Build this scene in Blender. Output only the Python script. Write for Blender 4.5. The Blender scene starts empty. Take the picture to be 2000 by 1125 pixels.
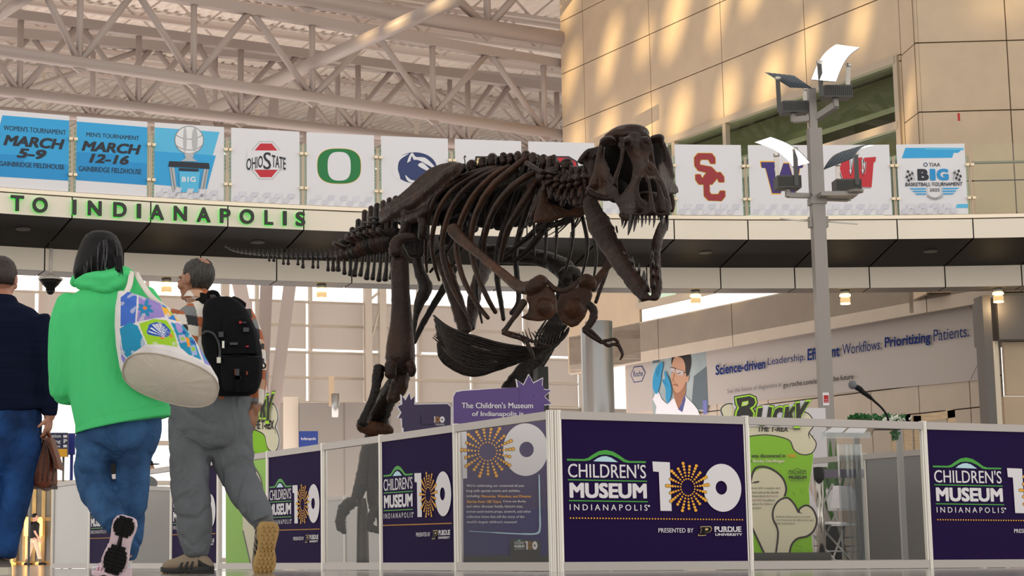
import bpy, bmesh, math, random
from mathutils import Vector, Matrix, noise
from mathutils.geometry import tessellate_polygon
R = math.radians
random.seed(7)
SC = bpy.context.scene
COL = SC.collection

# ---------------------------------------------------------------- camera
FPX, XP, YP = 3650.0, 650.0, 562.5          # focal length and principal point, pixels of the 2000x1125 frame
CAMZ = 0.068                                # the camera lies almost on the floor
PITCH = math.atan(532.4 / FPX)
ROLL = 0.0054
_d = Vector((0, math.cos(PITCH), math.sin(PITCH)))
_r0 = Vector((1, 0, 0))
_u0 = Vector((0, -math.sin(PITCH), math.cos(PITCH)))
_r = _r0 * math.cos(ROLL) - _u0 * math.sin(ROLL)
_u = _u0 * math.cos(ROLL) + _r0 * math.sin(ROLL)
CAMP = Vector((0, 0, CAMZ))
cam = bpy.data.cameras.new('camera')
cam.sensor_width = 36.0
cam.lens = 36.0 * FPX / 2000.0
cam.shift_x = (1000.0 - XP) / 2000.0
cam.clip_start = 0.05
cam.clip_end = 500
camo = bpy.data.objects.new('camera', cam)
COL.objects.link(camo)
camo.matrix_world = Matrix(((_r.x, _u.x, -_d.x, CAMP.x), (_r.y, _u.y, -_d.y, CAMP.y), (_r.z, _u.z, -_d.z, CAMP.z), (0, 0, 0, 1)))
SC.camera = camo

# ---------------------------------------------------------------- light
SC.view_settings.view_transform = 'Standard'
SC.view_settings.look = 'None'
SC.view_settings.gamma = 1.0
SC.view_settings.use_curve_mapping = False
SC.view_settings.exposure = 0.0
W = bpy.data.worlds.new('daylight')
SC.world = W
W.use_nodes = True
_bg = W.node_tree.nodes['Background']
_bg.inputs[0].default_value = (1.0, 0.95, 0.88, 1)
_wn = W.node_tree                            # hazy daylight: brighter round the horizon than overhead
_tc = _wn.nodes.new('ShaderNodeTexCoord')
_sx = _wn.nodes.new('ShaderNodeSeparateXYZ')
_mr = _wn.nodes.new('ShaderNodeMapRange')
_mr.inputs['From Min'].default_value = 0.05
_mr.inputs['From Max'].default_value = 0.55
_mr.inputs['To Min'].default_value = 1.9
_mr.inputs['To Max'].default_value = 0.75
_wn.links.new(_tc.outputs['Generated'], _sx.inputs[0])
_wn.links.new(_sx.outputs['Z'], _mr.inputs['Value'])
_wn.links.new(_mr.outputs[0], _bg.inputs[1])


def lamp(name, kind, loc, aim, energy, color, **kw):
    l = bpy.data.lights.new(name, kind)
    l.energy = energy
    l.color = color
    for k, v in kw.items():
        setattr(l, k, v)
    o = bpy.data.objects.new(name, l)
    COL.objects.link(o)
    o.location = loc
    o.rotation_euler = (Vector(aim) - Vector(loc)).to_track_quat('-Z', 'Y').to_euler()
    return o


# added spot standing in for late sun; an unseen added screen shapes its dapples
SUNP = Vector((-24.0, 14.0, 19.0))
SUNA = Vector((9.5, 38.0, 12.6))
lamp('sun_standin_spot', 'SPOT', SUNP, SUNA, 125000, (1.0, 0.74, 0.36), spot_size=R(22), spot_blend=0.4, shadow_soft_size=0.022)
# added warm area light brightening the roof structure from below
lamp('roof_fill', 'AREA', (-4, 45, 0.25), (-4, 46, 16), 5000, (1.0, 0.90, 0.85), shape='RECTANGLE', size=34, size_y=16)


# ---------------------------------------------------------------- pixel <-> place
def ray(px, py):
    return (_d + _r * ((px - XP) / FPX) + _u * ((YP - py) / FPX))


def at(px, py, Y):
    v = ray(px, py)
    return CAMP + v * (Y / v.y)


def ath(px, py, h):
    v = ray(px, py)
    return CAMP + v * ((h - CAMZ) / v.z)


def onplane(px, py, p0, n):
    v = ray(px, py)
    n = Vector(n)
    return CAMP + v * ((Vector(p0) - CAMP).dot(n) / v.dot(n))


def mpp(p):                                  # metres per pixel at a point
    return (Vector(p) - CAMP).dot(_d) / FPX


# ---------------------------------------------------------------- materials
_mats = {}


def _rgb(c):
    if isinstance(c, str):
        c = c.lstrip('#')
        c = tuple(int(c[i:i + 2], 16) / 255 for i in (0, 2, 4))
        c = tuple(x / 12.92 if x < 0.04045 else ((x + 0.055) / 1.055) ** 2.4 for x in c)
    return (*c[:3], 1.0)


def mat(name, col, rough=0.5, metal=0.0, emit=None, es=1.0, var=0.0, scale=8.0, bump=0.0, bscale=60.0, col2=None, alpha=None, trans=None, spec=None, stretch=None):
    if name in _mats:
        return _mats[name]
    m = bpy.data.materials.new(name)
    m.use_nodes = True
    nt = m.node_tree
    b = nt.nodes['Principled BSDF']
    b.inputs['Base Color'].default_value = _rgb(col)
    b.inputs['Roughness'].default_value = rough
    b.inputs['Metallic'].default_value = metal
    if spec is not None:
        b.inputs['Specular IOR Level'].default_value = spec
    if emit:
        b.inputs['Emission Color'].default_value = _rgb(emit)
        b.inputs['Emission Strength'].default_value = es
    if trans is not None:
        b.inputs['Transmission Weight'].default_value = trans
    if alpha is not None:
        b.inputs['Alpha'].default_value = alpha
    if var or col2 or bump:
        tc = nt.nodes.new('ShaderNodeTexCoord')
        mp = nt.nodes.new('ShaderNodeMapping')
        nt.links.new(tc.outputs['Object'], mp.inputs['Vector'])
        if stretch:
            mp.inputs['Scale'].default_value = stretch
    if var or col2:
        n = nt.nodes.new('ShaderNodeTexNoise')
        n.inputs['Scale'].default_value = scale
        n.inputs['Detail'].default_value = 6
        nt.links.new(mp.outputs[0], n.inputs['Vector'])
        r = nt.nodes.new('ShaderNodeValToRGB')
        c = _rgb(col)
        c2 = _rgb(col2) if col2 else tuple(min(1, x * (1 - var)) for x in c[:3]) + (1,)
        r.color_ramp.elements[0].color = c2
        r.color_ramp.elements[1].color = c
        r.color_ramp.elements[0].position = 0.35
        r.color_ramp.elements[1].position = 0.65
        nt.links.new(n.outputs['Fac'], r.inputs['Fac'])
        nt.links.new(r.outputs['Color'], b.inputs['Base Color'])
    if bump:
        n2 = nt.nodes.new('ShaderNodeTexNoise')
        n2.inputs['Scale'].default_value = bscale
        n2.inputs['Detail'].default_value = 4
        nt.links.new(mp.outputs[0], n2.inputs['Vector'])
        bp = nt.nodes.new('ShaderNodeBump')
        bp.inputs['Strength'].default_value = bump
        bp.inputs['Distance'].default_value = 0.02
        nt.links.new(n2.outputs['Fac'], bp.inputs['Height'])
        nt.links.new(bp.outputs[0], b.inputs['Normal'])
    _mats[name] = m
    return m


def folds(m, scale=9.0, strength=.7, stretch=(1, 1, .55)):
    """broad creases of hanging cloth added to a material's relief"""
    nt = m.node_tree
    b = nt.nodes['Principled BSDF']
    tc = nt.nodes.new('ShaderNodeTexCoord')
    mp = nt.nodes.new('ShaderNodeMapping')
    mp.inputs['Scale'].default_value = stretch
    nt.links.new(tc.outputs['Object'], mp.inputs['Vector'])
    n = nt.nodes.new('ShaderNodeTexNoise')
    n.inputs['Scale'].default_value = scale
    n.inputs['Detail'].default_value = 3
    n.inputs['Distortion'].default_value = 1.2
    nt.links.new(mp.outputs[0], n.inputs['Vector'])
    bp = nt.nodes.new('ShaderNodeBump')
    bp.inputs['Strength'].default_value = strength
    bp.inputs['Distance'].default_value = 0.05
    nt.links.new(n.outputs['Fac'], bp.inputs['Height'])
    old = b.inputs['Normal'].links[0].from_socket if b.inputs['Normal'].links else None
    if old:
        nt.links.new(old, bp.inputs['Normal'])
    nt.links.new(bp.outputs[0], b.inputs['Normal'])
    return m


def glassmat(name, col, op=0.12, rough=0.03):
    """Thin clear sheet: mostly see-through, mirrors a little."""
    if name in _mats:
        return _mats[name]
    m = bpy.data.materials.new(name)
    m.use_nodes = True
    nt = m.node_tree
    nt.nodes.clear()
    o = nt.nodes.new('ShaderNodeOutputMaterial')
    t = nt.nodes.new('ShaderNodeBsdfTransparent')
    t.inputs[0].default_value = _rgb(col)
    g = nt.nodes.new('ShaderNodeBsdfGlossy')
    g.inputs['Roughness'].default_value = rough
    g.inputs[0].default_value = (0.9, 0.9, 0.9, 1)
    f = nt.nodes.new('ShaderNodeLayerWeight')
    f.inputs[0].default_value = 0.5
    pw = nt.nodes.new('ShaderNodeMath')
    pw.operation = 'POWER'
    pw.inputs[1].default_value = 5.0
    nt.links.new(f.outputs['Facing'], pw.inputs[0])
    a = nt.nodes.new('ShaderNodeMath')
    a.operation = 'MULTIPLY_ADD'
    a.inputs[1].default_value = 0.4
    a.inputs[2].default_value = op
    nt.links.new(pw.outputs[0], a.inputs[0])
    x = nt.nodes.new('ShaderNodeMixShader')
    nt.links.new(a.outputs[0], x.inputs[0])
    nt.links.new(t.outputs[0], x.inputs[1])
    nt.links.new(g.outputs[0], x.inputs[2])
    nt.links.new(x.outputs[0], o.inputs[0])
    _mats[name] = m
    return m


def vcolmat(name, rough=0.6, bump=0.0, bscale=80):
    """Printed or woven pattern held in the mesh's colour attribute."""
    m = mat(name, (0.5, 0.5, 0.5), rough, bump=bump, bscale=bscale)
    nt = m.node_tree
    a = nt.nodes.new('ShaderNodeVertexColor')
    a.layer_name = 'pattern'
    nt.links.new(a.outputs['Color'], nt.nodes['Principled BSDF'].inputs['Base Color'])
    return m


# ---------------------------------------------------------------- meshes
class MB:
    def __init__(s):
        s.v = []
        s.f = []
        s.m = []
        s.c = None

    def add(s, vs, fs, m=0):
        o = len(s.v)
        s.v += [Vector(p) for p in vs]
        for f in fs:
            s.f.append([i + o for i in f])
            s.m.append(m)
        return s

    def join(s, other, m=None):
        o = len(s.v)
        s.v += [p.copy() for p in other.v]
        for f, k in zip(other.f, other.m):
            s.f.append([i + o for i in f])
            s.m.append(k if m is None else m)
        return s

    def box(s, lo, hi, m=0, M=None):
        x0, y0, z0 = lo
        x1, y1, z1 = hi
        vs = [Vector(p) for p in ((x0, y0, z0), (x1, y0, z0), (x1, y1, z0), (x0, y1, z0), (x0, y0, z1), (x1, y0, z1), (x1, y1, z1), (x0, y1, z1))]
        if M is not None:
            vs = [M @ p for p in vs]
        return s.add(vs, [(0, 3, 2, 1), (4, 5, 6, 7), (0, 1, 5, 4), (1, 2, 6, 5), (2, 3, 7, 6), (3, 0, 4, 7)], m)

    def bar(s, a, b, w, h=None, m=0, up=(0, 0, 1)):
        """square bar between two points"""
        a, b = Vector(a), Vector(b)
        h = h or w
        t = (b - a).normalized()
        up = Vector(up)
        if abs(t.dot(up)) > 0.97:
            up = Vector((0, 1, 0))
        n = t.cross(up).normalized() * (w / 2)
        q = n.normalized().cross(t).normalized() * (h / 2)
        vs = [a - n - q, a + n - q, a + n + q, a - n + q, b - n - q, b + n - q, b + n + q, b - n + q]
        return s.add(vs, [(0, 1, 2, 3), (7, 6, 5, 4), (0, 4, 5, 1), (1, 5, 6, 2), (2, 6, 7, 3), (3, 7, 4, 0)], m)

    def rings(s, rings, m=0, cap=True, closed=False):
        n = len(rings[0])
        o = len(s.v)
        for r in rings:
            s.v += [Vector(p) for p in r]
        k = len(rings)
        for i in range(k if closed else k - 1):
            for j in range(n):
                a = o + i * n + j
                b = o + i * n + (j + 1) % n
                c = o + ((i + 1) % k) * n + (j + 1) % n
                d = o + ((i + 1) % k) * n + j
                s.f.append([a, b, c, d])
                s.m.append(m)
        if cap and not closed:
            s.f.append([o + j for j in range(n)][::-1])
            s.m.append(m)
            s.f.append([o + (k - 1) * n + j for j in range(n)])
            s.m.append(m)
        return s

    def cyl(s, a, b, r, r2=None, n=12, m=0):
        a, b = Vector(a), Vector(b)
        r2 = r if r2 is None else r2
        t = (b - a).normalized()
        e = Vector((1, 0, 0)) if abs(t.x) < 0.9 else Vector((0, 1, 0))
        u = t.cross(e).normalized()
        w = t.cross(u)
        cs = [(math.cos(2 * math.pi * j / n), math.sin(2 * math.pi * j / n)) for j in range(n)]
        return s.rings([[a + u * (c * r) + w * (q * r) for c, q in cs], [b + u * (c * r2) + w * (q * r2) for c, q in cs]], m)

    def lathe(s, c, prof, n=20, m=0, axis=(0, 0, 1)):
        """prof: (radius, along) pairs round an axis"""
        c, t = Vector(c), Vector(axis).normalized()
        e = Vector((1, 0, 0)) if abs(t.x) < 0.9 else Vector((0, 1, 0))
        u = t.cross(e).normalized()
        w = t.cross(u)
        return s.rings([[c + t * h + u * (math.cos(2 * math.pi * j / n) * r) + w * (math.sin(2 * math.pi * j / n) * r) for j in range(n)] for r, h in prof], m)

    def ball(s, c, rad, n=12, m=0, M=None):
        """ellipsoid; rad may be a number or three"""
        rx, ry, rz = (rad, rad, rad) if not hasattr(rad, '__len__') else rad
        rg = []
        for i in range(1, n):
            a = math.pi * i / n
            rg.append([Vector((rx * math.sin(a) * math.cos(2 * math.pi * j / (2 * n)), ry * math.sin(a) * math.sin(2 * math.pi * j / (2 * n)), -rz * math.cos(a))) for j in range(2 * n)])
        c = Vector(c)
        rg = [[c + (M @ p if M is not None else p) for p in g] for g in rg]
        return s.rings(rg, m)

    def tube(s, pts, n=10, sub=4, m=0, rough=0.0, cap=0.6, view=True):
        """pts: (Vector, a, b): a = half width across the line of sight, b = half depth; smooth spline through them"""
        P = [(Vector(p[0]), p[1], p[2] if len(p) > 2 else p[1]) for p in pts]
        Q = []
        for i in range(len(P) - 1):
            p0, p1, p2, p3 = P[max(i - 1, 0)], P[i], P[i + 1], P[min(i + 2, len(P) - 1)]
            for k in range(sub):
                t = k / sub
                def cr(a, b, c, d):
                    return 0.5 * ((2 * b) + (c - a) * t + (2 * a - 5 * b + 4 * c - d) * t * t + (3 * b - a - 3 * c + d) * t ** 3)
                Q.append((cr(p0[0], p1[0], p2[0], p3[0]), max(1e-4, p1[1] + (p2[1] - p1[1]) * t), max(1e-4, p1[2] + (p2[2] - p1[2]) * t)))
        Q.append(P[-1])
        T = [(Q[min(i + 1, len(Q) - 1)][0] - Q[max(i - 1, 0)][0]).normalized() for i in range(len(Q))]
        if cap:
            Q = [(Q[0][0] - T[0] * Q[0][1] * cap, Q[0][1] * 0.15, Q[0][2] * 0.15), (Q[0][0] - T[0] * Q[0][1] * cap * 0.75, Q[0][1] * 0.65, Q[0][2] * 0.65)] + Q + \
                [(Q[-1][0] + T[-1] * Q[-1][1] * cap * 0.75, Q[-1][1] * 0.65, Q[-1][2] * 0.65), (Q[-1][0] + T[-1] * Q[-1][1] * cap, Q[-1][1] * 0.15, Q[-1][2] * 0.15)]
            T = [T[0], T[0]] + T + [T[-1], T[-1]]
        rg = []
        prev = None
        for (c, a, b), t in zip(Q, T):
            v = (c - CAMP).normalized() if view else (prev if prev is not None else (Vector((0, 0, 1)) if abs(t.z) < 0.9 else Vector((0, 1, 0))))
            n1 = t.cross(v)
            if n1.length < 0.12 and view:
                n1 = prev1
            n1 = n1.normalized()
            prev1 = n1
            n2 = n1.cross(t).normalized()
            prev = n2
            g = []
            for j in range(n):
                an = 2 * math.pi * j / n
                k = 1.0
                p = c + n1 * (a * math.cos(an)) + n2 * (b * math.sin(an))
                if rough:
                    k = 1 + rough * noise.noise(p * (1.1 / max(a, 0.02)) * 0.5) * 1.6
                    p = c + (p - c) * k
                g.append(p)
            rg.append(g)
        return s.rings(rg, m)

    def mesh(s, name, smooth=False):
        me = bpy.data.meshes.new(name)
        me.from_pydata([tuple(p) for p in s.v], [], s.f)
        me.polygons.foreach_set('material_index', s.m)
        me.polygons.foreach_set('use_smooth', [smooth] * len(s.f))
        me.update()
        return me

    def build(s, name, mats, parent=None, smooth=False, **tags):
        return link(name, s.mesh(name, smooth), mats, parent, **tags)


def link(name, me, mats=None, parent=None, local=False, **tags):
    o = bpy.data.objects.new(name, me)
    COL.objects.link(o)
    if mats is not None:
        if len(me.materials):
            me.materials.clear()
        for m in (mats if isinstance(mats, (list, tuple)) else [mats]):
            me.materials.append(m)
    if parent is not None:
        o.parent = parent
        if not local and not parent.get('_local'):
            o.matrix_parent_inverse = Matrix.Translation(-total_loc(parent))
    for k, v in tags.items():
        o[k] = v
    return o


def total_loc(o):
    t = Vector(o.location)
    while o.parent:
        t = t + o.matrix_parent_inverse.translation
        o = o.parent
        t = t + o.location
    return t


def thing(name, label, cat, loc, group=None, rotz=0.0, local=False):
    o = bpy.data.objects.new(name, None)
    COL.objects.link(o)
    o.location = loc
    o.rotation_euler = (0, 0, rotz)
    o.empty_display_size = 0.1
    o['label'] = label
    o['category'] = cat
    if group:
        o['group'] = group
    if local:
        LOCAL.add(o.name)
    return o


LOCAL = set()


def lpart(name, mb, mats, parent, smooth=False, **tags):
    """part whose mesh is in its thing's own axes"""
    return link(name, mb.mesh(name, smooth) if isinstance(mb, MB) else mb, mats, parent, local=True, **tags)


def tag(o, label, cat, group=None):
    o['label'] = label
    o['category'] = cat
    if group:
        o['group'] = group
    return o


def struct(o, label=None, cat=None):
    o['kind'] = 'structure'
    if label:
        o['label'] = label
        o['category'] = cat or 'structure'
    return o


def dup(root, loc=None, rotz=None, label=None, group=None):
    r = root.copy()
    COL.objects.link(r)
    if loc is not None:
        r.location = loc
    if rotz is not None:
        r.rotation_euler = (0, 0, rotz)
    if label:
        r['label'] = label
    if group:
        r['group'] = group
    for ch in list(root.children):
        c = ch.copy()
        COL.objects.link(c)
        c.parent = r
        for g in list(ch.children):
            d = g.copy()
            COL.objects.link(d)
            d.parent = c
    return r


def remesh(mb, voxel, smooth_it=2, sf=0.5, dec=None):
    """fuse overlapping shapes into one skin"""
    me = mb.mesh('tmp')
    o = bpy.data.objects.new('tmp', me)
    COL.objects.link(o)
    m = o.modifiers.new('r', 'REMESH')
    m.mode = 'VOXEL'
    m.voxel_size = voxel
    if smooth_it:
        q = o.modifiers.new('s', 'SMOOTH')
        q.factor = sf
        q.iterations = smooth_it
    if dec:
        q = o.modifiers.new('d', 'DECIMATE')
        q.ratio = dec
    dg = bpy.context.evaluated_depsgraph_get()
    dg.update()
    out = bpy.data.meshes.new_from_object(o.evaluated_get(dg))
    bpy.data.objects.remove(o)
    out.polygons.foreach_set('use_smooth', [True] * len(out.polygons))
    out.polygons.foreach_set('material_index', [0] * len(out.polygons))
    return out


def crop(x0, y0, s):
    """reads places off an enlarged piece of the photograph"""
    return lambda cx, cy: (x0 + cx / s, y0 + cy / s)


def lerp_tab(tab, x):
    if x <= tab[0][0]:
        return tab[0][1]
    for (a, b), (c, d) in zip(tab, tab[1:]):
        if x <= c:
            return b + (d - b) * (x - a) / (c - a)
    return tab[-1][1]


# ---------------------------------------------------------------- flat prints and lettering
_tx = {}


def text2d(s, bold=0.0, shear=0.0, spacing=1.0, res=3, font='sans', line=1.0, align='LEFT'):
    """triangles of a word, scaled so that its box is 1 high from its own bottom"""
    key = (s, bold, shear, spacing, res, font, line, align)
    if key in _tx:
        return _tx[key]
    c = bpy.data.curves.new('t', 'FONT')
    c.body = s
    c.shear = shear
    c.space_character = spacing
    c.space_line = line
    c.align_x = align
    c.resolution_u = res
    c.fill_mode = 'BOTH'
    o = bpy.data.objects.new('t', c)
    COL.objects.link(o)
    dg = bpy.context.evaluated_depsgraph_get()
    dg.update()
    me = o.evaluated_get(dg).to_mesh()
    vs = [(v.co.x, v.co.y) for v in me.vertices]
    fs = [tuple(p.vertices) for p in me.polygons]
    o.evaluated_get(dg).to_mesh_clear()
    bpy.data.objects.remove(o)
    bpy.data.curves.remove(c)
    if bold:                                 # heavier stroke: the same letters laid over themselves, nudged
        k = bold * 0.8
        offs = [(0, 0), (bold, 0), (-bold, 0)] if bold < .02 else [(0, 0), (bold, 0), (-bold, 0), (0, k), (0, -k), (k, k), (-k, k), (k, -k), (-k, -k)]
        n0 = len(vs)
        f0 = list(fs)
        v0 = list(vs)
        vs, fs = [], []
        for q, (dx, dy) in enumerate(offs):
            vs += [(x + dx, y + dy, q * .06) for x, y in v0]
            fs += [tuple(i + q * n0 for i in f) for f in f0]
    vs = [v if len(v) == 3 else (v[0], v[1], 0.0) for v in vs]
    x0 = min(v[0] for v in vs)
    x1 = max(v[0] for v in vs)
    y0 = min(v[1] for v in vs)
    y1 = max(v[1] for v in vs)
    h = y1 - y0
    out = ([((x - x0) / h, (y - y0) / h, k_) for x, y, k_ in vs], fs, (x1 - x0) / h)
    _tx[key] = out
    return out


class Canvas:
    """coloured flat shapes in layers, later laid on a real surface. y runs DOWN as in the photograph."""

    def __init__(s):
        s.items = []                         # (verts, faces, material, layer)
        s.mats = []
        s.layer = 0

    def _m(s, m):
        if m not in s.mats:
            s.mats.append(m)
        return s.mats.index(m)

    def raw(s, vs, fs, m, dl=1):
        s.layer += dl
        s.items.append((vs, fs, s._m(m), s.layer))

    def poly(s, pts, m, dl=1):
        t = tessellate_polygon([[Vector((p[0], p[1], 0)) for p in pts]])
        s.raw([tuple(p) for p in pts], [tuple(x) for x in t], m, dl)

    def rect(s, x0, y0, x1, y1, m, dl=1):
        s.raw([(x0, y0), (x1, y0), (x1, y1), (x0, y1)], [(0, 1, 2, 3)], m, dl)

    def ell(s, cx, cy, rx, ry, m, n=32, dl=1):
        s.raw([(cx + rx * math.cos(2 * math.pi * i / n), cy + ry * math.sin(2 * math.pi * i / n)) for i in range(n)], [tuple(range(n))], m, dl)

    def dots(s, lst, m, n=8, dl=1):
        vs, fs = [], []
        for cx, cy, r in lst:
            fs.append(tuple(range(len(vs), len(vs) + n)))
            vs += [(cx + r * math.cos(2 * math.pi * i / n), cy + r * math.sin(2 * math.pi * i / n)) for i in range(n)]
        s.raw(vs, fs, m, dl)

    def ring(s, cx, cy, rx, ry, hx, hy, m, n=40, hc=None, a0=0, a1=360, dl=1):
        hc = hc or (cx, cy)
        vs, fs = [], []
        for i in range(n + 1):
            a = R(a0 + (a1 - a0) * i / n)
            vs += [(cx + rx * math.cos(a), cy + ry * math.sin(a)), (hc[0] + hx * math.cos(a), hc[1] + hy * math.sin(a))]
        for i in range(n):
            fs.append((2 * i, 2 * i + 2, 2 * i + 3, 2 * i + 1))
        s.raw(vs, fs, m, dl)

    def line(s, pts, w, m, dl=1, closed=False, smooth=0):
        pts = [Vector((p[0], p[1])) for p in pts]
        if smooth:
            pts = spline2(pts, smooth, closed)
        if closed:
            pts = pts + [pts[0], pts[1]]
        ws = w if hasattr(w, '__len__') else [w] * len(pts)
        if len(ws) != len(pts):
            ws = [ws[min(len(ws) - 1, int(i * (len(ws) - 1) / max(1, len(pts) - 1)))] for i in range(len(pts))]
        vs, fs = [], []
        for i, p in enumerate(pts):
            t = pts[min(i + 1, len(pts) - 1)] - pts[max(i - 1, 0)]
            t = t.normalized() if t.length else Vector((1, 0))
            n = Vector((-t.y, t.x)) * (ws[i] / 2)
            vs += [tuple(p + n), tuple(p - n)]
        for i in range(len(pts) - 1):
            fs.append((2 * i, 2 * i + 2, 2 * i + 3, 2 * i + 1))
        s.raw(vs, fs, m, dl)

    def text(s, t, x0, y0, x1, y1, m, bold=0.0, shear=0.0, spacing=1.0, res=3, arc=None, slope=0.0, font='sans', line=1.0, align='LEFT', dl=1):
        """fits the words into the box x0..x1, y0(top)..y1(bottom)"""
        vs, fs, w = text2d(t, bold, shear, spacing, res, font, line, align)
        out = []
        for x, y, k_ in vs:
            u = x / w
            px = x0 + (x1 - x0) * u
            py = y1 + (y0 - y1) * y + slope * (px - x0)
            if arc:
                px, py = arc(u, y, px, py)
            out.append((px, py, k_))
        s.raw(out, fs, m, dl)

    def lay(s, mapf, name, parent=None, gap=0.0008, **tags):
        mb = MB()
        for vs, fs, m, l in s.items:
            p3 = [mapf(v[0], v[1], (l + (v[2] if len(v) > 2 else 0)) * gap) for v in vs]
            # wind every face to look out along the surface's own normal
            ex, ey = mapf(1, 0, 0) - mapf(0, 0, 0), mapf(0, 1, 0) - mapf(0, 0, 0)
            nn = ey.cross(ex)
            ff = []
            for f in fs:
                nrm = Vector((0, 0, 0))
                for i in range(1, len(f) - 1):
                    nrm += (p3[f[i]] - p3[f[0]]).cross(p3[f[i + 1]] - p3[f[0]])
                ff.append(f if nrm.dot(nn) >= 0 else f[::-1])
            mb.add(p3, ff, m)
        return mb


def spline2(pts, k=4, closed=False):
    out = []
    n = len(pts)
    rng = range(n if closed else n - 1)
    for i in rng:
        if closed:
            p0, p1, p2, p3 = pts[(i - 1) % n], pts[i], pts[(i + 1) % n], pts[(i + 2) % n]
        else:
            p0, p1, p2, p3 = pts[max(i - 1, 0)], pts[i], pts[i + 1], pts[min(i + 2, n - 1)]
        for q in range(k):
            t = q / k
            out.append(0.5 * ((2 * p1) + (p2 - p0) * t + (2 * p0 - 5 * p1 + 4 * p2 - p3) * t * t + (3 * p1 - p0 - 3 * p2 + p3) * t ** 3))
    if not closed:
        out.append(pts[-1])
    return out


def sp2(pts, k=5, closed=True):
    return [tuple(p) for p in spline2([Vector(p) for p in pts], k, closed)]


def boardmap(o, U, V, N):
    """x along U, y (down) along V, layers along N"""
    return lambda x, y, l: o + U * x + V * y + N * l


# shared colours
M_WHITE = mat('print white', '#e6e4ea', 0.55)
M_PURPLE = mat('print purple', '#231442', 0.6, spec=0.06)
M_BLACK = mat('print black', '#17151a', 0.5, spec=0.1)
M_GREEN = mat('print green', '#3fa535', 0.5)
M_ICE = mat('print ice blue', '#bfe3f2', 0.5)
M_ORANGE = mat('print orange', '#f6b026', 0.5)
M_GOLD = mat('print gold', '#cbb27c', 0.5)
M_ALU = mat('brushed aluminium', '#c9c5bf', 0.33, 0.75)
M_STEEL = mat('grey steel', '#8b8a88', 0.4, 0.6)
M_BLK = mat('black plastic', '#101012', 0.5, spec=0.2)
# ================================================================ the setting
M_FLOOR = mat('terrazzo', '#aaa5a0', 0.10, var=0.2, scale=30)
fl = MB()
fl.add([(-60, -12, 0), (60, -12, 0), (60, 120, 0), (-60, 120, 0)], [(0, 1, 2, 3)])
struct(fl.build('floor', M_FLOOR))

# ---- the long stone wall on the right: recedes to the left
WD = Vector((-0.452, 1, 0)).normalized()
WP = Vector((25.33, 0, 0))
WN = Vector((-WD.y, WD.x, 0))               # faces the hall
M_STONE = mat('stone panel', '#c4ae94', 0.62, var=0.08, scale=2.5)
M_JOINT = mat('stone joint', '#5f5140', 0.8)
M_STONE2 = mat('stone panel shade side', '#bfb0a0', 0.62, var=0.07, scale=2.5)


def wall_s(px, py, off=0.0):
    """distance along the right wall and height, read at a pixel"""
    p = onplane(px, py, WP + WN * off, WN)
    return (p - WP).dot(WD), p.z


def wpt(s, z, off=0.0):
    return WP + WD * s + WN * off + Vector((0, 0, z))


def panelled(mb, pt, s_list, z_list, skip=lambda a, b, c, d: False, gap=0.022, depth=0.05, m=0, mj=1):
    """rows of slabs with open joints over a dark backing"""
    for a, b in zip(s_list, s_list[1:]):
        for c, d in zip(z_list, z_list[1:]):
            if skip(a, b, c, d):
                continue
            g = gap / 2
            f = [pt(a + g, c + g, 0), pt(b - g, c + g, 0), pt(b - g, d - g, 0), pt(a + g, d - g, 0)]
            k = [pt(a + g, c + g, -depth), pt(b - g, c + g, -depth), pt(b - g, d - g, -depth), pt(a + g, d - g, -depth)]
            mb.add(f + k, [(0, 1, 2, 3), (0, 4, 5, 1), (1, 5, 6, 2), (2, 6, 7, 3), (3, 7, 4, 0)], m)
            j = [pt(a - g, c - g, -depth), pt(b + g, c - g, -depth), pt(b + g, d + g, -depth), pt(a - g, d + g, -depth)]
            mb.add(j, [(0, 1, 2, 3)], mj)


s_corner = wall_s(1762, 150)[0]
s_end = wall_s(1096, 150)[0]
z_win_top = wall_s(1757, 107)[1]
s_win1 = s_corner + 0.12
s_win0 = wall_s(1240, 290)[0]
zz = [wall_s(1300, 167)[1], wall_s(1300, 53)[1]]
dz = zz[1] - zz[0]
sv = [s_corner, wall_s(1572, 80)[0], wall_s(1410, 120)[0], wall_s(1270, 130)[0], wall_s(1141, 160)[0], s_end]
z_top = wall_s(1097, 43)[1]
z_b = 4.38
s_lowend = wall_s(1110, 640)[0]
zl = sorted([z_b, zz[0] - dz, zz[0], zz[1], zz[1] + dz, zz[1] + 2 * dz])
zl[-1] = max(z_top, zl[-1])
ww = MB()
# cut the slabs where the window is: split columns/rows at its edges
cols = sorted(set([round(x, 3) for x in sv] + [round(s_win0, 3), round(s_win1, 3)]))
rows_below = [z for z in zl if z < z_win_top - 0.02] + [z_win_top]
rows_above = [z_win_top] + [z for z in zl if z > z_win_top + 0.02]
panelled(ww, wpt, cols, rows_below, skip=lambda a, b, c, d: a >= s_win1 - 0.01 and b <= s_win0 + 0.01)
panelled(ww, wpt, sorted(sv), rows_above)
# the wall's thickness at its far end
e0, e1 = wpt(s_end, z_b, -0.05), wpt(s_end, zl[-1], -0.05)
bk = WN * -1.2
ww.add([e0, e1, e1 + bk, e0 + bk], [(0, 1, 2, 3)], 0)
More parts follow.
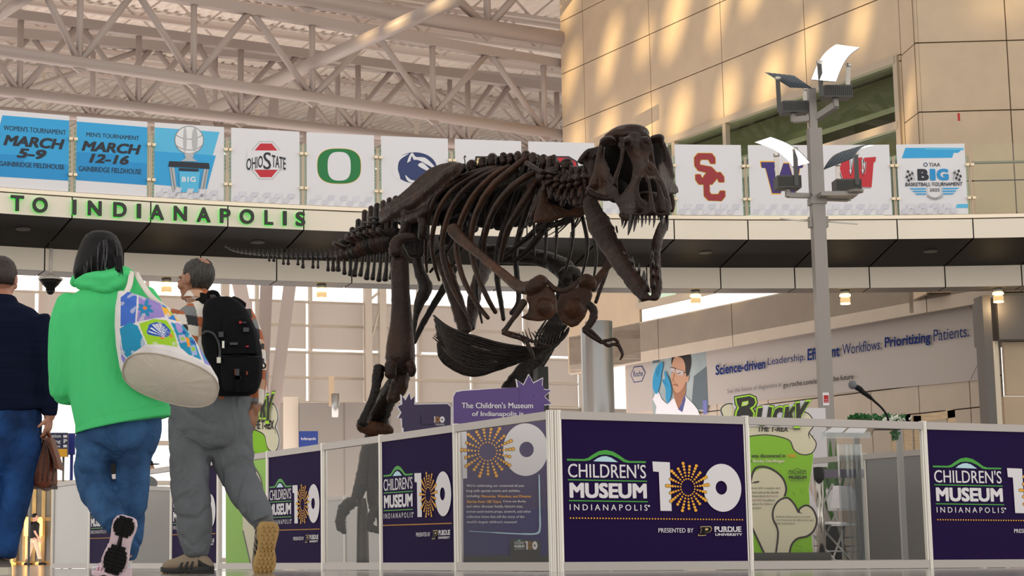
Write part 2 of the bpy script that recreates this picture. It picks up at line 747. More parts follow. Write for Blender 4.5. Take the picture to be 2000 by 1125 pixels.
# lower storey under the balcony: slabs above the advertising strip, then the recess
z_soff = wall_s(1222, 694)[1]
rec = -0.45
sl = [wall_s(x, 640)[0] for x in (1960, 1812, 1620, 1430, 1285, 1110)]
sl = sorted(sl)
zl2 = [z_soff, wall_s(1285, 623)[1], 4.37]
panelled(ww, wpt, sl, zl2, m=2)
a, b = sl[0], sl[-1]
ww.add([wpt(a, z_soff), wpt(b, z_soff), wpt(b, z_soff, rec - .05), wpt(a, z_soff, rec - .05)], [(0, 1, 2, 3)], 2)
sl3 = [wall_s(x, 780, rec)[0] for x in (1955, 1895, 1795, 1701, 1600, 1500, 1400, 1300, 1222)]
zl3 = [0, wall_s(1895, 797, rec)[1], wall_s(1895, 740, rec)[1], z_soff]
panelled(ww, lambda s, z, o: wpt(s, z, o + rec), sorted(sl3), zl3, m=2)
q = wall_s(1222, 760, rec)[0]
ww.add([wpt(q, 0, rec), wpt(q, z_soff, rec), wpt(q, z_soff, rec - 3), wpt(q, 0, rec - 3)], [(0, 1, 2, 3)], 2)
struct(ww.build('wall_right', [M_STONE, M_JOINT, M_STONE2]))

# window in that wall
M_FRAME = mat('window frame', '#b9aa98', 0.4, 0.3)
M_DGLASS = glassmat('window glass', '#a5b8a2', 0.06, 0.02)
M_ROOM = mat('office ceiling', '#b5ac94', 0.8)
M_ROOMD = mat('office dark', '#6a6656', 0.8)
wroot = struct(thing('window_1', 'long sloping-looking strip window set in the beige stone wall', 'window', wpt((s_win0 + s_win1) / 2, 6.0)))
fr = MB()
zw0 = 5.6
zt = wall_s(1762, 243)[1]
ms = [s_win1, wall_s(1583, 200)[0], wall_s(1418, 250)[0], wall_s(1318, 276)[0], s_win0]
for z in (z_win_top - 0.07, zt, zw0):
    fr.bar(wpt(s_win1, z, 0.0), wpt(s_win0, z, 0.0), 0.14, 0.14)
for s in ms:
    fr.bar(wpt(s, zw0, 0.0), wpt(s, z_win_top, 0.0), 0.11, 0.11, up=WN)
fr.build('window_frame', M_FRAME, wroot)
gl = MB()
gl.add([wpt(s_win1, zw0, -0.06), wpt(s_win0, zw0, -0.06), wpt(s_win0, z_win_top, -0.06), wpt(s_win1, z_win_top, -0.06)], [(0, 1, 2, 3)])
gl.build('pane', M_DGLASS, wroot)
# the office seen through the glass: ceiling slab, beams, back wall
rm = MB()
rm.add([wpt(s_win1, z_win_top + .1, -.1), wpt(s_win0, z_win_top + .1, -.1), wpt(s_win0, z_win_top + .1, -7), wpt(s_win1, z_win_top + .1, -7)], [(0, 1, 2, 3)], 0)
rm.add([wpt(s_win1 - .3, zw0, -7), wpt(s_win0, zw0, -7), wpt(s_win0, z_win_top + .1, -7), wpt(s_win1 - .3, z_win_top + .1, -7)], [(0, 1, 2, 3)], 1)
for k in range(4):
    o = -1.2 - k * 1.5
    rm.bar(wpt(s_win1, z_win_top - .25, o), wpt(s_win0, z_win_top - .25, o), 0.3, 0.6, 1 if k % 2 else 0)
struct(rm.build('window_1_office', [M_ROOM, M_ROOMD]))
lamp('office_fill', 'AREA', wpt((s_win0 + s_win1) / 2, zw0 + .2, -3.5), wpt((s_win0 + s_win1) / 2, zw0 + 5, -3.6), 120, (1, .93, .8), shape='RECTANGLE', size=8, size_y=2)  # lamp added to brighten the office behind the glass

# the face of the building that turns towards the hall at the far right
p0 = wpt(s_corner, 0)
zr = zz[1]
p1 = at(1788, 84, p0.y - 0.85)
p2 = at(2120, 78, p1.y - 0.25)
q0, q1 = Vector((p0.x, p0.y, 0)), Vector((p1.x, p1.y, 0))
q2 = Vector((p2.x, p2.y, 0))
zf = sorted([4.62, p1.z - 2 * (p1.z - at(1795, 219, p1.y).z), at(1795, 219, p1.y).z, p1.z, p1.z * 2 - at(1795, 219, p1.y).z, z_top + 3])
wf = MB()
d1, d2 = (q1 - q0), (q2 - q1)
n1 = Vector((d1.y, -d1.x, 0)).normalized()
n1 = -n1 if n1.x > 0 else n1
n2 = Vector((0, -1, 0))
panelled(wf, lambda s, z, o: q0 + d1.normalized() * s + n1 * o + Vector((0, 0, z)), [0, d1.length], zf)
L2 = d2.length
sx = (at(1962, 150, p1.y) - at(1788, 150, p1.y)).length
panelled(wf, lambda s, z, o: q1 + d2.normalized() * s + n2 * o + Vector((0, 0, z)), [0, sx, sx * 2], zf)
struct(wf.build('wall_corner', [M_STONE, M_JOINT]))

# right end under the balcony: jamb, dark soffit, stone leaf
je = MB()
P = lambda x, y, Y: at(x, y, Y)
Yj = 30.3


def slab(mb, x0, y0, x1, y1, Y, th, m=0, slope=(0, 0)):
    """upright slab seen between two pixels at a given distance"""
    a, b = at(x0, y0, Y), at(x1, y1, Y)
    mb.box((min(a.x, b.x), Y, min(a.z, b.z)), (max(a.x, b.x), Y + th, max(a.z, b.z)), m)


M_GREY = mat('grey bulkhead', '#6b6663', 0.6)
slab(je, 1934, 577, 1947, 1098, Yj, 0.4, 0)
slab(je, 1947, 577, 2060, 662, Yj, 1.2, 0)
slab(je, 1949, 666, 1958, 1098, Yj + .25, 0.1, 1)
slab(je, 1960, 668, 2060, 772, Yj + .3, 0.1, 2)
slab(je, 1960, 774, 2060, 1098, Yj + .3, 0.1, 2)
struct(je.build('wall_end', [M_GREY, mat('pale jamb', '#f0e2cc', 0.5), M_STONE]))

# ---- curved balcony bridge
BC = Vector((7.863, -3.678, 0))
BR, A0, DA = 31.956, -21.21, 2.06


def bal(a, r, z):
    return BC + Vector((math.sin(R(a)) * r, math.cos(R(a)) * r, z))


M_FASCIA = mat('white fascia', '#f0e6d6', 0.4, var=0.04, scale=0.8)
M_LEDGE = mat('ledge metal', '#e9dcc8', 0.3, 0.35)
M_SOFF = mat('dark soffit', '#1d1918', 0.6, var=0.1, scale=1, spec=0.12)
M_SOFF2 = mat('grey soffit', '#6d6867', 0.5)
R2 = 33.7
ZL, ZU, Z2, Z3 = 5.2, 4.903, 4.74, 4.40
broot = struct(thing('balcony', 'curved white balcony bridge across the back of the hall', 'balcony', bal(-6, BR, ZU)))


def curved(name, prof, ms, joint=True, sub=3, a_from=A0 - 3 * DA, n=19, gap=0.018, mats=None):
    mb = MB()
    for i in range(n):
        a = a_from + i * DA
        g = math.degrees(gap / BR) / 2 if joint else 0
        st = [a + g + (DA - 2 * g) * k / sub for k in range(sub + 1)]
        for k in range(sub):
            for j, (u, w) in enumerate(zip(prof, prof[1:])):
                mb.add([bal(st[k], *u), bal(st[k + 1], *u), bal(st[k + 1], *w), bal(st[k], *w)], [(0, 1, 2, 3)], ms[j])
    return mb.build(name, mats, broot, kind='structure')


curved('upper_fascia', [(BR + .25, ZL), (BR, ZL), (BR, ZU), (BR + .03, ZU)], [0, 0, 0], mats=[M_FASCIA])
curved('ledge', [(BR + .6, 5.275), (BR - .015, 5.27), (BR - .015, 5.215), (BR + .1, 5.215)], [0, 0, 0], joint=False, mats=[M_LEDGE])
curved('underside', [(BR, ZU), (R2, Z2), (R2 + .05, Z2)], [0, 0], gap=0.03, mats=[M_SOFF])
curved('lower_fascia', [(R2, Z2 + .005), (R2, Z3), (R2 + .02, Z3)], [0, 0], mats=[M_FASCIA])
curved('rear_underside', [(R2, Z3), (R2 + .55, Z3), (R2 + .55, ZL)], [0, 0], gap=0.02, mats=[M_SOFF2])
curved('deck', [(BR + .1, 5.2), (R2 + .55, 5.2)], [0], joint=False, mats=[M_GREY])

# ---- glazed rear wall, bright daylight behind it
RW0 = at(650, 1000, 58)
RWD = Vector((1, 0.31, 0)).normalized()
RWN = Vector((RWD.y, -RWD.x, 0))


def rw(px, py, off=0.0):
    p = onplane(px, py, RW0 + RWN * off, RWN)
    return (p - RW0).dot(RWD), p.z


def rwp(s, z, off=0.0):
    return RW0 + RWD * s + RWN * off + Vector((0, 0, z - RW0.z))


M_MULL = mat('mullion', '#c9bdae', 0.4, 0.2)
M_FROST = mat('shade cloth panel', '#dcd1c8', 0.7)
_nt = M_FROST.node_tree
_tr = _nt.nodes.new('ShaderNodeBsdfTranslucent')
_tr.inputs[0].default_value = _rgb('#ece0d6')
_mx = _nt.nodes.new('ShaderNodeMixShader')
_mx.inputs[0].default_value = 0.62
_nt.links.new(_nt.nodes['Principled BSDF'].outputs[0], _mx.inputs[1])
_nt.links.new(_tr.outputs[0], _mx.inputs[2])
_nt.links.new(_mx.outputs[0], _nt.nodes['Material Output'].inputs[0])
M_CLEAR = glassmat('clear glazing', '#f6fbff', 0.04, 0.02)
gw = MB()
zrow = [rw(650, y)[1] for y in (786, 738, 689, 637, 591, 540)]
xs = [-140, -30, 70, 170, 280, 390, 496, 601, 713, 814, 920, 1024, 1130]
scol = [rw(x, 690)[0] for x in xs]
g1 = 0.055
for i, (a, b) in enumerate(zip(scol, scol[1:])):
    for j in range(4):
        c, d = zrow[j], zrow[j + 1]
        lo = c + (0.10 if j == 2 else 0.025)
        gw.add([rwp(a + g1, lo), rwp(b - g1, lo), rwp(b - g1, d - .025), rwp(a + g1, d - .025)], [(0, 1, 2, 3)], 1)
for s in scol:
    gw.bar(rwp(s + .13, 0, -.15), rwp(s + .13, zrow[-1] + 6, -.15), 0.09, 0.2, 0, up=RWN)
for z in zrow:
    gw.bar(rwp(scol[0], z, -.1), rwp(scol[-1], z, -.1), 0.05, 0.08, 0)
for x in (707, 735, 430, 250):
    s = rw(x, 690)[0]
    gw.bar(rwp(s, zrow[0], .6), rwp(s, zrow[-1] + 3, .6), 0.22, 0.22, 0, up=RWN)
a, b = rw(708, 660)[0], rw(733, 590)[0]
gw.bar(rwp(a, zrow[2], .6), rwp(b, zrow[4], .6), 0.07, 0.07, 0)
gw.bar(rwp(a, zrow[2], .6), rwp(b, zrow[0], .6), 0.07, 0.07, 0)
gw.bar(rwp(a, zrow[4], .6), rwp(b, zrow[4] + .35, .6), 0.07, 0.07, 0)
struct(gw.build('wall_back', [M_MULL, M_FROST]))
# lower part of the rear wall: storefront glazing on the left, solid beyond
lw = MB()
for z in (zrow[0] - .02, 3.6, 2.4, 0.1):
    lw.bar(rwp(scol[0] - 8, z), rwp(scol[6], z), 0.1, 0.14, 0)
for k in range(14):
    s = scol[0] - 6 + k * 1.55
    if s < scol[6]:
        lw.bar(rwp(s, 0), rwp(s, zrow[0]), 0.1, 0.1, 0, up=RWN)
lw.add([rwp(scol[6] - .2, 0, -.2), rwp(scol[-1] + 6, 0, -.2), rwp(scol[-1] + 6, zrow[0], -.2), rwp(scol[6] - .2, zrow[0], -.2)], [(0, 1, 2, 3)], 1)
struct(lw.build('wall_back_lower', [M_MULL, mat('rear low wall', '#b9aea4', 0.7)]))

# ---- roof: ribbed deck on purlins, tubular trusses below
E1 = Vector((1, 0.5, 0)).normalized()
E2 = Vector((-E1.y, E1.x, 0))
RO = Vector((0, 36, 0))
ZD = 14.7
M_DECK = mat('ribbed deck', '#efe2d6', 0.5, 0.0, var=0.12, scale=0.5)
M_TRUSS = mat('painted steel tube', '#a3958f', 0.5)
M_PURL = mat('painted purlin', '#bfb1a8', 0.5)


def rp(u, w, z):
    return RO + E1 * u + E2 * w + Vector((0, 0, z))


dk = MB()
pitch = 0.32
u0, u1 = -60.0, 40.0
nrib = int((u1 - u0) / pitch)


def deck(w0, w1, z0, z1):
    prof = [(0, 0), (0.45, 0), (0.55, 0.07), (0.9, 0.07), (1.0, 0)]
    rows = []
    us = []
    for i in range(nrib):
        for q, h in prof[:-1]:
            us.append((u0 + (i + q) * pitch, h))
    o = len(dk.v)
    for u, h in us:
        dk.v += [rp(u, w0, z0 + h), rp(u, w1, z1 + h)]
    for i in range(len(us) - 1):
        dk.f.append([o + 2 * i, o + 2 * i + 1, o + 2 * i + 3, o + 2 * i + 2])
        dk.m.append(0)


# strips of deck stepping up like shed roofs, with clear slots between them
deck(0, 7.4, ZD + 0.5, ZD + 0.1)
deck(7.8, 13.5, ZD + .0, ZD + .15)
deck(13.6, 22, ZD + .25, ZD + .6)
deck(22.2, 34, ZD + .7, ZD + 1.2)
deck(34.1, 60, ZD + 1.2, ZD + 1.6)
struct(dk.build('ceiling', M_DECK))
nP = 0
for w, z in ((2.2, .2), (4.6, .1), (7.1, -.1), (9.6, -.1), (11.8, 0), (14.2, .1), (16.6, .2), (19.2, .4), (22.5, .55), (26, .7)):
    t = struct(thing('roof_purlin', 'light steel open-web purlin under the ribbed roof deck', 'purlin', rp(-8, w, ZD + z), 'roof purlins'))
    pm = MB()
    pm.bar(rp(u0, w, ZD + z), rp(u1, w, ZD + z), 0.16, 0.12)
    pm.build('flange', M_PURL, t, kind='structure')
    pm = MB()
    pm.bar(rp(u0, w, ZD + z - .75), rp(u1, w, ZD + z - .75), 0.12, 0.10)
    pm.build('flange', M_PURL, t, kind='structure')
    pm = MB()
    k = u0
    while k < u1:
        pm.bar(rp(k, w, ZD + z), rp(k + .9, w, ZD + z - .75), 0.05)
        pm.bar(rp(k + .9, w, ZD + z - .75), rp(k + 1.8, w, ZD + z), 0.05)
        k += 1.8
    pm.build('lacing', M_PURL, t, kind='structure')


def truss(label, chord_px, zc, nodes_b, tops, rad, web_r, rise, top_r, flat_top=True, ext=(0, 0)):
    """chord_px: two pixels of the bottom chord (height zc); nodes_b: pixel x of bottom nodes; tops: pixel x of top nodes"""
    a, b = ath(*chord_px[0], zc), ath(*chord_px[1], zc)
    d = (b - a).normalized()
    n = Vector((d.y, -d.x, 0))
    a2, b2 = a - d * ext[0], b + d * ext[1]
    t = struct(thing('roof_truss', label, 'truss', (a + b) / 2))
    mb = MB()
    mb.cyl(a2, b2, rad, n=14)
    mb.build('lower_chord', M_TRUSS, t, True, kind='structure')
    up = Vector((0, 0, rise))
    mb = MB()
    mb.bar(a2 + up, b2 + up, top_r * 2, top_r * 2.2)
    mb.build('upper_chord', M_TRUSS, t, kind='structure')

    def hit(px, z):
        y = chord_px[0][1]
        for _ in range(6):                   # where the chord line crosses that pixel column
            p = onplane(px, y, a, n)
            f = (p - a).dot(d)
            q = a + d * f
            q.z = z
            v = q - CAMP
            y = YP - FPX * v.dot(_u) / v.dot(_d)
        return q
    B = [hit(x, zc) for x in nodes_b]
    T = [hit(x, zc + rise) for x in tops]
    for p in B:
        mb = MB().cyl(p, p + up, web_r * .95, n=10)
        mb.build('post', M_TRUSS, t, True, kind='structure')
        near = sorted(T, key=lambda q: (q - p).length)[:2]
        for q in near:
            if 0.2 < (q - p - up).length < 4.5:
                MB().cyl(p, q, web_r, n=10).build('brace', M_TRUSS, t, True, kind='structure')
        g = MB()
        g.cyl(p - n * .03, p + n * .03, rad * 1.7, n=6)
        g.build('gusset', M_TRUSS, t, kind='structure')
    return B, T


tA = truss('long white tubular truss crossing left of the stone wall, second nearest', ((0, 99.5), (1095, 263)), 10.2,
           [-70, 155, 378, 610, 846, 1064], [-180, 68, 265, 490, 733, 955, 1180], 0.13, 0.075, 1.75, 0.10, ext=(8, 6))
tB = truss('farther white tubular truss seen just above the banners', ((0, 178), (373, 221)), 10.2,
           [38, 270, 470, 700, 915, 1090], [-75, 155, 380, 585, 810, 1000, 1150], 0.125, 0.075, 1.75, 0.10, ext=(8, 32))
tC = truss('nearest thick tubular truss at the top of the picture, purple tinted', ((600, 0), (1095, 76)), 12.5,
           [340, 600, 952, 1180], [470, 760, 1060], 0.19, 0.095, 1.75, 0.12, ext=(10, 8))
t4 = truss('farthest truss behind the others near the rear glazing', ((600, 262), (1095, 300)), 10.6,
           [-60, 180, 420, 660, 880, 1060], [60, 300, 540, 770, 970], 0.10, 0.07, 1.9, 0.11, ext=(40, 14))


def beam(label, p, q, r, m=None):
    t = MB()
    t.cyl(p, q, r, n=14)
    o = t.build('roof_beam', m or M_TRUSS, None, True)
    return struct(o, label, 'beam')


beam('bright diagonal beam rising from left to upper middle across the trusses', at(396, 221, 44), at(892, -2, 36.2), 0.15)
beam('pale beam cutting the top left corner', at(-10, 32, 38), at(62, -14, 36.5), 0.15)
for i, (x0, y0, x1, y1, Y0, Y1, w) in enumerate(((386, 152, 527, 850, 42.0, 44.5, 26), (537, 152, 511, 800, 43.6, 45.0, 22), (613, 190, 535, 800, 43.4, 44.4, 22))):
    p, q = at(x0, y0, Y0), at(x1, y1, Y1)
    t = (q - p).normalized()
    q = p + t * (p.z / -t.z)
    r = w * mpp(p) / 2
    a, b = Vector((1, 0, 0)), Vector((0, 1, 0))
    mb = MB()
    mb.rings([[p + t * d + a * (i2 * k * r) + b * (j2 * k * r) for i2, j2 in ((-1, -1), (1, -1), (1, 1), (-1, 1))] for d, k in ((0, .5), (.9, .95), (3, 1.1), (7, 1.05), ((q - p).length, .8))])
    mb.cyl(p + t * .15 - b * r * .9, p + t * .15 + b * r * .9, 0.09)
    struct(mb.build('raking_column', M_TRUSS), ('raking pale column above the trophy banner, leaning right towards its foot', 'nearly upright pale column by the foot of the diagonal beam', 'leaning pale column above the green O banner')[i], 'column')
# silver round column under the balcony
mb = MB()
p = ath(1171, 1094, 0)
p = at(1171, 700, 34.6)
mb.lathe((p.x, p.y, 0), [(0.255, 0), (0.255, 4.45)], 28)
struct(mb.build('round_column', mat('silver column', '#b9b9ba', 0.3, 0.7), None, True), 'round silver column below the balcony beside the stone wall', 'column')
mb = MB()
p = at(1147, 700, 35.5)
mb.box((p.x - .09, p.y, 0), (p.x + .09, p.y + .2, 4.45))
struct(mb.build('flat_column', mat('pale column', '#cfd0d2', 0.4, 0.3)), 'thin pale post just left of the round silver column', 'column')
# grey block wall seen between the barrier and the rear glazing
mb = MB()
slab(mb, 584, 787, 905, 1098, 42, 1.0, 0)
slab(mb, 553, 775, 584, 1098, 42.2, 1.0, 1)
for x in (672, 762, 850):
    a, b = at(x, 787, 41.99), at(x + 1.5, 1098, 41.99)
    mb.box((a.x, 41.985, 0), (b.x, 42.0, a.z), 2)
struct(mb.build('wall_grey', [mat('grey painted block', '#857d77', 0.7), mat('pale end block', '#cdbfb0', 0.7), M_GREY]))
mb = MB()
slab(mb, 642, 735, 653, 792, 41.5, 0.15, 0)
struct(mb.build('trim_1', mat('tan post', '#c7ac8e', 0.6)))

# unseen perforated screen added to break the sun spot into wall dapples
sun_dir = (SUNA - SUNP).normalized()
sc_c = SUNP + sun_dir * 2.6
su = sun_dir.cross(Vector((0, 0, 1))).normalized()
sw = su.cross(sun_dir).normalized()
rs = random.Random(5)
mb = MB()
NX, NY, CW, CH = 13, 9, 0.09, 0.13
for i in range(-12, 12):
    for j in range(-9, 9):
        cx, cy = (i + .5) * CW, (j + .5) * CH
        inside = abs(i + .5) < NX / 2 + .1 and abs(j + .5) < NY / 2 + .1
        if not inside or rs.random() < 0.12:
            if inside or (abs(i + .5) < 11 and abs(j + .5) < 8):
                mb.add([sc_c + su * (cx + a * CW / 2) + sw * (cy + b * CH / 2) for a, b in ((-1, -1), (1, -1), (1, 1), (-1, 1))], [(0, 1, 2, 3)])
            continue
        l, wd, an = rs.uniform(.030, .062), rs.uniform(.011, .022), R(rs.uniform(56, 72))
        ox, oy = rs.uniform(-.012, .012), rs.uniform(-.012, .012)
        n = 16
        inn, out = [], []
        for k in range(n):
            t = 2 * math.pi * k / n
            x = ox + l * math.cos(t) * math.cos(an) - wd * math.sin(t) * math.sin(an)
            y = oy + l * math.cos(t) * math.sin(an) + wd * math.sin(t) * math.cos(an)
            inn.append(sc_c + su * (cx + x) + sw * (cy + y))
            t2 = math.pi / 4 + 2 * math.pi * k / n
            q = max(abs(math.cos(t2)), abs(math.sin(t2)))
            out.append((math.cos(t2) / q, math.sin(t2) / q, t2))
        # start the outer ring at the corner nearest to the first inner point
        sh = round(((an - math.pi / 4) % (2 * math.pi)) / (2 * math.pi / n))
        out = out[sh:] + out[:sh]
        o3 = [sc_c + su * (cx + a * CW / 2) + sw * (cy + b * CH / 2) for a, b, _ in out]
        mb.add(inn + o3, [(k, (k + 1) % n, n + (k + 1) % n, n + k) for k in range(n)])
struct(mb.build('dapple_screen', mat('perforated screen', '#555049', 0.7)))
# ================================================================ balcony railing, banners, letters, lamps
def oncyl(px, py, r=BR):
    v = ray(px, py)
    a = v.x * v.x + v.y * v.y
    b = 2 * (v.x * (CAMP.x - BC.x) + v.y * (CAMP.y - BC.y))
    c = (CAMP.x - BC.x) ** 2 + (CAMP.y - BC.y) ** 2 - r * r
    t = (-b + math.sqrt(b * b - 4 * a * c)) / (2 * a)
    return CAMP + v * t


def ext2d(vs, fs, mapf, d0, d1, mf=0, ms=1):
    """solid letter: front at d1, back at d0"""
    mb = MB()
    if len(vs[0]) == 3:                      # overlaid copies sit a hair apart
        mb.add([mapf(x, y, d1 + k_ * .003) for x, y, k_ in vs], fs, mf)
        vs = [v[:2] for v in vs]
    else:
        mb.add([mapf(x, y, d1) for x, y in vs], fs, mf)
    ed = {}
    for f in fs:
        for a, b in zip(f, list(f[1:]) + [f[0]]):
            if (b, a) in ed:
                del ed[(b, a)]
            else:
                ed[(a, b)] = 1
    for a, b in ed:
        mid = (d0 + d1) / 2
        p = [mapf(*vs[a], d0), mapf(*vs[b], d0), mapf(*vs[b], mid), mapf(*vs[a], mid), mapf(*vs[b], d1), mapf(*vs[a], d1)]
        mb.add(p, [(0, 1, 2, 3)], ms)
        mb.add(p, [(3, 2, 4, 5)], mf)
    return mb


M_BANNER = mat('banner white', '#e4e4ea', 0.5)
M_CHK = mat('banner check grey', '#d3d3de', 0.5)
M_CHK2 = mat('banner check pale', '#dcdce6', 0.5)
M_CYAN = mat('banner cyan', '#2ba6e3', 0.5)
M_CYAN2 = mat('banner light cyan', '#56bdea', 0.5)
M_CYAN3 = mat('banner deep cyan', '#1493d6', 0.5)
M_INK = mat('banner ink', '#1c2230', 0.5)
M_RED = mat('banner red', '#c62333', 0.5)
M_OGREEN = mat('banner green', '#0f7a3d', 0.5)
M_NAVY = mat('banner navy', '#24356b', 0.5)
M_CARD = mat('banner cardinal', '#9d2a33', 0.5)
M_YEL = mat('banner yellow', '#f5b81f', 0.5)
M_VIOLET = mat('banner violet', '#3b2a7a', 0.5)
M_TAN = mat('banner gold', '#e0c48a', 0.5)
M_SIL = mat('banner silver', '#b9bbc0', 0.5)
M_SIL2 = mat('banner silver dark', '#8a8c92', 0.5)
M_SIL3 = mat('banner silver light', '#e9e9ec', 0.5)


def banner_canvas(kind):
    """returns (canvas, box, slope): drawn in the pixels of an enlarged crop"""
    c = Canvas()

    def checks(box, sl, w=34, h=27, rows=2):
        x0, y0, x1, y1 = box
        for r in range(rows):
            yb = y1 - 4 - (rows - 1 - r) * h
            k = 0
            x = x0 + (10 if r else w + 6)
            while x + w < x1 + (1 if r else 1):
                sk = 10
                c.raw([(x + sk, yb - h + sl * (x - x0)), (min(x1, x + w + sk), yb - h + sl * (x - x0)), (min(x1, x + w), yb + sl * (x - x0)), (x, yb + sl * (x - x0))], [(0, 1, 2, 3)], M_CHK if (k + r) % 3 else M_CHK2, 0 if k else 1)
                x += 2 * w
                k += 1
    if kind == 'women':
        box, sl = (-30, 602, 376, 1050), .078
        c.poly([(0, 635), (376, 662), (376, 1018), (-30, 992), (-30, 760)], M_CYAN)
        c.poly([(-30, 860), (150, 870), (120, 905), (376, 925), (376, 1018), (-30, 992)], M_CYAN3)
        c.text("WOMEN'S TOURNAMENT", 8, 692, 358, 722, M_INK, .012, slope=.075)
        c.text('MARCH', 8, 748, 352, 810, M_INK, .045, .25, slope=.075)
        c.text('5-9', 82, 825, 250, 882, M_INK, .045, .25, slope=.075)
        c.text('GAINBRIDGE FIELDHOUSE', -12, 902, 352, 930, M_INK, .012, slope=.06)
    elif kind == 'men':
        box, sl = (408, 640, 802, 1085), .07
        c.poly([(408, 670), (802, 700), (802, 1045), (408, 1015)], M_CYAN)
        c.poly([(408, 850), (640, 862), (600, 905), (802, 915), (802, 1045), (408, 1015)], M_CYAN3)
        c.text("MEN'S TOURNAMENT", 462, 732, 756, 758, M_INK, .012, slope=.07)
        c.text('MARCH', 436, 782, 768, 842, M_INK, .045, .25, slope=.07)
        c.text('12-16', 478, 858, 700, 912, M_INK, .045, .25, slope=.06)
        c.text('GAINBRIDGE FIELDHOUSE', 422, 932, 770, 962, M_INK, .012, slope=.055)
    elif kind == 'trophy':
        box, sl = (836, 671, 1226, 1108), .055
        c.poly([(836, 700), (1200, 722), (1110, 1060), (836, 1035)], M_CYAN2)
        c.poly([(836, 840), (1180, 862), (1130, 1060), (836, 1035)], M_CYAN)
        c.ell(1029, 772, 83, 84, M_SIL2)
        c.ell(1029, 772, 78, 79, M_SIL3)
        c.line([(955, 745), (1000, 765), (1060, 765), (1104, 742)], 4, M_SIL2, smooth=4)
        c.line([(955, 805), (1000, 828), (1060, 828), (1104, 803)], 4, M_SIL2, smooth=4)
        c.ell(1060, 770, 16, 70, M_SIL)
        c.ell(1005, 770, 9, 72, M_SIL)
        c.poly([(1000, 852), (1058, 852), (1048, 880), (1075, 898), (982, 898), (1010, 880)], M_SIL)
        c.poly([(918, 898), (1140, 908), (1145, 942), (912, 930)], M_INK)
        c.poly([(972, 938), (1082, 943), (1082, 958), (972, 953)], M_INK)
        c.poly([(918, 934), (945, 936), (965, 1100), (940, 1098)], M_SIL)
        c.poly([(1138, 945), (1112, 943), (1085, 1104), (1112, 1106)], M_SIL)
        c.line([(928, 934), (955, 1098)], 7, M_SIL2)
        c.line([(1128, 945), (1100, 1104)], 7, M_SIL2)
        c.poly([(972, 960), (1090, 960), (1078, 1080), (978, 1080)], M_CYAN2)
        c.text('B1G', 988, 990, 1065, 1020, M_SIL3, .03)
        checks(box, sl)
    elif kind == 'ohio':
        box, sl = (1258, 697, 1641, 1118), .052
        oc = lambda r, rx, cx=1452, cy=884: [(cx + rx * a, cy + r * b) for a, b in ((-.45, -1), (.45, -1), (1, -.5), (1, .5), (.45, 1), (-.45, 1), (-1, .5), (-1, -.5))]
        c.poly(oc(110, 84), M_SIL)
        c.poly(oc(105, 79), M_BANNER)
        c.poly(oc(97, 70), M_RED)
        c.poly(oc(52, 36), M_SIL)
        c.poly(oc(46, 31), M_BANNER)
        c.rect(1345, 828, 1562, 938, M_BANNER)
        c.text('OHIO', 1342, 876, 1434, 944, M_INK, .02, slope=-.22)
        c.text('S', 1436, 838, 1480, 936, M_INK, .012)
        c.text('TATE', 1484, 852, 1562, 922, M_INK, .02, slope=.22)
        checks(box, sl)
    elif kind == 'oduck':
        box, sl = (-5, 716, 363, 1120), .04
        sup = lambda cx, cy, rx, ry, p: [(cx + rx * math.copysign(abs(math.cos(t)) ** p, math.cos(t)), cy + ry * math.copysign(abs(math.sin(t)) ** p, math.sin(t))) for t in [2 * math.pi * i / 48 for i in range(48)]]
        c.poly(sup(171, 904, 120, 99, .72), M_YEL)
        c.poly(sup(171, 904, 118, 97, .72), M_OGREEN)
        c.poly(sup(171, 905, 63, 80, .72), M_BANNER)
        checks(box, sl)
    elif kind == 'lion':
        box, sl = (395, 742, 772, 1140), .035
        c.ell(585, 918, 122, 86, M_NAVY)
        c.poly(sp2([(462, 960), (452, 915), (475, 868), (550, 840), (500, 875), (488, 920), (500, 985)]), M_BANNER)
        c.ell(592, 922, 105, 78, M_NAVY)
        c.poly(sp2([(540, 890), (555, 848), (572, 836), (590, 858), (640, 862), (680, 895), (707, 930), (660, 905), (600, 875), (560, 880)], 3), M_BANNER)
        c.poly([(557, 880), (566, 852), (578, 876)], M_NAVY)
        c.poly(sp2([(600, 905), (625, 890), (660, 920), (680, 945), (640, 930)], 3), M_BANNER)
        c.poly(sp2([(528, 958), (560, 985), (610, 990), (650, 975), (600, 1003), (545, 995)], 3), M_BANNER)
        checks(box, sl)
    elif kind == 'goldp':
        box, sl = (800, 757, 1175, 1150), .03
        c.poly([(915, 852), (1090, 852), (1110, 930), (1070, 965), (1000, 965), (985, 1045), (880, 1045), (900, 920)], M_INK)
        c.poly([(925, 862), (1080, 862), (1098, 925), (1065, 955), (990, 955), (975, 1036), (892, 1036), (910, 925)], M_TAN)
        c.poly([(935, 872), (1072, 872), (1086, 920), (1060, 945), (982, 945), (967, 1026), (904, 1026), (922, 925)], M_INK)
        c.poly([(985, 892), (1040, 892), (1050, 915), (1035, 925), (980, 925)], M_TAN)
        checks(box, sl)
    elif kind == 'redr':
        box, sl = (1205, 770, 1576, 1158), .02
        c.poly([(1312, 850), (1430, 850), (1478, 878), (1490, 930), (1450, 965), (1500, 1040), (1420, 1045), (1380, 975), (1370, 1045), (1300, 1045)], M_INK)
        c.poly([(1322, 858), (1428, 858), (1468, 882), (1480, 928), (1436, 960), (1484, 1032), (1424, 1036), (1384, 965), (1360, 965), (1360, 1036), (1310, 1036)], M_RED)
        c.poly([(1370, 890), (1420, 890), (1430, 920), (1370, 930)], M_BANNER)
        checks(box, sl)
    elif kind == 'blank':
        box, sl = (0, 0, 380, 395), 0
        c.ell(190, 190, 70, 80, M_VIOLET)
